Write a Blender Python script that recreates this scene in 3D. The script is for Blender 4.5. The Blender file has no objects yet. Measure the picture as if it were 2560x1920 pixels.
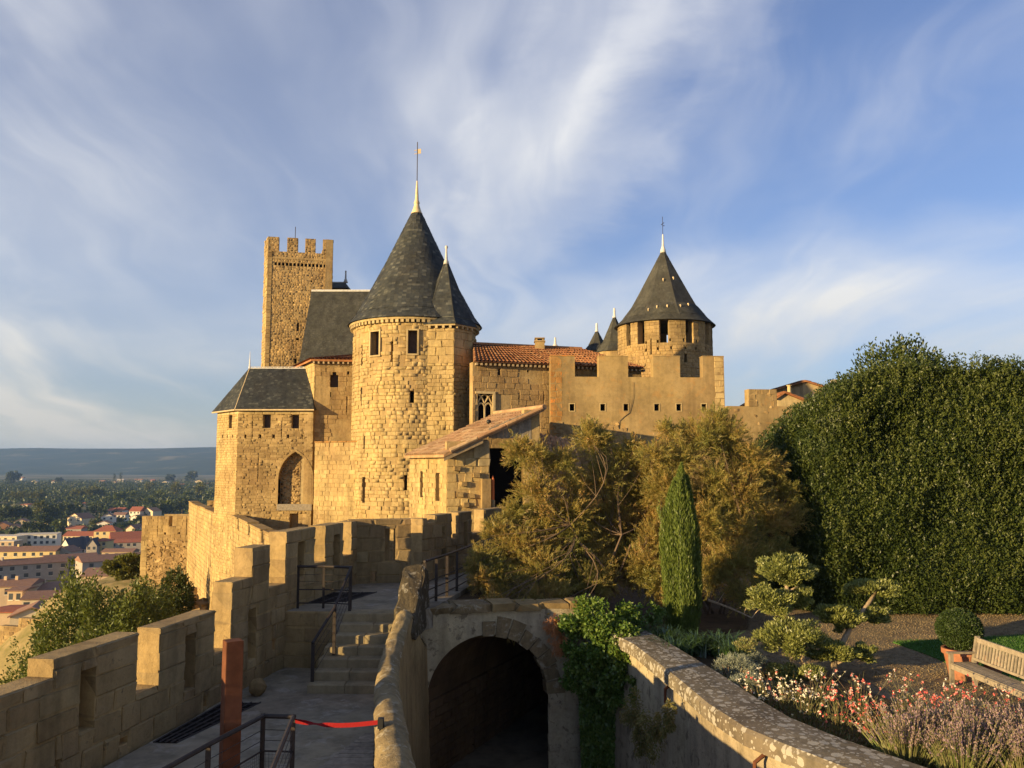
import bpy, bmesh, math, random
import numpy as np
from mathutils import Vector, Matrix, Euler
from mathutils import noise as mnoise
random.seed(7); RNG = np.random.default_rng(7)
sc = bpy.context.scene
COL = sc.collection

# ------------------------------------------------------------------ camera, sky, sun, exposure
F_PX = 2088.0; PITCH = math.atan(205.0 / F_PX)          # photograph: 2560 px wide, horizon 205 px under the middle
cam = bpy.data.cameras.new('camera'); cam_o = bpy.data.objects.new('camera', cam); COL.objects.link(cam_o)
cam.sensor_fit = 'HORIZONTAL'; cam.sensor_width = 36.0; cam.lens = 36.0 * F_PX / 2560.0
cam.clip_start = 0.1; cam.clip_end = 30000.0
cam_o.location = (0, 0, 0); cam_o.rotation_euler = (math.pi / 2 + PITCH, 0, 0)
sc.camera = cam_o

SUN_AZ = math.radians(56.0); SUN_EL = math.radians(9.0)   # towards the left, a little behind the viewer
to_sun = Vector((-math.sin(SUN_AZ) * math.cos(SUN_EL), -math.cos(SUN_AZ) * math.cos(SUN_EL), math.sin(SUN_EL)))
sun = bpy.data.lights.new('sun', 'SUN'); sun.energy = 5.0; sun.angle = math.radians(0.5); sun.color = (1.0, 0.72, 0.33)
sun_o = bpy.data.objects.new('sun', sun); COL.objects.link(sun_o)
sun_o.rotation_euler = to_sun.to_track_quat('Z', 'Y').to_euler(); sun_o.location = (-60, -30, 60)

world = bpy.data.worlds.new('World'); sc.world = world; world.use_nodes = True
wn = world.node_tree; wn.nodes.clear()
def N(nt, t, **kw):
    n = nt.nodes.new(t)
    for k, v in kw.items():
        if k == 'ins':
            for a, b in v.items(): n.inputs[a].default_value = b
        else: setattr(n, k, v)
    return n
def L(nt, a, b): nt.links.new(a, b)
def ramp(nt, fac, stops, interp='LINEAR'):
    r = nt.nodes.new('ShaderNodeValToRGB'); cr = r.color_ramp; cr.interpolation = interp
    while len(cr.elements) < len(stops): cr.elements.new(0.5)
    for e, (p, c) in zip(cr.elements, stops):
        e.position = p; e.color = (c[0], c[1], c[2], 1) if not isinstance(c, (int, float)) else (c, c, c, 1)
    nt.links.new(fac, r.inputs[0]); return r
def mathn(nt, op, a, b=None, clamp=False):
    n = nt.nodes.new('ShaderNodeMath'); n.operation = op; n.use_clamp = clamp
    for i, x in enumerate((a, b)):
        if x is None: continue
        if isinstance(x, (int, float)): n.inputs[i].default_value = x
        else: nt.links.new(x, n.inputs[i])
    return n.outputs[0]
def mixc(nt, fac, a, b, mode='MIX'):
    n = nt.nodes.new('ShaderNodeMix'); n.data_type = 'RGBA'; n.blend_type = mode; n.clamp_factor = True
    for sock, x in ((n.inputs[0], fac), (n.inputs[6], a), (n.inputs[7], b)):
        if isinstance(x, (int, float)): sock.default_value = x
        elif isinstance(x, tuple): sock.default_value = (x[0], x[1], x[2], 1)
        else: nt.links.new(x, sock)
    return n.outputs[2]

CLOUD_OFF = (0.3, 0.9, 0.0)
BANKS = ((0.18, 1.35, 16, 0.11, 0.6, 0.75), (0.0, 1.62, 4, 0.17, 0.40, 0.45), (-0.95, 1.75, 30, 0.5, 0.7, 0.62), (1.05, 2.2, 70, 0.28, 0.75, 0.7), (0.55, 0.88, 45, 0.09, 0.28, 0.5), (0.1, 2.6, 80, 0.3, 0.9, 0.3))
sky = N(wn, 'ShaderNodeTexSky', sky_type='NISHITA', sun_disc=False, sun_elevation=SUN_EL,
        sun_rotation=math.atan2(to_sun.x, to_sun.y), altitude=100.0, air_density=1.0, dust_density=0.6, ozone_density=3.0)
# thin high cloud on a flat layer far above (direction divided by its height)
tc = N(wn, 'ShaderNodeTexCoord'); sep = N(wn, 'ShaderNodeSeparateXYZ'); L(wn, tc.outputs['Generated'], sep.inputs[0])
zc = mathn(wn, 'ADD', mathn(wn, 'MAXIMUM', sep.outputs[2], 0.0), 0.22)
px_ = mathn(wn, 'DIVIDE', sep.outputs[0], zc); py_ = mathn(wn, 'DIVIDE', sep.outputs[1], zc)
comb = N(wn, 'ShaderNodeCombineXYZ'); L(wn, px_, comb.inputs[0]); L(wn, py_, comb.inputs[1])
def vmath(op, a, b):
    n = N(wn, 'ShaderNodeVectorMath', operation=op)
    for i, x in enumerate((a, b)):
        if isinstance(x, tuple): n.inputs[i].default_value = x
        else: L(wn, x, n.inputs[i])
    return n.outputs[0]
def noise(vec, scale, detail, rough, dist=0.0, out=0):
    n = N(wn, 'ShaderNodeTexNoise', ins={'Scale': scale, 'Detail': detail, 'Roughness': rough, 'Distortion': dist}); L(wn, vec, n.inputs['Vector']); return n.outputs[out]
def rot(vec, deg, sx, sy, loc=(0, 0, 0)):
    m = N(wn, 'ShaderNodeMapping'); L(wn, vec, m.inputs[0]); m.inputs['Rotation'].default_value = (0, 0, math.radians(deg)); m.inputs['Scale'].default_value = (sx, sy, 1); m.inputs['Location'].default_value = loc; return m.outputs[0]
# slow swirl so that the streaks curl instead of running straight
swirl = vmath('MULTIPLY', vmath('SUBTRACT', noise(comb.outputs[0], 0.9, 3.0, 0.5, 0.0, 1), (0.5, 0.5, 0.5)), (0.75, 0.75, 0.0))
P1 = vmath('ADD', comb.outputs[0], swirl)
hair = noise(rot(P1, 38, 4.0, 0.9), 1.3, 7.0, 0.52, 0.35)
hair2 = noise(rot(P1, 62, 4.0, 0.8, (3.1, 1.7, 0)), 1.2, 7.0, 0.52, 0.3)
mass = noise(rot(P1, 30, 1.0, 0.55, CLOUD_OFF), 1.15, 5.0, 0.5, 0.2)
patchy = noise(P1, 0.8, 2.0, 0.5)
m1 = ramp(wn, mass, [(0.42, 0.0), (0.70, 1.0)], 'EASE').outputs[0]
h1 = ramp(wn, hair, [(0.36, 0.0), (0.74, 1.0)], 'EASE').outputs[0]
h2 = ramp(wn, hair2, [(0.44, 0.0), (0.76, 1.0)], 'EASE').outputs[0]
cl = mathn(wn, 'ADD', mathn(wn, 'MULTIPLY', m1, mathn(wn, 'ADD', mathn(wn, 'MULTIPLY', h1, 0.36), 0.40)), mathn(wn, 'MULTIPLY', mathn(wn, 'MULTIPLY', h2, ramp(wn, patchy, [(0.40, 0.0), (0.62, 1.0)]).outputs[0]), 0.35))
# the larger cloud banks of that evening, each an uneven patch on the same layer
warp = vmath('MULTIPLY', vmath('SUBTRACT', noise(comb.outputs[0], 2.0, 6.0, 0.6, 0.3, 1), (0.5, 0.5, 0.5)), (0.42, 0.42, 0.0))
wp = vmath('ADD', comb.outputs[0], warp)
def bank(cx, cy, deg, hw, hl, amt):
    q = rot(vmath('SUBTRACT', wp, (cx, cy, 0.0)), -deg, 1, 1); ln = N(wn, 'ShaderNodeVectorMath', operation='LENGTH'); L(wn, vmath('MULTIPLY', q, (1 / hw, 1 / hl, 0.0)), ln.inputs[0])
    g = ramp(wn, mathn(wn, 'DIVIDE', ln.outputs['Value'], 2.0), [(0.0, 1.0), (0.5, 0.38), (1.0, 0.0)], 'EASE').outputs[0]
    return mathn(wn, 'MULTIPLY', mathn(wn, 'MULTIPLY', g, mathn(wn, 'ADD', mathn(wn, 'MULTIPLY', h1, 0.34), 0.62)), amt)
for q in BANKS: cl = mathn(wn, 'ADD', cl, bank(*q))
low = ramp(wn, sep.outputs[2], [(0.0, 0.80), (0.10, 0.44), (0.24, 0.20), (0.6, 0.11)], 'EASE')
cl = mathn(wn, 'ADD', mathn(wn, 'MULTIPLY', cl, 0.85), mathn(wn, 'MULTIPLY', low.outputs[0], 0.8), clamp=True)
ccol = ramp(wn, sep.outputs[2], [(0.0, (4.7, 4.3, 3.6)), (0.08, (5.1, 4.95, 4.6)), (0.2, (6.0, 6.0, 5.95)), (0.6, (5.7, 5.8, 6.2))])
skyc = mixc(wn, cl, mixc(wn, 1.0, sky.outputs[0], (0.78, 0.92, 1.26), 'MULTIPLY'), ccol.outputs[0])
bg = N(wn, 'ShaderNodeBackground', ins={'Strength': 0.068}); L(wn, skyc, bg.inputs[0])
wo = N(wn, 'ShaderNodeOutputWorld'); L(wn, bg.outputs[0], wo.inputs[0])

world.cycles.sampling_method = 'MANUAL'; world.cycles.sample_map_resolution = 512
sc.view_settings.view_transform = 'Standard'; sc.view_settings.look = 'None'
sc.view_settings.exposure = 1.1; sc.view_settings.gamma = 1.0; sc.view_settings.use_curve_mapping = False
sc.render.engine = 'CYCLES'
sc.cycles.max_bounces = 6; sc.cycles.diffuse_bounces = 3; sc.cycles.transparent_max_bounces = 6; sc.cycles.volume_bounces = 1
sc.cycles.use_denoising = True

# ------------------------------------------------------------------ measuring: photograph pixel -> point in the place
_c, _s = math.cos(PITCH), math.sin(PITCH)
def ray(px, py):
    u = (px - 1280) / F_PX; v = (960 - py) / F_PX
    return (u, _c - v * _s, _s + v * _c)
def S(px, py, Y):
    r = ray(px, py); t = Y / r[1]; return Vector((r[0] * t, Y, r[2] * t))
def G(px, py, Z):
    r = ray(px, py); t = Z / r[2]; return Vector((r[0] * t, r[1] * t, Z))
def W(A, B, px, py):
    """distance along the upright plane A-B, and height, where the sight line meets it"""
    r = ray(px, py); dx, dy = B[0] - A[0], B[1] - A[1]; l = math.hypot(dx, dy); dx /= l; dy /= l
    t = (A[0] * dy - A[1] * dx) / (r[0] * dy - r[1] * dx)
    return ((r[0] * t - A[0]) * dx + (r[1] * t - A[1]) * dy, r[2] * t)

# ------------------------------------------------------------------ materials
MATS = {}
ALB = (0.84, 0.80, 0.67)      # this local stone is warm and not very bright
def newmat(name):
    m = bpy.data.materials.new(name); m.use_nodes = True; nt = m.node_tree; nt.nodes.clear()
    out = N(nt, 'ShaderNodeOutputMaterial'); MATS[name] = m
    return m, nt, out
def rnd_value(nt):
    """one random number per object and per loose piece"""
    oi = N(nt, 'ShaderNodeObjectInfo'); ge = N(nt, 'ShaderNodeNewGeometry')
    return mathn(nt, 'FRACT', mathn(nt, 'ADD', oi.outputs['Random'], ge.outputs['Random Per Island'])), ge
def stone_mat(name, cols, spots=(0.10, 0.085, 0.06), spot_amt=0.35, scale=1.0, bump=0.5, lichen=None, lichen_amt=0.0, rough=0.92, bscale=1.0, discs=0):
    m, nt, out = newmat(name); rv, ge = rnd_value(nt); pos = ge.outputs['Position']
    k = len(cols)
    tone = ramp(nt, rv, [(i / max(1, k - 1), (c[0] * ALB[0], c[1] * ALB[1], c[2] * ALB[2])) for i, c in enumerate(cols)])
    nA = N(nt, 'ShaderNodeTexNoise', ins={'Scale': 0.9 * scale, 'Detail': 5.0, 'Roughness': 0.6}); L(nt, pos, nA.inputs['Vector'])
    nB = N(nt, 'ShaderNodeTexNoise', ins={'Scale': 7.0 * scale, 'Detail': 6.0, 'Roughness': 0.7}); L(nt, pos, nB.inputs['Vector'])
    nC = N(nt, 'ShaderNodeTexNoise', ins={'Scale': 38.0 * scale, 'Detail': 3.0, 'Roughness': 0.7}); L(nt, pos, nC.inputs['Vector'])
    va = ramp(nt, nA.outputs[0], [(0.3, 0.72), (0.72, 1.18)])
    vb = ramp(nt, nB.outputs[0], [(0.3, 0.78), (0.7, 1.15)])
    col = mixc(nt, 1.0, mixc(nt, 1.0, tone.outputs[0], va.outputs[0], 'MULTIPLY'), vb.outputs[0], 'MULTIPLY')
    mps = N(nt, 'ShaderNodeMapping'); mps.inputs['Scale'].default_value = (2.6, 2.6, 0.22); L(nt, pos, mps.inputs[0])
    nS = N(nt, 'ShaderNodeTexNoise', ins={'Scale': 1.0 * scale, 'Detail': 4.0, 'Roughness': 0.6}); L(nt, mps.outputs[0], nS.inputs['Vector'])      # rain streaks
    col = mixc(nt, 1.0, col, ramp(nt, nS.outputs[0], [(0.30, 0.70), (0.52, 1.02), (0.75, 1.08)]).outputs[0], 'MULTIPLY')
    nP = N(nt, 'ShaderNodeTexNoise', ins={'Scale': 0.33 * scale, 'Detail': 3.0, 'Roughness': 0.55, 'Distortion': 0.8}); L(nt, pos, nP.inputs['Vector'])      # old repairs of another stone
    col = mixc(nt, 1.0, col, ramp(nt, nP.outputs[0], [(0.36, (0.86, 0.82, 0.80)), (0.50, (1.0, 1.0, 1.0)), (0.66, (1.10, 1.08, 1.0))]).outputs[0], 'MULTIPLY')
    sp = ramp(nt, nB.outputs[0], [(0.55, 0.0), (0.70, 1.0)])
    spf = mathn(nt, 'MULTIPLY', mathn(nt, 'MULTIPLY', sp.outputs[0], ramp(nt, nA.outputs[0], [(0.45, 0.0), (0.62, 1.0)]).outputs[0]), spot_amt)
    col = mixc(nt, spf, col, spots)
    if lichen:
        vo = N(nt, 'ShaderNodeTexNoise', ins={'Scale': 3.2 * scale, 'Detail': 7.0, 'Roughness': 0.65, 'Distortion': 0.5}); L(nt, pos, vo.inputs['Vector'])
        lf = mathn(nt, 'MULTIPLY', ramp(nt, vo.outputs[0], [(0.56, 0.0), (0.62, 1.0)]).outputs[0], lichen_amt)
        if discs:      # round growths of many sizes, running together in places
            wob = mixc(nt, 0.06, pos, nB.outputs['Color'], 'ADD'); lf = None
            for k_, th in ((1.0, 0.34), (2.3, 0.30)):
                vd = N(nt, 'ShaderNodeTexVoronoi', ins={'Scale': discs * k_, 'Randomness': 1.0}); L(nt, wob, vd.inputs['Vector'])
                sz = mathn(nt, 'MULTIPLY', N(nt, 'ShaderNodeSeparateColor').outputs[0], 1.0)
                sepc = nt.nodes[-2]; L(nt, vd.outputs['Color'], sepc.inputs[0])
                on = mathn(nt, 'MULTIPLY', mathn(nt, 'LESS_THAN', vd.outputs['Distance'], mathn(nt, 'MULTIPLY', sz, th * 1.6)), lichen_amt)
                lf = on if lf is None else mathn(nt, 'MAXIMUM', lf, on)
        col = mixc(nt, lf, col, lichen)
    h = mathn(nt, 'ADD', mathn(nt, 'MULTIPLY', nB.outputs[0], 0.7), mathn(nt, 'MULTIPLY', nC.outputs[0], 0.3))
    bp = N(nt, 'ShaderNodeBump', ins={'Strength': bump, 'Distance': 0.05 * bscale}); L(nt, h, bp.inputs['Height'])
    p = N(nt, 'ShaderNodeBsdfPrincipled', ins={'Roughness': rough, 'Specular IOR Level': 0.2})
    L(nt, col, p.inputs['Base Color']); L(nt, bp.outputs[0], p.inputs['Normal']); L(nt, p.outputs[0], out.inputs[0])
    return m
def plain_mat(name, col, rough=0.6, metal=0.0, var=0.25, scale=6.0, bump=0.15, spec=0.4, rnd=0.2, bdist=0.02):
    m, nt, out = newmat(name); rv, ge = rnd_value(nt)
    n = N(nt, 'ShaderNodeTexNoise', ins={'Scale': scale, 'Detail': 6.0, 'Roughness': 0.65}); L(nt, ge.outputs['Position'], n.inputs['Vector'])
    v = ramp(nt, n.outputs[0], [(0.3, 1 - var), (0.7, 1 + var)])
    r = ramp(nt, rv, [(0.0, 1 - rnd), (1.0, 1 + rnd)])
    c = mixc(nt, 1.0, mixc(nt, 1.0, col, v.outputs[0], 'MULTIPLY'), r.outputs[0], 'MULTIPLY')
    bp = N(nt, 'ShaderNodeBump', ins={'Strength': bump, 'Distance': bdist}); L(nt, n.outputs[0], bp.inputs['Height'])
    p = N(nt, 'ShaderNodeBsdfPrincipled', ins={'Roughness': rough, 'Metallic': metal, 'Specular IOR Level': spec})
    L(nt, c, p.inputs['Base Color']); L(nt, bp.outputs[0], p.inputs['Normal']); L(nt, p.outputs[0], out.inputs[0])
    return m
def leaf_mat(name, cols, trans=0.35, gloss=0.025, patch=0.0):
    m, nt, out = newmat(name); rv, ge = rnd_value(nt); k = len(cols)
    if patch:
        n = N(nt, 'ShaderNodeTexNoise', ins={'Scale': 0.9, 'Detail': 3.0}); L(nt, ge.outputs['Position'], n.inputs['Vector'])
        rv = mathn(nt, 'ADD', mathn(nt, 'MULTIPLY', rv, 1 - patch), mathn(nt, 'MULTIPLY', ramp(nt, n.outputs[0], [(0.3, 0.0), (0.7, 1.0)]).outputs[0], patch))
    c = ramp(nt, rv, [(i / max(1, k - 1), q) for i, q in enumerate(cols)])
    d = N(nt, 'ShaderNodeBsdfDiffuse'); t = N(nt, 'ShaderNodeBsdfTranslucent'); g = N(nt, 'ShaderNodeBsdfGlossy', ins={'Roughness': 0.45})
    L(nt, c.outputs[0], d.inputs[0]); L(nt, mixc(nt, 1.0, c.outputs[0], (1.25, 1.2, 0.6), 'MULTIPLY'), t.inputs[0])
    a = N(nt, 'ShaderNodeMixShader', ins={0: trans}); L(nt, d.outputs[0], a.inputs[1]); L(nt, t.outputs[0], a.inputs[2])
    b = N(nt, 'ShaderNodeMixShader', ins={0: gloss}); L(nt, a.outputs[0], b.inputs[1]); L(nt, g.outputs[0], b.inputs[2])
    L(nt, b.outputs[0], out.inputs[0]); return m

# warm local sandstone in its several states
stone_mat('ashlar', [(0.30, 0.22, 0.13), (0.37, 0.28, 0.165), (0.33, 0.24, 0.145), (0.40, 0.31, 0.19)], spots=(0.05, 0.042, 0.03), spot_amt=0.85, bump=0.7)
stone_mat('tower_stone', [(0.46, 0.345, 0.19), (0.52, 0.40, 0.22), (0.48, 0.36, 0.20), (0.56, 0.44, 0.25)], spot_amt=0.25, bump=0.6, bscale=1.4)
stone_mat('rubble', [(0.34, 0.235, 0.13), (0.42, 0.30, 0.165), (0.37, 0.26, 0.14), (0.47, 0.345, 0.195)], spot_amt=0.35, bump=0.7, bscale=1.2)
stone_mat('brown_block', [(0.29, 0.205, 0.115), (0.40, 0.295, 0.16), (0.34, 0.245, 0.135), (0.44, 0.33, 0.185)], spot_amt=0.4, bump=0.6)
stone_mat('mortar', [(0.42, 0.31, 0.175), (0.45, 0.335, 0.19)], spot_amt=0.3, bump=0.7)
stone_mat('render_coat', [(0.36, 0.27, 0.15), (0.38, 0.285, 0.16)], spots=(0.22, 0.15, 0.08), spot_amt=0.35, scale=0.55, bump=0.35, lichen=(0.42, 0.20, 0.05), lichen_amt=0.25)
stone_mat('orange_lichen_stone', [(0.40, 0.25, 0.11), (0.42, 0.22, 0.08)], spot_amt=0.3, bump=0.6, lichen=(0.50, 0.17, 0.03), lichen_amt=0.8)
stone_mat('pale_stone', [(0.50, 0.40, 0.25), (0.56, 0.46, 0.30)], spot_amt=0.2, bump=0.3)
stone_mat('lichen_coping', [(0.20, 0.175, 0.15), (0.23, 0.20, 0.17)], spot_amt=0.4, scale=1.4, bump=0.6, lichen=(0.40, 0.37, 0.315), lichen_amt=0.8, discs=6.5)
stone_mat('black_lichen_stone', [(0.10, 0.085, 0.065), (0.13, 0.11, 0.08)], spots=(0.03, 0.028, 0.022), spot_amt=0.9, scale=2.0, bump=0.9, bscale=1.4, lichen=(0.36, 0.33, 0.27), lichen_amt=0.55)
stone_mat('weathered_cap', [(0.30, 0.24, 0.16), (0.35, 0.28, 0.18)], spot_amt=0.8, scale=1.5, bump=0.9, bscale=1.4, lichen=(0.46, 0.42, 0.33), lichen_amt=0.5)
stone_mat('plaster_wall', [(0.50, 0.44, 0.36), (0.54, 0.48, 0.39)], spots=(0.09, 0.075, 0.055), spot_amt=0.95, scale=1.3, bump=0.9, bscale=1.3, lichen=(0.13, 0.10, 0.065), lichen_amt=0.75)
stone_mat('paving', [(0.31, 0.275, 0.235), (0.33, 0.295, 0.25)], spots=(0.20, 0.17, 0.14), spot_amt=0.4, scale=0.8, bump=0.2, lichen=(0.42, 0.38, 0.33), lichen_amt=0.35)
stone_mat('step_stone', [(0.33, 0.28, 0.20), (0.38, 0.32, 0.23)], spot_amt=0.3, bump=0.35)
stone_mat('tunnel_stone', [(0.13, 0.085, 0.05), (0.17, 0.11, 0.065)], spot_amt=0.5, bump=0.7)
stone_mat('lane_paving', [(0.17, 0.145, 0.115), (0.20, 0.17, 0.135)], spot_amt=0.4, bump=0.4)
stone_mat('gravel', [(0.30, 0.235, 0.165), (0.33, 0.26, 0.18)], spot_amt=0.5, scale=3.5, bump=0.9, bscale=0.6)
stone_mat('soil', [(0.09, 0.06, 0.04), (0.12, 0.085, 0.05)], spot_amt=0.5, bump=0.9)
stone_mat('slate', [(0.035, 0.042, 0.056), (0.06, 0.068, 0.082), (0.042, 0.05, 0.066), (0.068, 0.073, 0.082), (0.05, 0.057, 0.072), (0.13, 0.14, 0.15)], spots=(0.12, 0.11, 0.08), spot_amt=0.3, bump=0.25, rough=0.75)
stone_mat('old_slate', [(0.06, 0.063, 0.066), (0.082, 0.084, 0.085)], spots=(0.17, 0.155, 0.12), spot_amt=0.5, bump=0.3, rough=0.85)
stone_mat('roof_tile', [(0.33, 0.135, 0.065), (0.42, 0.20, 0.10), (0.36, 0.155, 0.08), (0.48, 0.27, 0.15)], spots=(0.16, 0.10, 0.06), spot_amt=0.5, bump=0.4)
stone_mat('pale_roof_tile', [(0.46, 0.29, 0.18), (0.54, 0.37, 0.25), (0.42, 0.24, 0.15), (0.58, 0.43, 0.30)], spots=(0.25, 0.17, 0.11), spot_amt=0.5, bump=0.4)
plain_mat('lead', (0.55, 0.53, 0.50), rough=0.55, metal=0.0, var=0.2)
plain_mat('lead_gold', (0.55, 0.42, 0.24), rough=0.5, var=0.2)
plain_mat('iron', (0.035, 0.026, 0.022), rough=0.6, metal=0.3, var=0.4)
plain_mat('rust_steel', (0.125, 0.048, 0.024), rough=0.85, var=0.4, scale=3.0, spec=0.15)
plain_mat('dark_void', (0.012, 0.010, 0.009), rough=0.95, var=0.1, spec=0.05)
plain_mat('shutter', (0.055, 0.038, 0.032), rough=0.8, var=0.3)
plain_mat('timber', (0.30, 0.225, 0.135), rough=0.85, var=0.35, scale=9.0, bump=0.4)
plain_mat('grey_timber', (0.24, 0.20, 0.15), rough=0.85, var=0.35, scale=9.0, bump=0.4)
plain_mat('bench_wood', (0.25, 0.205, 0.15), rough=0.8, var=0.3, scale=12.0, bump=0.3)
plain_mat('terracotta', (0.26, 0.105, 0.055), rough=0.85, var=0.25)
plain_mat('red_tape', (0.17, 0.008, 0.010), rough=0.8, var=0.05, spec=0.1)
plain_mat('black_plastic', (0.012, 0.012, 0.012), rough=0.5, var=0.1)
plain_mat('sunlit_brick_orange', (0.62, 0.16, 0.04), rough=0.6, var=0.1)  # sunlight on brick put into the colour
plain_mat('bark', (0.20, 0.14, 0.085), rough=0.9, var=0.4, scale=14, bump=0.6)
plain_mat('pale_bark', (0.36, 0.27, 0.17), rough=0.9, var=0.35, scale=14, bump=0.6)
plain_mat('dry_twig', (0.12, 0.08, 0.05), rough=0.9, var=0.3)
plain_mat('lawn', (0.05, 0.115, 0.022), rough=0.95, var=0.35, scale=9, bump=0.6, spec=0.1, rnd=0.05)
leaf_mat('tamarisk_leaf', [(0.125, 0.145, 0.036), (0.19, 0.19, 0.048), (0.27, 0.225, 0.062), (0.37, 0.255, 0.08), (0.50, 0.26, 0.105)], patch=0.5, trans=0.3)
leaf_mat('dry_tamarisk', [(0.40, 0.17, 0.06), (0.46, 0.22, 0.10)])
leaf_mat('cypress_leaf', [(0.065, 0.10, 0.018), (0.11, 0.15, 0.028), (0.16, 0.20, 0.042)], trans=0.2)
leaf_mat('hedge_leaf', [(0.014, 0.026, 0.007), (0.032, 0.050, 0.011), (0.055, 0.076, 0.018), (0.095, 0.11, 0.028)], trans=0.2, gloss=0.03, patch=0.45)
leaf_mat('olive_leaf', [(0.11, 0.13, 0.035), (0.19, 0.21, 0.055), (0.28, 0.29, 0.09)], trans=0.25, gloss=0.04)
leaf_mat('sunlit_shoot_leaf', [(0.035, 0.055, 0.012), (0.075, 0.095, 0.020), (0.125, 0.14, 0.032)], trans=0.25, patch=0.3)  # hedge leaf made lighter, extra sunlight put into its colour
leaf_mat('ivy_leaf', [(0.045, 0.095, 0.016), (0.09, 0.16, 0.026), (0.13, 0.20, 0.035), (0.17, 0.20, 0.045)], trans=0.3, gloss=0.04, patch=0.2)
leaf_mat('box_leaf', [(0.025, 0.045, 0.012), (0.05, 0.075, 0.02)], trans=0.2)
leaf_mat('strap_leaf', [(0.03, 0.075, 0.014), (0.07, 0.14, 0.026)], trans=0.3, gloss=0.12)
leaf_mat('silver_leaf', [(0.17, 0.19, 0.15), (0.26, 0.28, 0.22)], trans=0.2)
leaf_mat('bush_leaf', [(0.05, 0.07, 0.016), (0.09, 0.115, 0.026), (0.14, 0.16, 0.04)], trans=0.3, patch=0.4)
leaf_mat('tree_leaf', [(0.028, 0.042, 0.014), (0.045, 0.062, 0.018), (0.07, 0.085, 0.024)], trans=0.2, patch=0.3)
leaf_mat('yellow_tree_leaf', [(0.10, 0.11, 0.025), (0.14, 0.14, 0.035)], trans=0.25)
leaf_mat('stem_leaf', [(0.10, 0.12, 0.035), (0.17, 0.16, 0.06), (0.20, 0.11, 0.06)], trans=0.3)
leaf_mat('lavender_stem', [(0.17, 0.22, 0.06), (0.26, 0.25, 0.10), (0.30, 0.26, 0.13)], trans=0.3)
leaf_mat('lavender_bloom', [(0.26, 0.17, 0.26), (0.34, 0.23, 0.24), (0.36, 0.27, 0.20)], trans=0.3)
leaf_mat('pink_petal', [(0.75, 0.08, 0.10), (0.85, 0.18, 0.16), (0.85, 0.30, 0.26)], trans=0.35)
leaf_mat('white_petal', [(0.85, 0.78, 0.66), (0.9, 0.85, 0.75)], trans=0.35)
leaf_mat('grass_blade', [(0.14, 0.13, 0.04), (0.24, 0.20, 0.075), (0.09, 0.12, 0.03)], trans=0.3)
leaf_mat('lawn_blade', [(0.045, 0.12, 0.02), (0.075, 0.16, 0.03)], trans=0.3)

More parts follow.
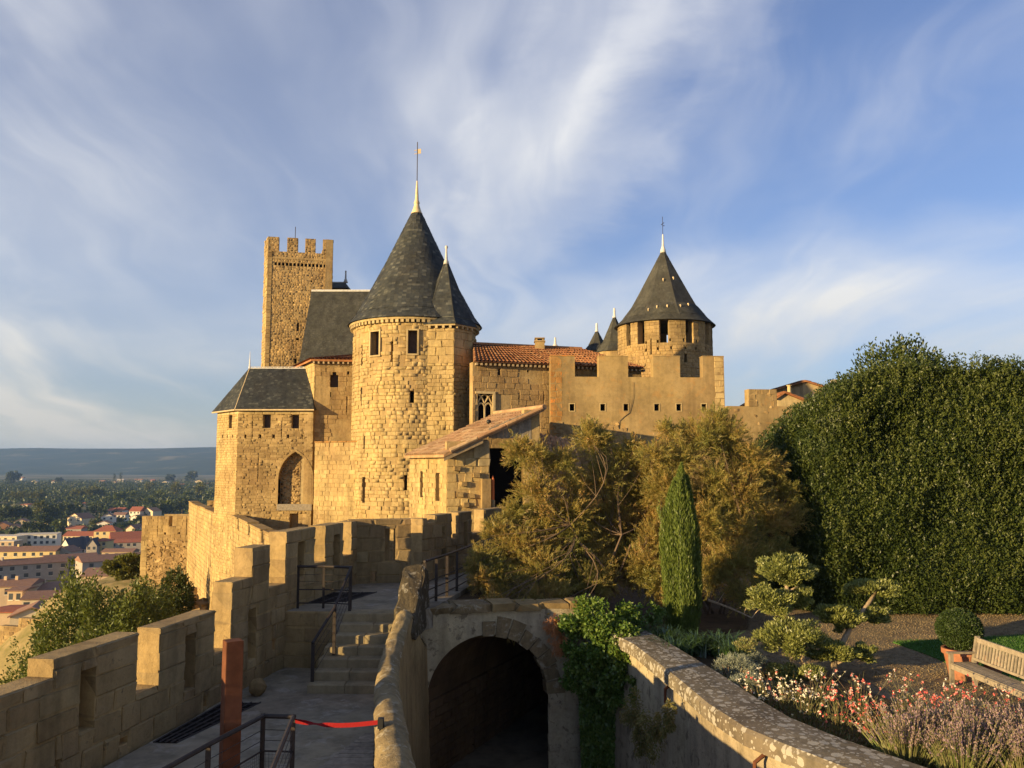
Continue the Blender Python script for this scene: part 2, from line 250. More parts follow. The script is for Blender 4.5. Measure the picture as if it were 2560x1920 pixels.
# ------------------------------------------------------------------ mesh helpers
class MB:
    """collects faces; build() links them as ONE mesh object"""
    def __init__(self): self.v = []; self.f = []
    def add(self, vs, fs):
        o = len(self.v); self.v += [tuple(p) for p in vs]; self.f += [tuple(i + o for i in q) for q in fs]; return self
    def quad(self, a, b, c, d): return self.add([a, b, c, d], [(0, 1, 2, 3)])
    def obox(self, o, ex, ey, ez):
        """box from corner o along three edge vectors"""
        o = Vector(o); ex = Vector(ex); ey = Vector(ey); ez = Vector(ez)
        p = [o, o + ex, o + ex + ey, o + ey, o + ez, o + ex + ez, o + ex + ey + ez, o + ey + ez]
        fs = [(0, 3, 2, 1), (4, 5, 6, 7), (0, 1, 5, 4), (1, 2, 6, 5), (2, 3, 7, 6), (3, 0, 4, 7)]
        if ex.cross(ey).dot(ez) < 0: fs = [tuple(reversed(q)) for q in fs]
        return self.add(p, fs)
    def box(self, x0, x1, y0, y1, z0, z1): return self.obox((x0, y0, z0), (x1 - x0, 0, 0), (0, y1 - y0, 0), (0, 0, z1 - z0))
    def prism(self, poly, z0, z1, top=True, bottom=True):
        n = len(poly); z0s = z0 if isinstance(z0, (list, tuple)) else [z0] * n; z1s = z1 if isinstance(z1, (list, tuple)) else [z1] * n
        vs = [(p[0], p[1], z0s[i]) for i, p in enumerate(poly)] + [(p[0], p[1], z1s[i]) for i, p in enumerate(poly)]
        ar = sum(poly[i][0] * poly[(i + 1) % n][1] - poly[(i + 1) % n][0] * poly[i][1] for i in range(n))
        fs = [(i, (i + 1) % n, n + (i + 1) % n, n + i) for i in range(n)]
        if top: fs.append(tuple(range(n, 2 * n)))
        if bottom: fs.append(tuple(reversed(range(n))))
        if ar < 0: fs = [tuple(reversed(q)) for q in fs]
        return self.add(vs, fs)
    def lathe(self, prof, c=(0, 0), n=32, cap=True, a0=0.0):
        vs = []; fs = []
        for r, z in prof:
            for k in range(n):
                a = a0 + 2 * math.pi * k / n; vs.append((c[0] + r * math.cos(a), c[1] + r * math.sin(a), z))
        for i in range(len(prof) - 1):
            for k in range(n): fs.append((i * n + k, i * n + (k + 1) % n, (i + 1) * n + (k + 1) % n, (i + 1) * n + k))
        if cap:
            fs.append(tuple(reversed(range(n)))); fs.append(tuple(range((len(prof) - 1) * n, len(prof) * n)))
        return self.add(vs, fs)
    def tube(self, pts, rad, n=6, cap=True):
        pts = [Vector(p) for p in pts]; m = len(pts)
        rs = rad if isinstance(rad, (list, tuple)) else [rad] * m
        vs = []; fs = []; up = None
        for i, p in enumerate(pts):
            t = (pts[min(i + 1, m - 1)] - pts[max(i - 1, 0)]).normalized()
            if up is None: up = Vector((0, 0, 1)) if abs(t.z) < 0.9 else Vector((1, 0, 0))
            a = t.cross(up); a = a.normalized() if a.length > 1e-6 else Vector((1, 0, 0)); b = a.cross(t).normalized(); up = b
            for k in range(n):
                q = 2 * math.pi * k / n; vs.append(p + (a * math.cos(q) + b * math.sin(q)) * rs[i])
        for i in range(m - 1):
            for k in range(n): fs.append((i * n + k, i * n + (k + 1) % n, (i + 1) * n + (k + 1) % n, (i + 1) * n + k))
        if cap: fs.append(tuple(reversed(range(n)))); fs.append(tuple(range((m - 1) * n, m * n)))
        return self.add(vs, fs)
    def build(self, name, mat, parent=None, kind=None, smooth=False):
        me = bpy.data.meshes.new(name); me.from_pydata(self.v, [], self.f); me.update()
        return link(name, me, mat, parent, kind, smooth)
def link(name, me, mat, parent=None, kind=None, smooth=False):
    if mat is not None and not me.materials:
        for mm in (mat if isinstance(mat, (list, tuple)) else [mat]): me.materials.append(MATS[mm])
    if smooth: me.polygons.foreach_set('use_smooth', [True] * len(me.polygons))
    o = bpy.data.objects.new(name, me); COL.objects.link(o)
    if parent is not None:
        o.parent = parent; o.matrix_parent_inverse = PINV[parent.name] if parent.name in PINV else parent.matrix_world.inverted()
    if kind: o['kind'] = kind
    return o
PINV = {}
def inv_of(o): PINV[o.name] = Matrix.Translation(o.location).inverted()
def thing(name, label, cat, loc, group=None):
    """an Empty at a thing's base; its parts are built in place and parented to it"""
    o = bpy.data.objects.new(name, None); COL.objects.link(o); o.location = loc; o.empty_display_size = 0.3
    o['label'] = label; o['category'] = cat
    if group: o['group'] = group
    inv_of(o); return o
def tag(o, label, cat, group=None):
    o['label'] = label; o['category'] = cat
    if group: o['group'] = group
    return o
def struct(o): o['kind'] = 'structure'; return o
def copy_tree(o, delta, label=None, parent=None, scale=None, rotz=0.0):
    c = o.copy(); COL.objects.link(c)
    if parent is None:
        c.location = Vector(o.location) + Vector(delta); c.rotation_euler.z += rotz
        if scale: c.scale = Vector(o.scale) * scale
        if label: c['label'] = label
    else:
        c.parent = parent
    for ch in [q for q in o.children]: copy_tree(ch, delta, None, c)
    return c
def fast_mesh(name, verts, faces, mat, parent=None, kind=None, smooth=False):
    """many small faces at once: verts Nx3, faces MxK"""
    verts = np.ascontiguousarray(verts, dtype=np.float32); faces = np.ascontiguousarray(faces, dtype=np.int32)
    me = bpy.data.meshes.new(name); k = faces.shape[1]; m = len(faces)
    me.vertices.add(len(verts)); me.vertices.foreach_set('co', verts.ravel())
    me.loops.add(m * k); me.loops.foreach_set('vertex_index', faces.ravel())
    me.polygons.add(m); me.polygons.foreach_set('loop_start', np.arange(0, m * k, k, dtype=np.int32))
    me.polygons.foreach_set('loop_total', np.full(m, k, dtype=np.int32))
    me.update(calc_edges=True)
    return link(name, me, mat, parent, kind, smooth)
def unit(a): return a / np.maximum(1e-9, np.linalg.norm(a, axis=1, keepdims=True))
def leaves(name, P, length, width, mat, parent=None, D=None, spread=1.0, kind=None, fold=0.0):
    """one four-cornered leaf at each point; D = growing direction"""
    n = len(P); R = RNG.normal(size=(n, 3))
    D = unit(R) if D is None else unit(unit(D) + R * 0.45 * spread)
    A = unit(np.cross(D, RNG.normal(size=(n, 3))))
    ln = np.asarray(length) * RNG.uniform(0.7, 1.3, n); wd = np.asarray(width) * RNG.uniform(0.7, 1.3, n)
    ln = ln[:, None]; wd = wd[:, None]
    v = np.stack([P - D * ln * 0.5, P - D * ln * 0.02 + A * wd * 0.5, P + D * ln * 0.5, P - D * ln * 0.02 - A * wd * 0.5], 1).reshape(-1, 3)
    return fast_mesh(name, v, np.arange(n * 4).reshape(n, 4), mat, parent, kind)
def blob_points(n, c, r, clumps=40, cs=0.28, shell=0.75, zcut=None):
    """points in clumps spread through an ellipsoid, mostly near its skin; also the outward direction"""
    c = np.array(c, float); r = np.array(r, float)
    q = unit(RNG.normal(size=(clumps, 3))) * RNG.uniform(shell, 1.0, (clumps, 1))
    q[: clumps // 5] *= RNG.uniform(0.2, 0.8, (clumps // 5, 1))
    i = RNG.integers(0, clumps, n); off = unit(RNG.normal(size=(n, 3))) * (RNG.uniform(0, 1, (n, 1)) ** 0.45) * cs
    p = q[i] + off
    return p * r + c, unit(off * 1.0 + q[i] * 0.6)
def limb(mb, a, b, r0, r1, bend=0.1, n=5, sides=6):
    a = Vector(a); b = Vector(b); k = (b - a).length * bend
    mid = Vector((random.uniform(-k, k), random.uniform(-k, k), random.uniform(-k, k) * 0.4))
    pts = [a.lerp(b, i / n) + mid * math.sin(math.pi * i / n) for i in range(n + 1)]
    mb.tube(pts, [r0 + (r1 - r0) * i / n for i in range(n + 1)], sides)
    return pts

# ------------------------------------------------------------------ masonry: each stone a block of its own
def _block_variants(k=10, rough=0.035):
    out = []
    for i in range(k):
        bm = bmesh.new(); bmesh.ops.create_cube(bm, size=1.0)
        bmesh.ops.bevel(bm, geom=bm.edges[:], offset=0.045, segments=1, affect='EDGES', profile=0.6)
        rr = random.Random(i * 13 + 5)
        for cx in rr.sample([(a, b, c) for a in (-.5, .5) for b in (-.5, .5) for c in (-.5, .5)], 3):      # knocked-off corners
            for v in bm.verts:
                if (v.co - Vector(cx)).length < 0.12: v.co -= Vector(cx) * rr.uniform(0.04, 0.16)
        for v in bm.verts: v.co += Vector((rr.uniform(-1, 1), rr.uniform(-1, 1), rr.uniform(-1, 1))) * rough
        bmesh.ops.triangulate(bm, faces=[f for f in bm.faces if len(f.verts) > 4])
        me = bpy.data.meshes.new('stone_block'); bm.to_mesh(me); bm.free(); out.append(me)
    return out
BLOCKS = _block_variants(12, 0.024); ROUGH_BLOCKS = _block_variants(12, 0.075)
_blk_by_mat = {}
def block_mesh(mat, rough):
    key = (mat, rough)
    if key not in _blk_by_mat:
        lst = []
        for me in (ROUGH_BLOCKS if rough else BLOCKS):
            m2 = me.copy(); m2.name = 'stone_' + mat; m2.materials.clear(); m2.materials.append(MATS[mat]); lst.append(m2)
        _blk_by_mat[key] = lst
    return random.choice(_blk_by_mat[key])
_var_np = {}
def _np_variant(rough, i):
    key = (rough, i)
    if key not in _var_np:
        me = (ROUGH_BLOCKS if rough else BLOCKS)[i]; me.calc_loop_triangles()
        v = np.array([q.co[:] for q in me.vertices]); t = np.array([q.vertices[:] for q in me.loop_triangles]); _var_np[key] = (v, t)
    return _var_np[key]
def place_blocks(mats, parent, material, limit=300, rough=False, name='stone', rest='stones'):
    """mats: 4x4 matrices; the largest become parts, the rest one joined part"""
    mats = sorted(mats, key=lambda m: -(m.col[0].length * m.col[2].length))
    for M in mats[:limit]:
        o = bpy.data.objects.new(name, block_mesh(material, rough)); COL.objects.link(o); o.parent = parent
        o.matrix_parent_inverse = PINV[parent.name] if parent.name in PINV else parent.matrix_world.inverted()
        o.matrix_basis = M
    tail = mats[limit:]
    if tail:
        V = []; T = []; off = 0
        for M in tail:
            v, t = _np_variant(rough, random.randrange(10)); A = np.array(M)
            V.append(v @ A[:3, :3].T + A[:3, 3]); T.append(t + off); off += len(v)
        fast_mesh(rest, np.concatenate(V), np.concatenate(T), material, parent, 'stuff')
class Face:
    """a wall face: s runs along it, z up, d outwards (towards the viewer's side of A->B is d>0 on the right hand)"""
    def __init__(self, A, B):
        self.A = Vector((A[0], A[1])); d = Vector((B[0] - A[0], B[1] - A[1])); self.len = d.length; self.t = d.normalized()
        self.n = Vector((self.t.y, -self.t.x))
    def p(self, s, z, d=0.0): q = self.A + self.t * s + self.n * d; return Vector((q.x, q.y, z))
    def m(self, s0, s1, z0, z1, d0, d1, tilt=0.0):
        c = self.p((s0 + s1) / 2, (z0 + z1) / 2, (d0 + d1) / 2); R = Matrix(((self.t.x, -self.n.x, 0), (self.t.y, -self.n.y, 0), (0, 0, 1))).to_4x4()
        return Matrix.Translation(c) @ R @ Matrix.Rotation(tilt, 4, 'Y') @ Matrix.Diagonal((s1 - s0, d1 - d0, z1 - z0, 1))
class Drum:
    """a round wall face; s is measured along the circle from the side that faces the viewer, rightwards"""
    def __init__(self, c, R, a0=None):
        self.c = c; self.R = R; self.a0 = math.atan2(-c[1], -c[0]) if a0 is None else a0; self.len = 2 * math.pi * R
    def p(self, s, z, d=0.0):
        a = self.a0 + s / self.R; r = self.R + d; return Vector((self.c[0] + r * math.cos(a), self.c[1] + r * math.sin(a), z))
    def m(self, s0, s1, z0, z1, d0, d1, tilt=0.0):
        a = self.a0 + (s0 + s1) / 2 / self.R; c = self.p((s0 + s1) / 2, (z0 + z1) / 2, (d0 + d1) / 2)
        n = Vector((math.cos(a), math.sin(a), 0)); t = Vector((-n.y, n.x, 0))
        R = Matrix(((t.x, -n.x, 0), (t.y, -n.y, 0), (0, 0, 1))).to_4x4()
        return Matrix.Translation(c) @ R @ Matrix.Rotation(tilt, 4, 'Y') @ Matrix.Diagonal((s1 - s0, d1 - d0, z1 - z0, 1))
def core(mb, face, tops, z0, holes, thick, nsub=0.0, inset=0.0):
    """solid wall with real openings. tops: (s0,s1,ztop); holes: (s0,s1,za,zb) run right through"""
    ss = set(); zs = {z0}
    for a, b, t in tops: ss |= {a, b}; zs.add(t)
    for h in holes: ss |= {h[0], h[1]}; zs |= {h[2], h[3]}
    smin = min(t[0] for t in tops); smax = max(t[1] for t in tops)
    if nsub:
        k = max(1, int((smax - smin) / nsub)); ss |= {smin + (smax - smin) * i / k for i in range(k + 1)}
    ss = sorted(x for x in ss if smin - 1e-6 <= x <= smax + 1e-6); zs = sorted(zs)
    def merge(l):
        r = [l[0]]
        for x in l[1:]:
            if x - r[-1] > 1e-4: r.append(x)
        return r
    ss = merge(ss); zs = merge(zs)
    def solid(i, j):
        if i < 0 or j < 0 or i >= len(ss) - 1 or j >= len(zs) - 1: return False
        s = (ss[i] + ss[i + 1]) / 2; z = (zs[j] + zs[j + 1]) / 2
        if not any(a <= s <= b and z < t for a, b, t in tops): return False
        return not any(h[0] < s < h[1] and h[2] < z < h[3] for h in holes)
    P = face.p; f = -inset; b = -thick + inset
    for i in range(len(ss) - 1):
        for j in range(len(zs) - 1):
            if not solid(i, j): continue
            a0, a1, c0, c1 = ss[i], ss[i + 1], zs[j], zs[j + 1]
            mb.quad(P(a0, c0, f), P(a1, c0, f), P(a1, c1, f), P(a0, c1, f))
            mb.quad(P(a1, c0, b), P(a0, c0, b), P(a0, c1, b), P(a1, c1, b))
            if not solid(i - 1, j): mb.quad(P(a0, c0, b), P(a0, c0, f), P(a0, c1, f), P(a0, c1, b))
            if not solid(i + 1, j): mb.quad(P(a1, c0, f), P(a1, c0, b), P(a1, c1, b), P(a1, c1, f))
            if not solid(i, j + 1): mb.quad(P(a0, c1, f), P(a1, c1, f), P(a1, c1, b), P(a0, c1, b))
            if not solid(i, j - 1): mb.quad(P(a0, c0, b), P(a1, c0, b), P(a1, c0, f), P(a0, c0, f))
    return mb
def courses(face, tops, z0, holes, h, w, d0, d1, gap=0.012, jit=0.0, ext=0.0, zmin=None, smin=None, smax=None, keep=1.0, dj=0.012, hj=0.15, tilt=0.0, skip=None):
    """stones laid in courses over the solid part of a wall face"""
    out = []; ed = set()
    for a, b, t in tops: ed |= {a, b}
    for q in holes: ed |= {q[0], q[1]}
    ed = sorted(ed); z = z0 if zmin is None else zmin; ztop = max(t for _, _, t in tops)
    while z < ztop - 0.02:
        hh = h * random.uniform(1 - hj, 1 + hj); z1 = min(z + hh, ztop)
        if ztop - z1 < h * 0.35: z1 = ztop
        spans = []
        for i in range(len(ed) - 1):
            sa, sb = ed[i], ed[i + 1]
            if sb - sa < 1e-4: continue
            sm = (sa + sb) / 2; tt = [t for a, b, t in tops if a <= sm <= b]
            if not tt: continue
            lo, hi = z, min(z1, max(tt))
            segs = [(lo, hi)]
            for q in holes:
                if q[0] < sm < q[1]:
                    ns = []
                    for (u, v) in segs:
                        if q[3] <= u or q[2] >= v: ns.append((u, v)); continue
                        if q[2] > u: ns.append((u, q[2]))
                        if q[3] < v: ns.append((q[3], v))
                    segs = ns
            for (u, v) in segs:
                if v - u < h * 0.22: continue
                if spans and abs(spans[-1][1] - sa) < 1e-4 and abs(spans[-1][2] - u) < 1e-3 and abs(spans[-1][3] - v) < 1e-3: spans[-1][1] = sb
                else: spans.append([sa, sb, u, v])
        for sa, sb, u, v in spans:
            if smin is not None: sa = max(sa, smin)
            if smax is not None: sb = min(sb, smax)
            if sb - sa < 0.05: continue
            s = sa - ext; e = sb + ext
            while s < e - 0.01:
                l = w * random.uniform(0.6, 1.45)
                if e - (s + l) < w * 0.45: l = e - s
                if random.random() < keep and not (skip and skip(s + l / 2, (u + v) / 2)):
                    dd = random.uniform(-dj, dj)
                    out.append(face.m(s + gap / 2, s + l - gap / 2, u + gap / 2, v - gap / 2, d0, d1 + dd, random.uniform(-tilt, tilt)))
                s += l
        z = z1
    return out
def scatter(face, s0, s1, z0, z1, n, size, d0, d1, ok=None, rot=0.5):
    """rubble: stones of uneven size set into a face"""
    out = []
    for _ in range(n):
        s = random.uniform(s0, s1); z = random.uniform(z0, z1)
        if ok and not ok(s, z): continue
        a = size * random.uniform(0.6, 1.7); b = size * random.uniform(0.45, 0.95)
        out.append(face.m(s - a / 2, s + a / 2, z - b / 2, z + b / 2, d0, d1 + random.uniform(-0.02, 0.03), random.uniform(-rot, rot)))
    return out

# ================================================================== the setting: ground, plain, hills
CASTLE = [(-9, -20), (-7.4, 8), (-6.3, 14), (-5.6, 20), (-5.2, 25), (-16.8, 50.4), (-19, 53), (-26.4, 68.6), (-33, 73), (-33, 115), (90, 160), (200, 120), (200, -20)]
def hill_drop(x, y):
    inside = False; best = 1e9; n = len(CASTLE)
    for i in range(n):
        x0, y0 = CASTLE[i]; x1, y1 = CASTLE[(i + 1) % n]
        if (y0 > y) != (y1 > y) and x < (x1 - x0) * (y - y0) / (y1 - y0) + x0: inside = not inside
        dx, dy = x1 - x0, y1 - y0; t = max(0, min(1, ((x - x0) * dx + (y - y0) * dy) / (dx * dx + dy * dy)))
        best = min(best, math.hypot(x - x0 - t * dx, y - y0 - t * dy))
    return 0.0 if inside else best
def ground_z(x, y):
    e = hill_drop(x, y)
    ks = [(0, -9.6), (5, -10.2), (10, -15.5), (18, -21), (40, -30), (120, -40), (240, -45), (1e9, -45)]
    for (a, za), (b, zb) in zip(ks, ks[1:]):
        if e <= b: return za + (zb - za) * (e - a) / (b - a)
    return -45.0
def grid_land():
    xs = [-9000, -6000, -4000, -2500, -1600, -1000, -700, -450, -320, -240, -180, -140, -110, -90, -75] + [-62 + 2.5 * i for i in range(26)] + [6, 20, 60, 120, 200, 400, 900, 2000, 5000, 9000]
    ys = [-300, -60, -20, 0, 6] + [10 + 2.5 * i for i in range(34)] + [100, 115, 135, 160, 190, 230, 280, 340, 420, 520, 660, 850, 1100, 1500, 2000, 2700, 3600, 5000, 7000, 9500]
    mb = MB(); vs = []
    for y in ys:
        for x in xs:
            z = ground_z(x, y)
            if hill_drop(x, y) > 1 and z > -44: z += 0.5 * math.sin(x * 0.6 + y * 0.3) * math.cos(y * 0.45 - x * 0.2)
            vs.append((x, y, z))
    w = len(xs); fs = [(j * w + i, j * w + i + 1, (j + 1) * w + i + 1, (j + 1) * w + i) for j in range(len(ys) - 1) for i in range(w - 1)]
    mb.add(vs, fs); return mb
m, nt, out = newmat('land')
ge = N(nt, 'ShaderNodeNewGeometry'); pos = ge.outputs['Position']
na = N(nt, 'ShaderNodeTexNoise', ins={'Scale': 0.012, 'Detail': 6.0, 'Roughness': 0.6}); L(nt, pos, na.inputs['Vector'])
nb = N(nt, 'ShaderNodeTexNoise', ins={'Scale': 0.5, 'Detail': 6.0, 'Roughness': 0.65}); L(nt, pos, nb.inputs['Vector'])
vor = N(nt, 'ShaderNodeTexVoronoi', ins={'Scale': 0.006}); mpf = N(nt, 'ShaderNodeMapping'); mpf.inputs['Scale'].default_value = (1, 0.45, 1); L(nt, pos, mpf.inputs[0]); L(nt, mpf.outputs[0], vor.inputs['Vector'])
fields = ramp(nt, vor.outputs['Color'], [(0.0, (0.06, 0.075, 0.025)), (0.4, (0.10, 0.10, 0.035)), (0.6, (0.26, 0.20, 0.10)), (0.8, (0.07, 0.085, 0.03)), (1.0, (0.32, 0.25, 0.14))])
near = ramp(nt, nb.outputs[0], [(0.35, (0.16, 0.14, 0.05)), (0.55, (0.29, 0.22, 0.10)), (0.75, (0.38, 0.28, 0.14))])
dist = N(nt, 'ShaderNodeVectorMath', operation='LENGTH'); L(nt, pos, dist.inputs[0])
col = mixc(nt, ramp(nt, mathn(nt, 'DIVIDE', dist.outputs['Value'], 500.0), [(0.2, 0.0), (0.8, 1.0)]).outputs[0], near.outputs[0], fields.outputs[0])
p = N(nt, 'ShaderNodeBsdfPrincipled', ins={'Roughness': 0.95, 'Specular IOR Level': 0.1}); L(nt, col, p.inputs['Base Color'])
bp = N(nt, 'ShaderNodeBump', ins={'Strength': 0.6, 'Distance': 0.2}); L(nt, nb.outputs[0], bp.inputs['Height']); L(nt, bp.outputs[0], p.inputs['Normal'])
L(nt, p.outputs[0], out.inputs[0])
struct(grid_land().build('ground', 'land', smooth=True))

m, nt, out = newmat('wooded_hill')
ge = N(nt, 'ShaderNodeNewGeometry')
na = N(nt, 'ShaderNodeTexNoise', ins={'Scale': 0.004, 'Detail': 7.0, 'Roughness': 0.65}); L(nt, ge.outputs['Position'], na.inputs['Vector'])
col = ramp(nt, na.outputs[0], [(0.35, (0.035, 0.05, 0.022)), (0.58, (0.06, 0.07, 0.03)), (0.70, (0.20, 0.17, 0.09))])
p = N(nt, 'ShaderNodeBsdfDiffuse'); L(nt, col.outputs[0], p.inputs[0]); L(nt, p.outputs[0], out.inputs[0])
def ridge_profile(x):      # crest height against direction, read from the photograph
    ks = [(-9000, 118), (-4400, 120), (-3850, 121), (-3700, 128), (-3450, 131), (-3200, 126), (-2600, 127), (-2200, 137), (-1900, 140), (-1500, 136), (-800, 120), (0, 128), (2500, 120), (9000, 110)]
    for (a, za), (b, zb) in zip(ks, ks[1:]):
        if x <= b: return za + (zb - za) * (x - a) / (b - a)
    return 110
def hills():
    mb = MB(); vs = []; xs = [-9000 + 150 * i for i in range(121)]; rows = [(4300, 0.0), (4600, 0.14), (4900, 0.34), (5200, 0.50), (5500, 0.68), (5800, 0.86), (6100, 1.0), (6600, 0.9), (7600, 0.5)]
    for y, k in rows:
        for x in xs:
            a = 0 if k in (0, 1.0) else 10 * math.sin(x * 0.0031 + y * 0.004) + 7 * math.sin(x * 0.0083 - y * 0.007)
            vs.append((x, y + 120 * math.sin(x * 0.0019) * (k > 0) * (k < 1), -46 + (ridge_profile(x) + 46) * k + a * (1 if k < 1 else 0)))
    w = len(xs)
    mb.add(vs, [(j * w + i, j * w + i + 1, (j + 1) * w + i + 1, (j + 1) * w + i) for j in range(len(rows) - 1) for i in range(w - 1)])
    return mb
struct(hills().build('hills', 'wooded_hill', smooth=True))

# lane, walkway, landing, garden
ZL, ZW, ZT, ZG = -7.0, -4.4, -3.2, -4.3
mb = MB(); mb.prism([(-2.6, 7.5), (6.2, 7.5), (6.2, 16), (6.2, 36), (-2.6, 36)], ZL - 0.3, ZL)
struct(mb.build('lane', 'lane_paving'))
mb = MB(); mb.prism([(-6.45, 6.0), (-1.0, 6.0), (-1.55, 9.8), (-2.42, 16.0), (-2.42, 18.95), (-5.25, 18.95), (-5.6, 15), (-6.2, 11.5)], ZW - 1.2, ZW)
struct(mb.build('walkway', 'paving'))
mb = MB(); mb.prism([(-5.15, 18.92), (-3.86, 18.92), (-3.86, 18.62), (-2.15, 18.62), (-1.75, 19.5), (-1.25, 22.2), (-0.75, 24.6), (0.5, 29.5), (-1.0, 29.5), (-1.3, 26.2), (-2.45, 23.5), (-4.3, 23.3)], ZT - 0.45, ZT)
struct(mb.build('landing', 'paving'))
COP_IN = [(2.05, 20.0), (2.56, 18.3), (2.78, 16.6), (2.97, 15.1), (3.10, 13.8), (3.36, 12.55), (3.68, 11.85), (4.14, 11.0), (4.9, 9.8), (5.9, 8.4)]
COP_OUT = [(2.92, 20.7), (3.36, 18.8), (3.66, 17.0), (3.87, 15.6), (4.03, 14.3), (4.24, 13.1), (4.62, 12.15), (5.22, 11.05), (5.95, 9.9), (6.9, 8.6)]
mb = MB(); mb.prism([(COP_IN[i][0] + 0.2, COP_IN[i][1]) for i in range(len(COP_IN) - 1, -1, -1)] + [(1.75, 20.25), (1.9, 40), (40, 40), (40, 4.0), (6.5, 4.0)], ZG - 0.5, ZG)
struct(mb.build('garden_path', 'gravel'))
# planted strip along the garden wall
mb = MB(); mb.prism([COP_OUT[0]] + COP_OUT[1:] + [(9.0, 8.6), (9.0, 12.6), (7.6, 13.6), (6.9, 15.0), (6.4, 17.2), (5.2, 18.9), (4.6, 21.2), (6.2, 22.6), (7.4, 26.5), (7.5, 31), (2.5, 31), (2.5, 21)], ZG - 0.2, ZG + 0.12)
struct(mb.build('flower_bed', 'soil'))
lawn_poly = [G(2232, 1607, ZG), G(2318, 1638, ZG), G(2400, 1672, ZG), (9.6, 16.6), (12.5, 14.5), (18, 14.5), (18, 21.6), G(2560, 1590, ZG), G(2400, 1599, ZG)]
mb = MB(); mb.prism([(q[0], q[1]) for q in lawn_poly], ZG - 0.1, ZG + 0.03)
struct(mb.build('lawn', 'lawn'))
def in_poly(x, y, P):
    c = False; n = len(P)
    for i in range(n):
        x0, y0 = P[i][0], P[i][1]; x1, y1 = P[(i + 1) % n][0], P[(i + 1) % n][1]
        if (y0 > y) != (y1 > y) and x < (x1 - x0) * (y - y0) / (y1 - y0) + x0: c = not c
    return c
pts = [(x, y) for x, y in zip(RNG.uniform(8, 18, 60000), RNG.uniform(14.5, 22, 60000)) if in_poly(x, y, lawn_poly)]
P = np.array([(x, y, ZG + 0.05) for x, y in pts])
o = leaves('lawn_grass', P, 0.07, 0.012, 'lawn_blade', None, np.tile([[0, 0, 1.0]], (len(P), 1)), 0.8, 'stuff'); tag(o, 'short mown grass of the lawn behind the bench', 'grass')
# loose stones on the gravel that are large enough to see
P = []
for _ in range(26000):
    x, y = random.uniform(4.5, 16), random.uniform(11, 25)
    if hill_drop(x, y) == 0 and not in_poly(x, y, lawn_poly): P.append((x, y, ZG + 0.006))
P = np.array(P); n = len(P); A = unit(RNG.normal(size=(n, 3)) * [1, 1, 0.3]); B = unit(np.cross(A, RNG.normal(size=(n, 3)))); Cc = np.cross(A, B); s = RNG.uniform(0.008, 0.02, (n, 1))
v = np.stack([P + A * s, P + B * s, P - A * s, P - B * s, P + Cc * s * 0.7, P - Cc * s * 0.7], 1).reshape(-1, 3)
f = np.array([(0, 1, 4), (1, 2, 4), (2, 3, 4), (3, 0, 4), (1, 0, 5), (2, 1, 5), (3, 2, 5), (0, 3, 5)])
o = fast_mesh('pebbles', v, (f[None] + (np.arange(n) * 6)[:, None, None]).reshape(-1, 3), 'gravel', None, 'stuff'); tag(o, 'loose pebbles of the gravel path in the garden', 'gravel')
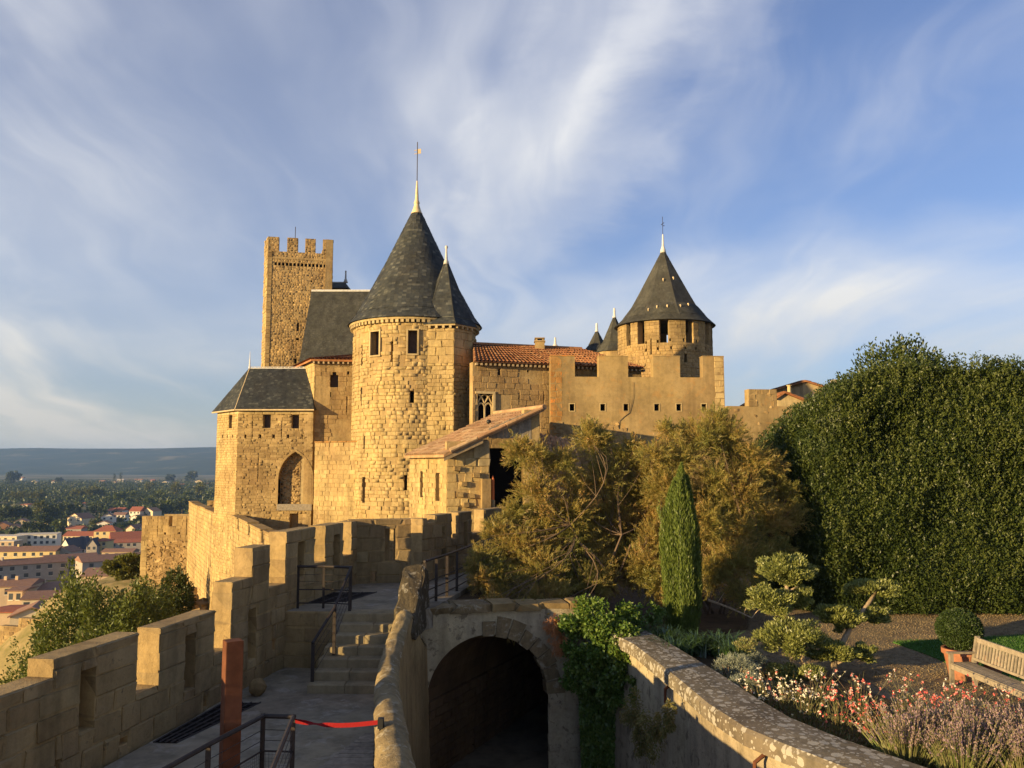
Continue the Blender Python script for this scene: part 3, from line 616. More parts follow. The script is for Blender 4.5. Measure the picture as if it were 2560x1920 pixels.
# ================================================================== the castle
def slate_cone(name, prof, c, parent, mat='slate', w=0.24, h=0.16, a_range=None, sides=0, a0=0.0):
    """rows of lapped slates round a cone (or a many-sided spire); prof runs from eave to tip as (radius, z)"""
    V = []; n = 0
    segs = []; tot = 0
    for (r0, z0), (r1, z1) in zip(prof, prof[1:]):
        l = math.hypot(r1 - r0, z1 - z0); segs.append((tot, l, r0, z0, r1, z1)); tot += l
    k = int(tot / h)
    if sides:      # lay each flat side on its own so that no slate sticks out past a hip
        for i in range(k):
            d = i * h
            for (t0, l, r0, z0, r1, z1) in segs:
                if t0 <= d <= t0 + l: break
            ca = math.cos(math.pi / sides); ta = math.tan(math.pi / sides); d2 = min(d + h * 1.9, t0 + l)
            ra, rb = (r0 + (r1 - r0) * (d - t0) / l) * ca, (r0 + (r1 - r0) * (d2 - t0) / l) * ca; za, zb = z0 + (z1 - z0) * (d - t0) / l, z0 + (z1 - z0) * (d2 - t0) / l
            dr, dz = (r1 - r0) / l, (z1 - z0) / l
            for q in range(sides):
                na = a0 + math.pi / sides + 2 * math.pi * q / sides; nx, ny = math.cos(na), math.sin(na); tx, ty = -ny, nx; hw = ra * ta; hb = rb * ta
                m = max(1, int(2 * hw / w)); ph = (i % 2) * 0.5
                for j in range(-1, m + 1):
                    u0, u1 = max(-1, -1 + 2 * (j + ph) / m), min(1, -1 + 2 * (j + 1 + ph) / m)
                    if u1 - u0 < 0.02: continue
                    lf = random.uniform(0.018, 0.032)
                    for (u, R_, H_, Z_, o_) in ((u0, ra, hw, za, lf), (u1 - .01, ra, hw, za, lf), (u1 - .01, rb, hb, zb, .004), (u0, rb, hb, zb, .004)):
                        V.append((c[0] + nx * (R_ + o_ * dz) + tx * H_ * u, c[1] + ny * (R_ + o_ * dz) + ty * H_ * u, Z_ - dr * o_))
                    n += 1
        return fast_mesh(name, np.array(V), np.arange(n * 4).reshape(n, 4), mat, parent, 'stuff')
    for i in range(k):
        d = i * h
        for (t0, l, r0, z0, r1, z1) in segs:
            if t0 <= d <= t0 + l: break
        u = (d - t0) / l; r = r0 + (r1 - r0) * u; z = z0 + (z1 - z0) * u
        dr, dz = (r1 - r0) / l, (z1 - z0) / l
        m = max(6, int(2 * math.pi * r / w)); ph = (i % 2) * 0.5 + random.random() * 0.15
        for j in range(m):
            a = 2 * math.pi * (j + ph) / m
            if a_range and not (a_range[0] <= (a - a_range[2]) % (2 * math.pi) <= a_range[1]): continue
            rr = r
            if sides:
                q = (a - a0) % (2 * math.pi / sides) - math.pi / sides; rr = r * math.cos(math.pi / sides) / math.cos(q)
                na = a - q
            else: na = a
            nx, ny = math.cos(na), math.sin(na)                                # facing of this strip of roof
            cx, cy = math.cos(a), math.sin(a); tx, ty = -math.sin(na), math.cos(na)
            hw = math.pi * rr / m * 1.02; lift = random.uniform(0.018, 0.035); L2 = h * 1.9
            skew = random.uniform(-0.02, 0.02)
            def pt(sx, dd, off):
                return (c[0] + (rr + dr * dd) * cx + tx * sx + nx * off * dz, c[1] + (rr + dr * dd) * cy + ty * sx + ny * off * dz, z + dz * dd - dr * off)
            V += [pt(-hw, skew, lift), pt(hw, -skew, lift), pt(hw, L2, 0.004), pt(-hw, L2, 0.004)]; n += 1
    return fast_mesh(name, np.array(V), np.arange(n * 4).reshape(n, 4), mat, parent, 'stuff')
def slate_plane(name, A, B, C, D, parent, mat='slate', w=0.26, h=0.17, lift=0.03, kind='stuff'):
    """lapped slates over a four-cornered roof side: A,B along the eave, D,C along the top (D above A)"""
    A, B, C, D = map(Vector, (A, B, C, D)); nrm = (B - A).cross(D - A).normalized(); V = []; n = 0
    H = ((D - A).length + (C - B).length) / 2; k = int(H / h)
    for i in range(k):
        u = i / k; u2 = min(1.0, (i + 1.9) / k); l0 = A.lerp(D, u); r0 = B.lerp(C, u); l1 = A.lerp(D, u2); r1 = B.lerp(C, u2)
        m = max(1, int((r0 - l0).length / w)); ph = (i % 2) * 0.5
        for j in range(-1, m + 1):
            a = max(0, min(1, (j + ph) / m)); b = max(0, min(1, (j + ph + 1) / m))
            if b - a < 1e-4: continue
            q = lift * random.uniform(0.7, 1.3); g = 0.01 / max(0.1, (r0 - l0).length)
            V += [l0.lerp(r0, a + g) + nrm * q, l0.lerp(r0, b - g) + nrm * q, l1.lerp(r1, b - g) + nrm * 0.004, l1.lerp(r1, a + g) + nrm * 0.004]; n += 1
    return fast_mesh(name, np.array([tuple(q) for q in V]), np.arange(n * 4).reshape(n, 4), mat, parent, kind)
def tile_roof(name, A, B, C, D, parent, mat='roof_tile', w=0.24, l=0.42, r=0.085, kind='stuff'):
    """half-round clay tiles in columns running up the slope"""
    A, B, C, D = map(Vector, (A, B, C, D)); nrm = (B - A).cross(D - A).normalized(); V = []; Fc = []; n = 0
    cols = max(2, int((B - A).length / w)); k = 4
    for i in range(cols):
        u = (i + 0.5) / cols; a = A.lerp(B, u); d = D.lerp(C, u); up = d - a; m = max(1, int(up.length / l)); up_n = up.normalized(); side = up_n.cross(nrm)
        for j in range(m):
            o = a + up * (j / m) + side * random.uniform(-0.012, 0.012); e = a + up * min(1.0, (j + 1.18) / m)
            rr = r * random.uniform(0.92, 1.08)
            b0 = n
            for (p, rad, lf) in ((o, rr, 0.035), (e, rr * 0.82, 0.0)):
                for q in range(k + 1):
                    t = math.pi * q / k; V.append(p + side * math.cos(t) * rad + nrm * (math.sin(t) * rad + lf)); n += 1
            for q in range(k): Fc.append((b0 + q, b0 + q + 1, b0 + k + 2 + q, b0 + k + 1 + q))
    return fast_mesh(name, np.array([tuple(q) for q in V]), np.array(Fc), mat, parent, kind)
def opening(parent, face, s0, s1, z0, z1, depth, mat='dark_void', name='window', frame=None):
    """the dark back of an opening, set well into the wall"""
    o = MB(); P = face.p
    o.quad(P(s0 - .02, z0 - .02, -depth), P(s1 + .02, z0 - .02, -depth), P(s1 + .02, z1 + .02, -depth), P(s0 - .02, z1 + .02, -depth))
    return o.build(name, mat, parent)
def hole_px(face_a, face_b, x0, y0, x1, y1):
    a = W(face_a, face_b, x0, y1); b = W(face_a, face_b, x1, y0); return (a[0], b[0], a[1], b[1])

# ---- round tower with conical slate roof
TC = (-5.85, 50.0); TR = 3.70; TZ = 8.05
t = thing('round_tower', 'tall round stone tower with large dark conical slate roof and weathervane', 'tower', (TC[0], TC[1], -10))
dr = Drum(TC, TR)
def drum_hole(px, pw, y0, y1, d=dr):
    """opening in the round wall at photo column px, width in metres, between rows y0 (top) and y1"""
    best = None
    for i in range(-150, 151):
        s = i * 0.01 * d.R; q = d.p(s, 0); 
        e = abs(1280 + F_PX * q.x / (q.y * _c) - px)
        if best is None or e < best[0]: best = (e, s, q.y)
    s, Y = best[1], best[2]
    return (s - pw / 2, s + pw / 2, S(px, y1, Y).z, S(px, y0, Y).z)
wins = [drum_hole(932, 0.62, 829, 888), drum_hole(1027, 0.52, 826, 884)]
slits = [drum_hole(899, 0.14, 862, 914), drum_hole(975, 0.14, 853, 905), drum_hole(899, 0.13, 968, 1015), drum_hole(1028, 0.24, 977, 1007), drum_hole(909, 0.14, 1090, 1122), drum_hole(909, 0.30, 1193, 1257), drum_hole(1014, 0.18, 1188, 1226)]
HO = wins + slits
tops = [(-math.pi * TR, math.pi * TR, TZ)]
core(MB(), dr, tops, -10, HO, 0.9, nsub=0.35, inset=0.05).build('wall_core', 'mortar', t)
for h in wins:
    w_ = opening(t, dr, *h, 0.42, 'shutter', 'shutter')
    fr = MB(); P = dr.p; e = 0.09
    for (a, b, c, d) in ((h[0] - e, h[0], h[2] - e, h[3] + e), (h[1], h[1] + e, h[2] - e, h[3] + e), (h[0], h[1], h[3], h[3] + e), (h[0], h[1], h[2] - e, h[2])):
        q = [P(a, c, 0.05), P(b, c, 0.05), P(b, d, 0.05), P(a, d, 0.05), P(a, c, -0.3), P(b, c, -0.3), P(b, d, -0.3), P(a, d, -0.3)]
        fr.add(q, [(0, 1, 2, 3), (0, 4, 5, 1), (1, 5, 6, 2), (2, 6, 7, 3), (3, 7, 4, 0)])
    fr.build('window_frame', 'pale_stone', w_)
for h in slits: opening(t, dr, *h, 0.6, 'dark_void', 'arrow_slit')
HOs = [(h[0] - .09, h[1] + .09, h[2] - .09, h[3] + .09) for h in wins] + slits
place_blocks(courses(dr, [(-5.9, 5.9, TZ)], -4.6, HOs, 0.215, 0.36, -0.3, 0.0, gap=0.007, dj=0.008, hj=0.25, skip=lambda s, z: random.random() < (0.14 if z < 5.5 else 0.5)), t, 'tower_stone', 300)
# corbel table and cornice under the eave
for k in range(46):
    a = dr.a0 - 1.75 + 3.5 * k / 45; s = (a - dr.a0) * TR
    mb = MB(); mb.obox(dr.p(s - 0.09, TZ - 0.02, -0.1), dr.p(s + 0.09, TZ - 0.02, -0.1) - dr.p(s - 0.09, TZ - 0.02, -0.1), dr.p(s, 0, 0.17) - dr.p(s, 0, -0.1), (0, 0, 0.17)); mb.build('corbel', 'pale_stone', t)
mb = MB(); mb.lathe([(3.5, TZ + 0.15), (3.9, TZ + 0.15), (3.93, TZ + 0.26), (3.5, TZ + 0.26)], TC, 72, cap=False); mb.build('cornice', 'pale_stone', t)
CP = [(4.02, TZ + 0.27), (3.62, TZ + 0.80), (2.60, TZ + 2.66), (1.86, TZ + 4.10), (0.30, TZ + 7.38)]
mb = MB(); mb.lathe([(3.4, TZ + 0.24)] + [(r - 0.02, z) for r, z in CP], TC, 64, cap=True); roof = mb.build('roof', 'slate', t)
slate_cone('slates', CP, TC, roof, 'slate', 0.24, 0.155)
zt = TZ + 7.36
mb = MB(); mb.lathe([(0.36, zt), (0.30, zt + 0.1), (0.17, zt + 0.5), (0.15, zt + 0.62), (0.19, zt + 0.66), (0.12, zt + 0.85), (0.045, zt + 2.05), (0.03, zt + 2.08)], TC, 14); fin = mb.build('finial', 'lead_gold', roof, smooth=True)
mb = MB(); mb.tube([(TC[0], TC[1], zt + 2.0), (TC[0], TC[1], zt + 4.55)], 0.028, 6); mb.build('weathervane_rod', 'iron', roof)
mb = MB(); zz = zt + 3.8
mb.obox((TC[0] + 0.02, TC[1] - 0.01, zz), (0.20, 0.02, 0.03), (0, 0.02, 0), (0, 0, 0.30)); mb.tube([(TC[0] - 0.2, TC[1], zz + 0.2), (TC[0], TC[1], zz + 0.25)], 0.02, 5); mb.tube([(TC[0] - 0.2, TC[1], zz - 0.02), (TC[0], TC[1], zz + 0.02)], 0.02, 5)
mb.build('weathervane', 'lead_gold', roof)

# ---- stair turret, six-sided, leaning against the round tower
UC = (-3.83, 47.75); UR = 1.6; UZ = 7.72; ua = [-math.pi / 2 + 0.38 + i * math.pi / 3 for i in range(6)]
t = thing('stair_turret', 'slim six-sided stair turret with pointed slate spire against the round tower', 'turret', (UC[0], UC[1], -10))
hexp = [(UC[0] + UR * math.cos(a), UC[1] + UR * math.sin(a)) for a in ua]
mb = MB(); mb.prism([(UC[0] + (UR - 0.06) * math.cos(a), UC[1] + (UR - 0.06) * math.sin(a)) for a in ua], -10, UZ); mb.build('wall_core', 'mortar', t)
bl = []
for i in (4, 5, 0, 1):
    fc = Face(hexp[i], hexp[(i + 1) % 6])
    lo = courses(fc, [(0, fc.len, UZ - 2.0)], -1.0, [], 0.23, 0.36, -0.25, 0.0, gap=0.008, dj=0.012)
    hi = courses(fc, [(0, fc.len, UZ)], UZ - 2.0, [], 0.45, 0.8, -0.25, 0.0, gap=0.008, dj=0.006)
    bl += lo + hi
place_blocks(bl, t, 'tower_stone', 300)
for i in (5, 0):
    fc = Face(hexp[i], hexp[(i + 1) % 6])
    for k in range(4):
        s = fc.len * (k + 0.5) / 4; mb = MB(); mb.obox(fc.p(s - 0.07, UZ - 0.02, -0.05), fc.p(s + 0.07, 0, -0.05) - fc.p(s - 0.07, 0, -0.05), fc.p(s, 0, 0.13) - fc.p(s, 0, -0.05), (0, 0, 0.14)); mb.build('corbel', 'pale_stone', t)
mb = MB(); mb.lathe([(1.4, UZ + 0.12), (1.76, UZ + 0.12), (1.78, UZ + 0.2), (1.4, UZ + 0.2)], UC, 6, False, ua[0]); mb.build('cornice', 'pale_stone', t)
UP = [(1.84, UZ + 0.2), (1.5, UZ + 0.62), (0.12, UZ + 4.0)]
mb = MB(); mb.lathe([(1.2, UZ + 0.18)] + [(r - 0.015, z) for r, z in UP], UC, 6, True, ua[0]); roof = mb.build('roof', 'slate', t)
slate_cone('slates', UP, UC, roof, 'slate', 0.22, 0.15, None, 6, ua[0])
for a in ua:
    mb = MB(); mb.tube([(UC[0] + r * math.cos(a), UC[1] + r * math.sin(a), z) for r, z in UP], 0.035, 5); mb.build('ridge_lead', 'old_slate', roof)
mb = MB(); zt = UZ + 3.98; mb.lathe([(0.17, zt), (0.13, zt + 0.2), (0.09, zt + 0.24), (0.05, zt + 0.85), (0.05, zt + 0.9), (0.09, zt + 0.98), (0.09, zt + 1.06), (0.03, zt + 1.12)], UC, 10); mb.build('finial', 'lead', roof, smooth=True)

# ---- square keep
t = thing('square_keep', 'tall square rubble stone keep with battlements and a row of small square holes', 'tower', (-19.5, 77, -2))
K = [(-23.3, 77.0), (-22.5, 75.4), (-16.75, 76.6), (-18.7, 82.8), (-24.6, 81.6)]
fcs = [Face(K[i], K[(i + 1) % 5]) for i in range(5)]
ZK, ZM = 19.75, 21.1
fr = fcs[1]; Lk = fr.len
hol = []
for k in range(14):
    s = Lk * (0.125 + 0.75 * k / 13); hol.append((s - 0.105, s + 0.105, 18.42, 18.72))
slit = [(Lk * 0.485 - 0.08, Lk * 0.485 + 0.1, 12.35, 13.15), (Lk * 0.48 - 0.1, Lk * 0.48 + 0.16, 11.5, 11.72), (Lk * 0.46 - 0.1, Lk * 0.46 + 0.12, 9.35, 9.8), (Lk * 0.40, Lk * 0.40 + 0.14, 14.9, 15.05), (Lk * 0.66, Lk * 0.66 + 0.16, 17.0, 17.15), (Lk * 0.9, Lk * 0.9 + 0.12, 16.9, 17.05)]
mt = [(0, 0.165), (0.29, 0.455), (0.566, 0.726), (0.838, 1.0)]
TP = [(0, Lk, ZK)] + [(a * Lk, b * Lk, ZM) for a, b in mt]
core(MB(), fr, TP, -2, hol + slit, 0.7, inset=0.04).build('wall_core', 'mortar', t)
for h in hol: opening(t, fr, *h, 0.4, 'dark_void', 'putlog_hole')
for h in slit: opening(t, fr, *h, 0.4, 'dark_void', 'arrow_slit')
bl = courses(fr, TP, 4.0, hol + slit, 0.19, 0.27, -0.2, -0.025, gap=0.012, dj=0.009, hj=0.35, tilt=0.04, skip=lambda s, z: random.random() < 0.12)
place_blocks(bl, t, 'rubble', 0, False)
q1 = courses(fr, [(0, 0.42, ZK)], 4.0, [], 0.36, 0.42, -0.2, 0.025, dj=0.01) + courses(fr, [(Lk - 0.45, Lk, ZK)], 4.0, [], 0.34, 0.45, -0.2, 0.025, dj=0.01)
place_blocks(q1, t, 'brown_block', 120, name='quoin', rest='quoins')
for i in (0, 2, 3, 4):
    f2 = fcs[i]; l2 = f2.len
    tp = [(0, l2, ZK)] + ([(0, l2, ZM)] if i == 0 and l2 < 1 else [(a * l2, b * l2, ZM) for a, b in ((0.0, 0.2), (0.34, 0.5), (0.63, 0.79), (0.93, 1.0))])
    core(MB(), f2, tp, -2, [], 0.7, inset=0.03).build('wall_core', 'mortar', t)
    if i in (0, 2): place_blocks(courses(f2, tp, 5.0, [], 0.3, 0.42, -0.2, 0.01, gap=0.02, dj=0.03), t, 'tower_stone', 60)
mb = MB(); mb.prism(K, ZK - 0.7, ZK - 0.5); mb.build('roof_deck', 'mortar', t)
mb = MB(); q = S(724, 592, 77); mb.tube([(q.x, 79, ZK - 0.5), (q.x, 79, ZM + 1.95)], 0.035, 5); mb.build('flagpole', 'iron', t)

# ---- great slate roofs behind the keep
t = thing('palace_building', 'broad building with steep grey slate roof between keep and round tower', 'building', (-12, 70, -2))
a, b, c, d = (-17.6, 67.4, 6.5), (-7.6, 67.4, 6.5), (-7.6, 72.2, 15.3), (-17.6, 72.2, 15.3)
mb = MB(); mb.add([a, b, c, d, (-17.6, 77, 6.5), (-7.6, 77, 6.5)], [(0, 1, 2, 3), (3, 2, 5, 4), (0, 3, 4), (1, 5, 2), (0, 4, 5, 1)]); roof = mb.build('roof', 'old_slate', t)
slate_plane('slates', a, b, c, d, roof, 'old_slate', 0.3, 0.2)
mb = MB(); mb.tube([(-17.6, 72.2, 15.32), (-7.6, 72.2, 15.32)], 0.1, 6); mb.build('ridge', 'lead', roof)
mb = MB(); mb.box(-17.4, -7.8, 67.6, 76.8, -2, 6.5); mb.build('wall', 'mortar', t)
t = thing('rear_roof', 'small far slate roof with white finial peeking beside the keep', 'roof', (-17, 84, -2))
e = S(835, 707, 84); z1 = e.z; xr = S(864, 707, 84).x; z0 = S(872, 735, 84).z; x0 = S(884, 735, 84).x
mb = MB(); mb.add([(-22, 81, z0), (x0, 81, z0), (x0, 87, z0), (-22, 87, z0), (-22, 84, z1), (xr, 84, z1)], [(0, 1, 5, 4), (2, 3, 4, 5), (1, 2, 5), (0, 4, 3), (0, 3, 2, 1)]); mb.build('roof', 'old_slate', t)
mb = MB(); mb.tube([(-22, 84, z1 + .02), (xr, 84, z1 + .02)], 0.1, 6); mb.build('ridge', 'lead', t)
mb = MB(); mb.lathe([(0.24, z1), (0.14, z1 + 0.35), (0.1, z1 + 0.4), (0.07, z1 + 1.1), (0.11, z1 + 1.15), (0.02, z1 + 1.3)], (xr, 84), 8); mb.build('finial', 'lead', t, smooth=True)
mb = MB(); mb.box(-21.5, x0 - 0.3, 81.3, 86.7, -2, z0); mb.build('wall', 'mortar', t)

# ---- house with a sloping tiled eave left of the round tower
t = thing('gate_house', 'plain stone house with tiled eave and one arched window left of the round tower', 'building', (-11, 54, -10))
HA, HB, HC = (-14.75, 56.0), (-12.12, 50.9), (-7.6, 51.6); HZ = 6.5
fl, ff = Face(HA, HB), Face(HB, HC)
wv = hole_px(HB, HC, 825, 930, 846, 968)
w2 = hole_px(HB, HC, 868, 928, 873, 936); sl = hole_px(HB, HC, 866, 992, 869, 1030); s3 = hole_px(HB, HC, 825, 980, 828, 993)
hs = [wv, w2, sl, s3]
core(MB(), ff, [(0, ff.len, HZ)], -10, hs, 0.6, inset=0.03).build('wall_core', 'mortar', t)
core(MB(), fl, [(0, fl.len, HZ)], -10, [], 0.6, inset=0.03).build('wall_core', 'mortar', t)
o = opening(t, ff, *wv, 0.4, 'shutter', 'window')
mb = MB(); P = ff.p; cxs = (wv[0] + wv[1]) / 2; r = (wv[1] - wv[0]) / 2      # shouldered arch head
for sgn in (-1, 1): mb.obox(P(cxs + sgn * r, wv[3] - 0.18, -0.3), ff.t.to_3d() * (-sgn * 0.13), (ff.n * 0.29).to_3d(), (0, 0, 0.18))
mb.build('arch_shoulder', 'brown_block', o)
for h in hs[1:]: opening(t, ff, *h, 0.4, 'dark_void', 'arrow_slit')
place_blocks(courses(ff, [(0, ff.len, HZ)], -1.0, hs, 0.28, 0.42, -0.2, 0.0, gap=0.014, dj=0.018, skip=lambda s, z: math.sin(s * 2.1 + 1.0) * math.cos(z * 1.3 + 0.6) > 0.25), t, 'rubble', 260)
place_blocks(courses(ff, [(0, ff.len, HZ)], HZ - 0.45, [], 0.45, 0.9, -0.2, 0.01), t, 'ashlar', 20)
place_blocks(courses(fl, [(0, fl.len, HZ)], 3.0, [], 0.4, 0.8, -0.2, 0.0, dj=0.006), t, 'tower_stone', 80)
e0, e1, e2 = Vector((HA[0] - 0.22, HA[1] - 0.12, HZ)), Vector((HB[0] - 0.15, HB[1] - 0.28, HZ)), Vector((HC[0], HC[1] - 0.25, HZ))
apex0, apex1 = Vector((-11.0, 60, HZ + 1.5)), Vector((-7.8, 58.2, HZ + 1.5))
mb = MB(); z_ = Vector((0, 0, -0.12)); mb.add([e0, e1, e2, apex1, apex0, e0 + z_, e1 + z_, e2 + z_], [(1, 2, 3, 4), (0, 1, 4), (0, 5, 6, 1), (1, 6, 7, 2)]); roof = mb.build('roof', 'roof_tile', t)
tile_roof('tiles', e1, e2, apex1, apex0, roof, 'roof_tile', 0.23, 0.4, 0.085); tile_roof('tiles', e0, e1, apex0, apex0 + Vector((-.2, .2, 0)), roof, 'roof_tile', 0.23, 0.4, 0.085)
for i in range(16):
    q = e1.lerp(e2, (i + 0.5) / 16); mb = MB(); mb.obox(q + Vector((-0.05, 0.03, -0.26)), (0.1, 0, 0), (0, 0.4, 0), (0, 0, 0.13)); mb.build('rafter_end', 'timber', roof)

# ---- curtain wall stub in front of it, with a battlement of narrow slots
t = thing('buttress_wall', 'low mottled stone wall with slotted top beside the arched tower', 'wall', (-10, 48.5, -10))
LA, LB = (-11.62, 49.3), (-8.7, 47.9); lf = Face(LA, LB)
hs = [hole_px(LA, LB, 822, 1104, 824, 1118), hole_px(LA, LB, 858, 1100, 860, 1114)]
tp = [(0, lf.len, 1.36)]
core(MB(), lf, tp, -10, hs, 0.5, inset=0.03).build('wall_core', 'mortar', t)
place_blocks(courses(lf, tp, -3.6, hs, 0.27, 0.4, -0.2, 0.0, gap=0.012, dj=0.012, skip=lambda s, z: random.random() < 0.12), t, 'tower_stone', 250)
place_blocks(courses(lf, [(0, lf.len, 1.45)], 1.36, [], 0.08, 0.5, -0.55, 0.04), t, 'orange_lichen_stone', 20, name='coping', rest='copings')
mb = MB(); mb.obox(lf.p(-0.02, -10, -0.5), lf.t.to_3d() * 0.3, (-lf.n * 2.2).to_3d(), (0, 0, 11.33)); mb.build('wall_return', 'mortar', t)

# ---- hip-roofed tower with the pointed arch
t = thing('arched_tower', 'square stone tower with hipped slate roof and tall pointed arch opening', 'tower', (-15, 52, -12))
V0, V1, V2, V3, V4 = (-18.72, 53.0), (-16.62, 50.6), (-12.05, 50.6), (-12.05, 55.5), (-18.72, 55.5)
AZ = 3.40
f0, f1 = Face(V0, V1), Face(V1, V2)
Hw = [hole_px(V1, V2, 657, 1036, 677, 1070), hole_px(V1, V2, 728, 1037, 748, 1071)]
Hs = [hole_px(V1, V2, x - 1, 1043, x + 2, 1097) for x in (631, 704, 768)] + [hole_px(V1, V2, 644, 1135, 647, 1200)]
Hp = [hole_px(V1, V2, x - 3, 1086, x + 3, 1095) for x in (613, 650, 684, 720)] + [hole_px(V1, V2, 754, 1086, 757, 1094)]
Hd = [hole_px(V1, V2, 723, 1284, 746, 1330)]
# pointed arch as a stack of narrow openings following two arcs
aL, z_b = W(V1, V2, 694, 1261); aR, _ = W(V1, V2, 777, 1261); _, z_s = W(V1, V2, 700, 1198); aM = (aL + aR) / 2; _, z_a = W(V1, V2, 736, 1129)
hw = (aR - aL) / 2; rise = z_a - z_s; Ra = (hw * hw + rise * rise) / (2 * hw)
def arch_half(z):
    if z <= z_s: return hw
    k = Ra * Ra - (z - z_s) ** 2
    return max(0.0, math.sqrt(max(0, k)) - (Ra - hw))
Ha = [(aL, aR, z_b, z_s)]
na_ = 14
for i in range(na_):
    za, zb = z_s + rise * i / na_, z_s + rise * (i + 1) / na_; w_ = arch_half((za + zb) / 2)
    if w_ > 0.02: Ha.append((aM - w_, aM + w_, za, zb))
Hall = Hw + Hs + Hp + Hd + Ha
core(MB(), f1, [(0, f1.len, AZ)], -12, Hall, 0.7, inset=0.03).build('wall_core', 'mortar', t)
Lw = [hole_px(V0, V1, 571, 1037, 580, 1071)]; Ls = [hole_px(V0, V1, 570, 1138, 572, 1200)]
Lp = [hole_px(V0, V1, x - 1.5, 1087, x + 1.5, 1095) for x in (556, 568, 581, 592)]
core(MB(), f0, [(0, f0.len, AZ)], -12, Lw + Lp, 0.7, inset=0.03).build('wall_core', 'mortar', t)
mb = MB()
for a, b in ((V2, V3), (V3, V4), (V4, V0)): core(mb, Face(a, b), [(0, Face(a, b).len, AZ)], -12, [], 0.5)
mb.build('rear_wall', 'mortar', t)
for h in Hw: opening(t, f1, *h, 0.35, 'shutter', 'shutter')
for h in Lw: opening(t, f0, *h, 0.35, 'shutter', 'shutter')
for h in Hs: opening(t, f1, *h, 0.4, 'dark_void', 'arrow_slit')
for h in Hp: opening(t, f1, *h, 0.4, 'dark_void', 'putlog_hole')
for h in Lp: opening(t, f0, *h, 0.4, 'dark_void', 'putlog_hole')
opening(t, f1, *Hd[0], 0.5, 'mortar', 'blocked_door')
# smooth arch ring, then the niche behind it: rubble lining at the left, a deep dark bay at the right
mb = MB(); ring = []
for i in range(13):
    z = z_s + rise * i / 12; ring.append((aM - arch_half(z), z))
ringr = [(2 * aM - s, z) for s, z in reversed(ring[:-1])]
rp = [(aL, z_b)] + ring + ringr + [(aR, z_b)]
def off_ring(s, z, k):
    dx, dz = s - aM, max(0.0, z - z_s) + 1e-6; l = math.hypot(dx, dz) if z > z_s else abs(dx)
    return (s + dx / l * k, z + (dz / l * k if z > z_s else 0))
for i in range(len(rp) - 1):
    (s0, z0), (s1, z1) = rp[i], rp[i + 1]; (o0, y0), (o1, y1) = off_ring(s0, z0, 0.13), off_ring(s1, z1, 0.13)
    mb = MB(); P = f1.p
    i0, j0, i1, j1 = s0, z0, s1, z1
    q = [P(i0, j0, .03), P(i1, j1, .03), P(o1, y1, .03), P(o0, y0, .03), P(i0, j0, -.68), P(i1, j1, -.68), P(o1, y1, -.68), P(o0, y0, -.68)]
    mb.add(q, [(0, 1, 2, 3), (1, 0, 4, 5), (3, 2, 6, 7), (0, 3, 7, 4), (2, 1, 5, 6)]); mb.build('voussoir', 'brown_block', t)
mb = MB(); sm = aL + (aR - aL) * 0.62
nf = Face(f1.p(aL - 0.1, 0, -0.45)[:2], f1.p(sm, 0, -0.45)[:2])
mb.obox(nf.p(0, z_b - 0.2, 0), nf.t.to_3d() * nf.len, (-nf.n * 0.3).to_3d(), (0, 0, 4.0)); niche = mb.build('niche_lining', 'rubble', t)
place_blocks(courses(nf, [(0, nf.len, z_a + 0.4)], z_b, [], 0.15, 0.2, -0.1, 0.02, gap=0.02, dj=0.02, hj=0.3, tilt=0.05), niche, 'rubble', 0, True)
mb = MB(); mb.obox(f1.p(sm - 0.02, z_b - 0.2, -0.45), f1.t.to_3d() * 0.26, (f1.n * -0.8).to_3d(), (0, 0, 4.0)); mb.build('niche_jamb', 'pale_stone', t)
mb = MB(); mb.quad(f1.p(sm + .2, z_b - .2, -1.3), f1.p(aR + .6, z_b - .2, -1.3), f1.p(aR + .6, z_a + .3, -1.3), f1.p(sm + .2, z_a + .3, -1.3)); mb.build('niche_back', 'brown_block', t)
mb = MB(); s0, z0 = W(V1, V2, 692, 1276); mb.obox(f1.p(aL - 0.04, z0, -0.25), f1.t.to_3d() * (aR - aL + 0.1), (f1.n * 0.3).to_3d(), (0, 0, z_b - z0 + .02)); mb.build('sill_beam', 'grey_timber', t)
def skip_arch(s, z):
    if z < z_b - 0.15 or z > z_a + 0.25: return False
    return abs(s - aM) < (arch_half(min(z, z_a - 0.02)) + 0.16 if z < z_a else 0.12)
place_blocks(courses(f1, [(0, f1.len, AZ - 0.25)], -4.0, Hw + Hs + Hp + Hd, 0.16, 0.34, -0.2, 0.0, gap=0.014, dj=0.022, hj=0.12, skip=lambda s, z: skip_arch(s, z) or random.random() < 0.06), t, 'brown_block', 300)
place_blocks(courses(f0, [(0, f0.len, AZ - 0.25)], -8.4, Lw + Lp + Ls, 0.16, 0.33, -0.2, 0.0, gap=0.014, dj=0.012, skip=lambda s, z: z < -3.2 and random.random() < 0.35), t, 'tower_stone', 200)
place_blocks(courses(f1, [(0, f1.len, AZ)], AZ - 0.25, [], 0.25, 0.8, -0.3, 0.012) + courses(f0, [(0, f0.len, AZ)], AZ - 0.25, [], 0.25, 0.8, -0.3, 0.012), t, 'pale_stone', 40)
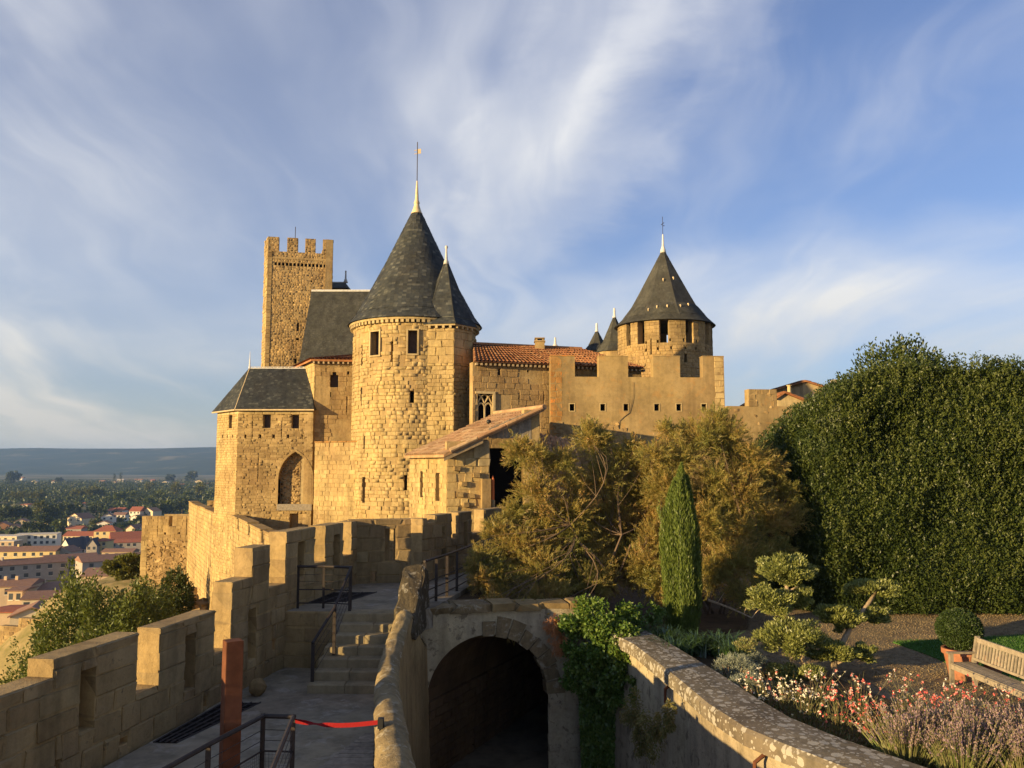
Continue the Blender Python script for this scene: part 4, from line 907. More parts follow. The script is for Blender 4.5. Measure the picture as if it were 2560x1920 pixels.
# roof
R0, R1, R2 = Vector((-19.05, 53.0, AZ + 0.02)), Vector((-16.72, 50.3, AZ + 0.02)), Vector((-11.95, 50.3, AZ + 0.02))
R3, R4 = Vector((-11.95, 55.8, AZ + 0.02)), Vector((-19.05, 55.8, AZ + 0.02))
rl = S(624, 921, 53.0); rr_ = S(772, 923, 53.0); rz = rl.z; rl = Vector((rl.x, 53.0, rz)); rr_ = Vector((rr_.x, 53.0, rz))
mb = MB(); dn = Vector((0, 0, -0.09))
mb.add([R0, R1, R2, R3, R4, rl, rr_], [(0, 1, 5), (1, 2, 6, 5), (2, 3, 6), (3, 4, 5, 6), (4, 0, 5), (0, 4, 3, 2, 1)]); roof = mb.build('roof', 'slate', t)
slate_plane('slates', R1, R2, rr_, rl, roof, 'slate', 0.2, 0.13); slate_plane('slates', R0, R1, rl, rl - Vector((.02, 0, 0)), roof, 'slate', 0.2, 0.13)
mb = MB(); mb.tube([rl, rr_], 0.05, 6); mb.build('ridge_lead', 'lead', roof)
for i in range(16):
    q = rl.lerp(rr_, (i + .5) / 16); mb = MB(); mb.box(q.x - 0.015, q.x + 0.015, q.y - .015, q.y + .015, q.z + .03, q.z + 0.1); mb.build('ridge_stub', 'lead', roof)
mb = MB(); mb.tube([rl + Vector((0, 0, 0.1)), rr_ + Vector((0, 0, 0.1))], 0.015, 5); mb.build('ridge_rail', 'lead', roof)
mb = MB(); mb.lathe([(0.09, rz), (0.05, rz + 0.15), (0.035, rz + 0.5), (0.02, rz + 0.72), (0.008, rz + 1.1)], (rl.x, rl.y), 8); mb.build('finial', 'lead', roof)
mb = MB(); mb.tube([R1, rl], 0.03, 5); mb.tube([R1 + Vector((0, 0, -.05)), R2 + Vector((0, 0, -.05))], 0.05, 6); mb.tube([R0 + Vector((0, 0, -.05)), R1 + Vector((0, 0, -.05))], 0.05, 6); mb.build('eaves_lead', 'lead_gold', roof)

# ---- battlemented curtain wall coming from the arched tower towards the landing (outer side)
def curtain(name, label, A, B, ztop, zbot, slots, merl, mat_face, blk_h, blk_w, thick=0.6, depth_cut=1.0, limit=120, rough=False, left_face=True, group=None, zmin=None, cap=True):
    t = thing(name, label, 'wall', (A[0], A[1], zbot), group); f = Face(A, B); tp = []
    for (a, b, z) in merl: tp.append((a * f.len, b * f.len, z))
    hs = [(a * f.len - w / 2, a * f.len + w / 2, z0, z1) for a, w, z0, z1 in slots]
    core(MB(), f, tp, zbot, hs, thick, inset=0.03).build('wall_core', 'mortar', t)
    place_blocks(courses(f, tp, zbot if zmin is None else zmin, hs, blk_h, blk_w, -0.22, 0.0, gap=0.014, dj=0.015), t, mat_face, limit, rough)
    for h in hs: opening(t, f, *h, 0.35, 'dark_void', 'arrow_slit')
    if cap:
        for (a, b, z) in tp:
            if b - a > 0.1:
                mb = MB(); k = max(1, int((b - a) / 0.9))
                for i in range(k):
                    mb = MB(); mb.obox(f.p(a + (b - a) * i / k + .006, z + .003, -thick - 0.02), f.t.to_3d() * ((b - a) / k - .012), (f.n * (thick + 0.05)).to_3d(), (0, 0, 0.09)); mb.build('coping', 'brown_block', t)
    return t, f
zc_ = -3.02
mer = []; k = 7
curtain('curtain_wall', 'sunlit outer battlement wall running from the arched tower towards the stairs', (-16.9, 50.9), (-5.2, 25.2), zc_, -12,
        [(0.05, 0.12, -4.3, -3.7), (0.13, 0.1, -4.7, -3.8), (0.23, 0.1, -4.6, -3.8), (0.34, 0.1, -4.6, -3.8), (0.46, 0.1, -4.6, -3.8), (0.12, 0.2, -6.6, -6.1), (0.24, 0.16, -8.4, -8.0)],
        [(0.0, 0.10, zc_), (0.10, 0.13, zc_ - 0.6), (0.13, 0.27, zc_ + 0.02), (0.27, 0.30, zc_ - 0.6), (0.30, 0.44, zc_ - 0.02), (0.44, 0.47, zc_ - .6), (0.47, 0.62, zc_), (0.62, 0.65, zc_ - .6), (0.65, 0.8, zc_), (0.8, 0.83, zc_ - .6), (0.83, 1.0, zc_)],
        'tower_stone', 0.26, 0.45, 0.55, limit=200, zmin=-9.5)
t, f = curtain('outer_curtain_wall', 'bright sunlit battlement wall left of the arched tower', (-26.3, 68.6), (-18.9, 53.5), -3.0, -12,
        [(0.18, 0.12, -4.5, -3.5), (0.36, 0.12, -4.5, -3.5), (0.54, 0.12, -4.5, -3.5), (0.72, 0.12, -4.5, -3.5), (0.88, 0.12, -4.5, -3.5)],
        [(0.0, 0.15, -2.92), (0.15, 0.3, -2.98), (0.3, 0.5, -3.0), (0.5, 0.7, -2.96), (0.7, 0.86, -3.0), (0.86, 1.0, -3.0)], 'tower_stone', 0.3, 0.5, 0.6, limit=150)
rocks = []      # outcrop the wall stands on
for i in range(26):
    q = f.p(random.uniform(0.2, 1.0) * f.len, -10.0 + random.uniform(0, 1.0), random.uniform(0.0, 0.7)); sz = random.uniform(0.5, 1.1)
    rocks.append(Matrix.Translation(q) @ Euler((random.uniform(-.4, .4), random.uniform(-.4, .4), random.uniform(0, 3))).to_matrix().to_4x4() @ Matrix.Diagonal((sz * 1.3, sz, sz * .8, 1)))
place_blocks(rocks, t, 'brown_block', 30, True, name='rock', rest='rocks')
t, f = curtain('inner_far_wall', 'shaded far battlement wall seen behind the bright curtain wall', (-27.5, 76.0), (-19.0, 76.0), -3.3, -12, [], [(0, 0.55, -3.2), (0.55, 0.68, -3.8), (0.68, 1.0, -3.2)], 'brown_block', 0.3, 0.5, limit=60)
# stub tower further left
SA, SB = (-30.4, 69.4), (-26.0, 69.0)
t = thing('ruined_tower', 'squat brown ruined tower with square notch in its battlement above the bushes', 'tower', (-28, 70, -12))
f = Face(SA, SB); notch = hole_px(SA, SB, 422, 1290, 441, 1316)
tp = [(0, notch[0], -4.1), (notch[0], notch[1], notch[2]), (notch[1], f.len, -4.06)]
hs = [hole_px(SA, SB, 393, 1298, 396, 1340), hole_px(SA, SB, 465, 1296, 468, 1338), hole_px(SA, SB, 410, 1331, 415, 1337), hole_px(SA, SB, 445, 1330, 450, 1336)]
core(MB(), f, tp, -12, hs, 0.6, inset=0.03).build('wall_core', 'mortar', t)
place_blocks(courses(f, tp, -6.1, hs, 0.26, 0.42, -0.2, 0.0, gap=0.014, dj=0.012), t, 'brown_block', 200)
place_blocks(scatter(f, 0.2, f.len, -12, -6.1, 750, 0.30, -0.1, 0.02, ok=lambda s, z: s > 0.5 + random.random() * 0.3), t, 'rubble', 200, True)
place_blocks(courses(f, [(0, 0.55, -6.1)], -12, [], 0.4, 0.5, -0.2, 0.03), t, 'tower_stone', 40, name='quoin', rest='quoins')
for h in hs: opening(t, f, *h, 0.4, 'dark_void', 'arrow_slit')
mb = MB(); mb.prism([(SA[0], SA[1] + .1), (SB[0], SB[1] + .1), (-26.0, 74), (-30.8, 74.5)], -12, -5.6); core(mb, Face((-26.4, 74), (-30.6, 74.4)), [(0, 4, -4.2)], -12, [], 0.5); mb.build('rear_wall', 'mortar', t)

# ---- long hall with tiled roof behind
t = thing('great_hall', 'long stone hall with orange clay tile roof and gothic window right of the turret', 'building', (3, 49, -6))
HA2, HB2 = (-2.12, 44.95), (7.5, 48.1); f = Face(HA2, HB2); HZ2 = 5.62
gw = hole_px(HA2, HB2, 1194, 985, 1232, 1062)
hs = [gw, hole_px(HA2, HB2, 1245, 922, 1252, 938), hole_px(HA2, HB2, 1318, 925, 1323, 931), hole_px(HA2, HB2, 1297, 983, 1300, 1000), hole_px(HA2, HB2, 1359, 984, 1361, 1006)]
core(MB(), f, [(0, f.len, HZ2)], -6, hs, 0.7, inset=0.03).build('wall_core', 'mortar', t)
for h in hs[1:]: opening(t, f, *h, 0.4, 'dark_void', 'putlog_hole')
wd = opening(t, f, *gw, 0.5, 'dark_void', 'gothic_window')
# frame, mullion and pierced head of the window
P = f.p; sL, sR, zB, zT = gw; cm = (sL + sR) / 2; e = 0.13
for (a, b, c, d) in ((sR, sR + e, zB, zT + e), (sL - e, sR, zT, zT + e)):
    mb = MB(); mb.obox(P(a, c, -0.4), f.t.to_3d() * (b - a), (f.n * 0.47).to_3d(), (0, 0, d - c)); mb.build('window_frame', 'pale_stone', wd)
def bar(pts, r): mb = MB(); mb.tube(pts, r, 6); mb.build('tracery', 'pale_stone', wd)
wv_ = (sR - sL); zs_ = zB + (zT - zB) * 0.55
for (c0, r0) in ((sL + wv_ * 0.27, wv_ * 0.23), (sL + wv_ * 0.75, wv_ * 0.23)):
    bar([P(c0 - r0, zB, -.15), P(c0 - r0, zs_ - .1, -.15)] + [P(c0 - r0 * math.cos(a), zs_ + r0 * 1.3 * math.sin(a), -.15) for a in [i * math.pi / 8 for i in range(9)]] + [P(c0 + r0, zs_ - .1, -.15), P(c0 + r0, zB, -.15)], 0.055)
for c0 in (0.27, 0.75):
    bar([P(sL + wv_ * (c0 - .24), zs_ + .25, -.15), P(sL + wv_ * c0, zs_ + 0.62, -.15), P(sL + wv_ * (c0 + .24), zT, -.15)], 0.05)
    bar([P(sL + wv_ * (c0 + .24), zs_ + .25, -.15), P(sL + wv_ * c0, zs_ + 0.62, -.15), P(sL + wv_ * (c0 - .24), zT, -.15)], 0.05)
place_blocks(courses(f, [(0, f.len, HZ2)], 0.5, [(gw[0] - e, gw[1] + e, gw[2], gw[3] + e)] + hs[1:], 0.30, 0.42, -0.2, 0.0, gap=0.014, dj=0.018, tilt=0.04, skip=lambda s, z: math.sin(s * 1.7 + 2) * math.cos(z * 1.1) > 0.35 or s > 9), t, 'rubble', 300)
ev0, ev1 = f.p(-0.05, HZ2 - 0.02, 0.35), f.p(f.len + 0.1, HZ2 - 0.02, 0.35)
rg0, rg1 = f.p(0.78, 7.02, -2.9), f.p(f.len - 2.5, 7.02, -2.9)
mb = MB(); bk0, bk1 = f.p(1.65, HZ2, -6.0), f.p(f.len, HZ2, -6.0); mb.add([ev0, ev1, rg1, rg0, bk0, bk1], [(0, 1, 2, 3), (3, 2, 5, 4), (1, 5, 2), (0, 3, 4), (0, 4, 5, 1)]); roof = mb.build('roof', 'roof_tile', t)
tile_roof('tiles', ev0, ev1, rg1, rg0, roof, 'roof_tile', 0.23, 0.4, 0.085)
mb = MB(); mb.tube([rg0 + Vector((0, 0, .05)), rg1 + Vector((0, 0, .05))], 0.1, 6); mb.build('ridge_tiles', 'roof_tile', roof)
for i in range(40):
    q = ev0.lerp(ev1, (i + .5) / 40) + Vector((0, 0.1, -0.17)); mb = MB(); mb.obox(q, (0.11, 0.03, 0), (-0.1, 0.35, 0), (0, 0, 0.13)); mb.build('rafter_end', 'timber', roof)
cx = S(1349, 855, 49.0); x_, z_ = cx.x, cx.z
mb = MB(); mb.box(x_ - .28, x_ + .28, 48.7, 49.3, 6.2, z_ - .02); mb.box(x_ - .33, x_ + .33, 48.65, 49.35, z_ - .018, z_ + .05)
for dx in (-.24, .14): mb.box(x_ + dx, x_ + dx + .1, 48.7, 49.3, z_ + .052, z_ + .16)
mb.box(x_ - .3, x_ + .3, 48.65, 49.35, z_ + .162, z_ + .22); mb.build('chimney', 'brown_block', roof)

# ---- high rendered wall with four merlons
t = thing('rendered_wall', 'high rendered battlement wall with four merlons and a row of square holes', 'wall', (7, 48, -6))
RA, RB = (2.1, 45.5), (11.77, 46.07); f = Face(RA, RB); zc2, zm2 = 4.88, 6.01
def sx(px, y=915): return W(RA, RB, px, y)[0]
tp = [(0, f.len, zc2), (0, sx(1437), zm2), (sx(1497), sx(1570), zm2), (sx(1633), sx(1700), zm2 + .02), (sx(1757), f.len, zm2 + .03)]
sq = [hole_px(RA, RB, x - 6, 1010, x + 6, 1027) for x in (1430, 1507, 1565, 1642, 1697, 1760)]
core(MB(), f, tp, -6, sq, 0.6).build('wall_core', 'render_coat', t)
for h in sq:
    o = opening(t, f, *h, 0.5, 'dark_void', 'square_hole')
    mb = MB(); g = 0.04
    for (a, b, c, d) in ((h[0] - g, h[0], h[2] - g, h[3] + g), (h[1], h[1] + g, h[2] - g, h[3] + g), (h[0], h[1], h[3], h[3] + g), (h[0], h[1], h[2] - g, h[2])): mb.obox(f.p(a, c, -.05), f.t.to_3d() * (b - a), (f.n * 0.07).to_3d(), (0, 0, d - c))
    mb.build('hole_edge', 'pale_stone', o)
a_, b_ = tp[1][0], tp[1][1]
place_blocks(courses(f, [(0, 0.65, zm2)], -2, [], 0.36, 0.42, -0.3, 0.012, dj=0.004) , t, 'orange_lichen_stone', 40, name='quoin', rest='quoins')
place_blocks(courses(f, [(f.len - 0.55, f.len, zm2 + .03)], -1, [], 0.36, 0.4, -0.3, 0.012, dj=0.004), t, 'tower_stone', 40, name='quoin', rest='quoins')
for (a, b, z) in tp[1:]:
    mb = MB(); mb.obox(f.p(a - .01, z + .002, -.62), f.t.to_3d() * (b - a + .02), (f.n * 0.64).to_3d(), (0, 0, 0.05)); mb.build('coping', 'orange_lichen_stone' if a < 0.1 else 'render_coat', t)
def bare(s, z):
    c = W(RA, RB, 1480, 1110); return ((s - c[0]) / 2.6) ** 2 + ((z - c[1]) / (1.25 + 0.3 * math.sin(s * 4))) ** 2 < 1
place_blocks(scatter(f, 0.2, 6.5, -2.5, 3.4, 900, 0.3, -0.12, 0.05, ok=bare), t, 'rubble', 200, True)
mb = MB(); pts = [S(x, y, 45.72) for x, y in ((1583, 955), (1584, 985), (1581, 1004), (1574, 1032), (1560, 1043), (1549, 1054), (1538, 1060), (1526, 1078))]
mb.tube(pts, [0.008, 0.008, 0.01, 0.014, 0.02, 0.024, 0.03, 0.02], 5); mb.build('crack', 'shutter', t)
# lower wall to its right
t = thing('low_wall', 'lower stone wall with one tall merlon beside the rendered wall', 'wall', (14, 50, -6))
QA, QB = (11.81, 45.66), (15.5, 46.1); f = Face(QA, QB)
tp = [(0, W(QA, QB, 1872, 1000)[0], W(QA, QB, 1840, 1015)[1]), (W(QA, QB, 1872, 1000)[0], W(QA, QB, 1943, 1000)[0], W(QA, QB, 1900, 973)[1]), (W(QA, QB, 1943, 1000)[0], f.len, W(QA, QB, 1900, 1015)[1])]
core(MB(), f, tp, -6, [], 0.6, inset=0.02).build('wall_core', 'render_coat', t)
place_blocks(scatter(f, 0, f.len, -3, 4.6, 220, 0.2, -0.12, -0.03, ok=lambda s, z: any(a + .15 < s < b - .15 and z < q - .15 for a, b, q in tp)), t, 'rubble', 0)
place_blocks(courses(f, tp[1:2], tp[0][2] - .02, [], 0.3, 0.42, -0.55, 0.01, skip=lambda s, z: tp[1][0] + .35 < s < tp[1][1] - .35 and z < tp[1][2] - .3), t, 'brown_block', 60)

# ---- right round tower under a many-sided flared roof
C2 = (12.65, 68.5); R2_ = 3.86
t = thing('flared_tower', 'round stone tower with flared eight-sided slate roof and open top gallery', 'tower', (C2[0], C2[1], -4))
d2 = Drum(C2, R2_); Z2 = 11.55
gal = [drum_hole(1575, 0.55, 815, 862, d2), drum_hole(1607, 0.62, 805, 855, d2), drum_hole(1666, 0.72, 800, 847, d2), drum_hole(1732, 0.68, 800, 848, d2), drum_hole(1777, 0.7, 808, 852, d2)]
zg = 9.62
gal = [(g[0], g[1], zg, Z2 - 0.02) for g in gal]
gal += [(s, s + 0.75, zg, Z2 - 0.02) for s in (4.9, 6.9, 9.0, -6.4, -8.8, 11.2)]
small = [drum_hole(x, 0.15, y, y + 7, d2) for x, y in ((1620, 853), (1650, 850), (1682, 846), (1717, 846), (1749, 850), (1772, 851), (1620, 872), (1650, 868), (1684, 866), (1720, 866), (1747, 868), (1771, 868))] + [drum_hole(1633, 0.1, 846, 886, d2), drum_hole(1721, 0.26, 885, 906, d2)]
core(MB(), d2, [(-math.pi * R2_, math.pi * R2_, Z2)], -4, gal + small, 0.75, nsub=0.4, inset=0.04).build('wall_core', 'mortar', t)
for h in small: opening(t, d2, *h, 0.4, 'dark_void', 'putlog_hole')
place_blocks(courses(d2, [(-6.0, 6.0, Z2)], zg - 0.2, gal + small, 0.27, 0.55, -0.25, 0.0, gap=0.014, dj=0.01), t, 'brown_block', 200)
place_blocks(courses(d2, [(-6.0, 6.0, zg - 0.2)], 3.5, small, 0.24, 0.36, -0.25, 0.0, gap=0.016, dj=0.02, hj=0.3, tilt=0.05), t, 'rubble', 260)
mb = MB(); mb.lathe([(0.1, zg - 0.1), (R2_ - 0.7, zg - 0.1)], C2, 32, False); mb.build('gallery_floor', 'timber', t)
zr = Z2
e8 = [math.pi / 8 * k + 0.12 for k in range(8)]
CP2 = [(4.12, zr - 0.12), (3.55, zr + 0.42), (2.72, zr + 1.5), (2.25, zr + 2.35), (0.14, zr + 6.35)]
V = []; Fq = []; n = 64      # round at the eave, eight-sided higher up
for i, (r, z) in enumerate(CP2):
    sq_ = min(1.0, i / 2.0)
    for k in range(n):
        a = 2 * math.pi * k / n + 0.16; q = (a - 0.16) % (math.pi / 4) - math.pi / 8; ro = r * math.cos(math.pi / 8) / math.cos(q) * 1.03
        rr = r * (1 - sq_) + ro * sq_; V.append((C2[0] + rr * math.cos(a), C2[1] + rr * math.sin(a), z))
for i in range(len(CP2) - 1):
    for k in range(n): Fq.append((i * n + k, i * n + (k + 1) % n, (i + 1) * n + (k + 1) % n, (i + 1) * n + k))
Fq.append(tuple(reversed(range(n)))); Fq.append(tuple(range(4 * n, 5 * n)))
mb = MB(); mb.add(V, Fq); roof = mb.build('roof', 'old_slate', t)
slate_cone('slates', CP2[2:], C2, roof, 'old_slate', 0.26, 0.18, None, 8, 0.16); slate_cone('slates', CP2[:3], C2, roof, 'old_slate', 0.26, 0.18)
for (x, y) in ((1622, 775), (1643, 768), (1668, 766), (1700, 765), (1719, 762), (1748, 765), (1682, 696), (1658, 700), (1706, 694)):      # lead snow hooks with their pale streaks
    q = None
    for Y in np.arange(63.5, 69, 0.05):
        p_ = S(x, y, float(Y)); rr = math.hypot(p_.x - C2[0], p_.y - C2[1])
        zi = np.interp(-rr, [-c[0] for c in CP2], [c[1] for c in CP2])
        if p_.z < zi: q = p_; break
    if q is not None:
        mb = MB(); nx, ny = (q.x - C2[0]), (q.y - C2[1]); l = math.hypot(nx, ny); nx /= l; ny /= l
        mb.tube([q + Vector((nx * .05, ny * .05, .1)), q + Vector((nx * .12, ny * .12, 0.0)), q + Vector((nx * .1, ny * .1, -.12))], [0.07, 0.06, 0.02], 6); mb.build('roof_hook', 'lead_gold', roof)
zt = zr + 6.3; mb = MB(); mb.lathe([(0.26, zt - .1), (0.2, zt + 0.2), (0.13, zt + .4), (0.1, zt + 0.5), (0.06, zt + 1.45), (0.03, zt + 1.5)], C2, 10); mb.build('finial', 'lead', roof, smooth=True)
mb = MB(); mb.tube([(C2[0], C2[1], zt + 1.4), (C2[0], C2[1], zt + 3.0)], 0.022, 5); mb.tube([(C2[0] - .12, C2[1], zt + 2.3), (C2[0] + .12, C2[1], zt + 2.5)], 0.03, 5); mb.tube([(C2[0], C2[1], zt + 2.2), (C2[0] + .15, C2[1], zt + 2.25)], 0.03, 5); mb.build('weathervane', 'iron', roof)

# ---- two distant spires between
def spire(px, pyt, pyb, hwpx, Y, label, fin):
    a = S(px, pyt, Y); b = S(px, pyb, Y); r = hwpx / F_PX * Y
    t = thing('distant_spire', label, 'tower', (a.x, Y, -2), 'far slate spires')
    pr = [(r * 1.08, b.z), (r * 0.7, b.z + (a.z - b.z) * 0.28), (0.12, a.z)]
    mb = MB(); mb.lathe(pr, (a.x, Y), 8, True, 0.3); o = mb.build('roof', 'old_slate', t)
    slate_cone('slates', pr, (a.x, Y), o, 'old_slate', 0.3, 0.22, None, 8, 0.3)
    mb = MB(); mb.lathe([(0.2, a.z - .05), (0.12, a.z + .2), (0.1, a.z + fin), (0.03, a.z + fin + .05)], (a.x, Y), 8); mb.build('finial', 'lead', o)
    mb = MB(); mb.lathe([(r * 0.95, -2), (r * 0.95, b.z + 0.02)], (a.x, Y), 16); mb.build('wall', 'brown_block', t)
spire(1536, 793, 882, 47, 78, 'dark grey slate spire just left of the flared tower', 0.85)
spire(1492, 828, 880, 34, 84, 'smaller slate spire half hidden behind the taller grey spire', 0.8)
q = S(1388, 862, 75); t = thing('distant_finial', 'white roof finial rising alone behind the tiled hall roof', 'roof finial', (q.x, 75, q.z - 1.2))
mb = MB(); mb.lathe([(0.9, q.z - 1.2), (0.25, q.z - .1), (0.12, q.z + .1), (0.08, q.z + .65), (0.03, q.z + .7)], (q.x, 75), 8); mb.build('finial', 'lead', t)

# ---- porch with tiled lean-to roof in front of the turret
t = thing('porch', 'stone porch with pale tiled lean-to roof, boarded gable and dark doorway', 'building', (-1.5, 40, -9))
E0, E1, E2 = (-5.25, 42.9), (-3.05, 39.2), (1.32, 40.4); PZ = 0.62
g0, g1 = Face(E0, E1), Face(E1, E2)
ls = [hole_px(E0, E1, 1049, 1178, 1057, 1243), hole_px(E0, E1, 1088, 1182, 1098, 1252)]
core(MB(), g0, [(0, g0.len, PZ)], -9, ls, 0.5, inset=0.03).build('wall_core', 'mortar', t)
for h in ls: opening(t, g0, *h, 0.3, 'brown_block', 'blocked_slit')
place_blocks(courses(g0, [(0, g0.len, PZ)], -3.2, ls, 0.22, 0.32, -0.2, 0.0, gap=0.018, dj=0.015, skip=lambda s, z: random.random() < 0.35), t, 'tower_stone', 160, True)
sd0, zd = W(E1, E2, 1224, 1095); sd1, _ = W(E1, E2, 1310, 1095)
core(MB(), g1, [(0, sd0, 1.15), (sd0, sd1, zd), (sd1, g1.len, 2.55)], -9, [(sd0, sd1, -9, zd)], 0.45, inset=0.02).build('wall_core', 'mortar', t)
place_blocks(courses(g1, [(0.0, sd0 - 0.02, 1.1)], -3.4, [], 0.36, 0.5, -0.3, 0.0, gap=0.02, dj=0.05), t, 'tower_stone', 80)
for i, (a, b) in enumerate(((1142, 1172), (1190, 1188), (1160, 1210), (1150, 1236), (1178, 1240), (1165, 1262))):      # old toothing stones
    s, z = W(E1, E2, a, b)
    if 0 < s < sd0: place_blocks([g1.m(s - .16, s + .16, z - .11, z + .11, -.1, .14)], t, 'brown_block', 5, True, name='toothing_stone')
s0, _ = W(E1, E2, 1220, 1120)
place_blocks([g1.m(sd0 - .75, sd0 + .02, 0.35, 1.28, -.4, .06), g1.m(sd0 - .55, sd0 + .05, 0.0, 0.34, -.4, .04)], t, 'pale_stone', 5, name='corbel_stone')
mb = MB(); mb.obox(g1.p(sd0 - 0.42, -4.5, 0.3), g1.t.to_3d() * 0.42, (-g1.n * 0.7).to_3d(), (0, 0, 3.9)); mb.build('door_pier', 'brown_block', t)
mb = MB(); mb.obox(g1.p(sd1, -9, -0.42), g1.t.to_3d() * (g1.len - sd1), (g1.n * 0.47).to_3d(), (0, 0, 11.7)); mb.build('corner_pier', 'tower_stone', t)
k = 17      # upright boards closing the gable over the doorway
sb1 = g1.len - 0.42
for i in range(k):
    a = sd0 - 0.05 + (sb1 - sd0 + 0.05) * i / k; b = sd0 - 0.05 + (sb1 - sd0 + .05) * (i + 1) / k - 0.012
    zt0 = 0.95 + (a / g1.len) * 1.95; mb = MB(); mb.obox(g1.p(a, zd - random.uniform(0, .03), 0.06), g1.t.to_3d() * (b - a), (-g1.n * random.uniform(.03, .05)).to_3d(), (0, 0, max(0.1, zt0 - zd))); mb.build('board', 'grey_timber', t)
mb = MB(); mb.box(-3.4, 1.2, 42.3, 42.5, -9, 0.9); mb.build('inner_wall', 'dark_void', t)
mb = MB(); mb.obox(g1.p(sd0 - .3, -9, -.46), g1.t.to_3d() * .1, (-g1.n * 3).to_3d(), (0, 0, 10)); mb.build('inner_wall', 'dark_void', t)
a, b = Vector(E0).to_3d(), Vector(E1).to_3d(); up = Vector((4.5, 1.35, 2.14))
o_ = (g0.n * 0.28).to_3d()
ea, eb = Vector((E0[0], E0[1], PZ)) + o_ + Vector((0, 0, -0.1)), Vector((E1[0], E1[1], PZ)) + o_ + Vector((0.15, -.35, -0.1))
ec, ed_ = eb + up * 1.045, ea + up * 1.02
mb = MB(); dn = Vector((0, 0, -0.12)); mb.add([ea, eb, ec, ed_] + [q + dn for q in (ea, eb, ec, ed_)], [(0, 1, 2, 3), (7, 6, 5, 4), (0, 4, 5, 1), (1, 5, 6, 2), (2, 6, 7, 3), (3, 7, 4, 0)]); roof = mb.build('roof', 'pale_roof_tile', t)
tile_roof('tiles', ea, eb, ec, ed_, roof, 'pale_roof_tile', 0.24, 0.42, 0.09)
mb = MB(); mb.tube([ec + Vector((0, 0, .06)), ed_ + Vector((0, 0, .06))], 0.14, 8); mb.build('ridge_tiles', 'pale_roof_tile', roof)
for u0, u1 in ((0.06, 0.32), (0.33, 0.6), (0.61, 0.98)):
    mb = MB(); mb.tube([eb.lerp(ec, u0) + Vector((0, 0, .05)), eb.lerp(ec, u1) + Vector((0, 0, .05))], [0.11, 0.09], 8); mb.build('verge_tile', 'pale_roof_tile', roof)
mb = MB(); mb.obox(eb + Vector((0, .02, -.30)), (ec - eb) * 0.38, (0, 0.1, 0), (0, 0, 0.16)); mb.build('verge_beam', 'timber', roof)
q = S(1232, 1195, 39.9); t2 = thing('sunlit_brick_strip', 'thin orange strip on stone foot standing in for sunlit brick at the porch doorway', 'post', (q.x, 39.9, -3)); 
mb = MB(); mb.lathe([(0.075, S(1232, 1252, 39.9).z), (0.075, q.z - .1), (0.01, q.z + .12)], (q.x, 39.9), 8); mb.build('lit_strip', 'sunlit_brick_orange', t2)  # orange upright stands in for sunlit brick inside the doorway
mb = MB(); mb.lathe([(0.11, -3.4), (0.11, S(1232, 1252, 39.9).z), (0.08, S(1232, 1252, 39.9).z + .05)], (q.x, 39.9), 8); mb.build('foot', 'pale_stone', t2)
q = S(1222, 1055, 41.5); t2 = thing('roof_ball', 'small dark round object standing on the porch roof', 'roof object', (q.x, 41.5, q.z - .5))
mb = MB(); mb.lathe([(0.03, q.z - .1), (0.1, q.z - .06), (0.125, q.z + .02), (0.09, q.z + .1), (0.02, q.z + .13)], (q.x, 41.5), 10); mb.build('ball_head', 'black_plastic', t2, smooth=True)  # dark ball on a thin stem, use unknown
mb = MB(); mb.tube([(q.x, 41.5, q.z - .6), (q.x, 41.5, q.z - .08)], 0.03, 6); mb.build('ball_stem', 'black_plastic', t2)
# small tiled lean-to half hidden behind the porch
t = thing('lean_to', 'small tiled lean-to roof tucked behind the porch corner', 'roof', (2, 45, -6))
a, b, c, d = Vector((1.45, 42.8, 0.5)), Vector((3.5, 42.8, 0.2)), Vector((3.3, 45.3, 1.4)), Vector((1.15, 45.3, 1.8))
mb = MB(); mb.add([a, b, c, d], [(0, 1, 2, 3)]); mb.add([a, b, b + Vector((0, 0.1, -6.5)), a + Vector((0, .1, -6.5))], [(3, 2, 1, 0)]); o = mb.build('roof', 'pale_roof_tile', t); tile_roof('tiles', a, b, c, d, o, 'pale_roof_tile', 0.24, .42, .09)

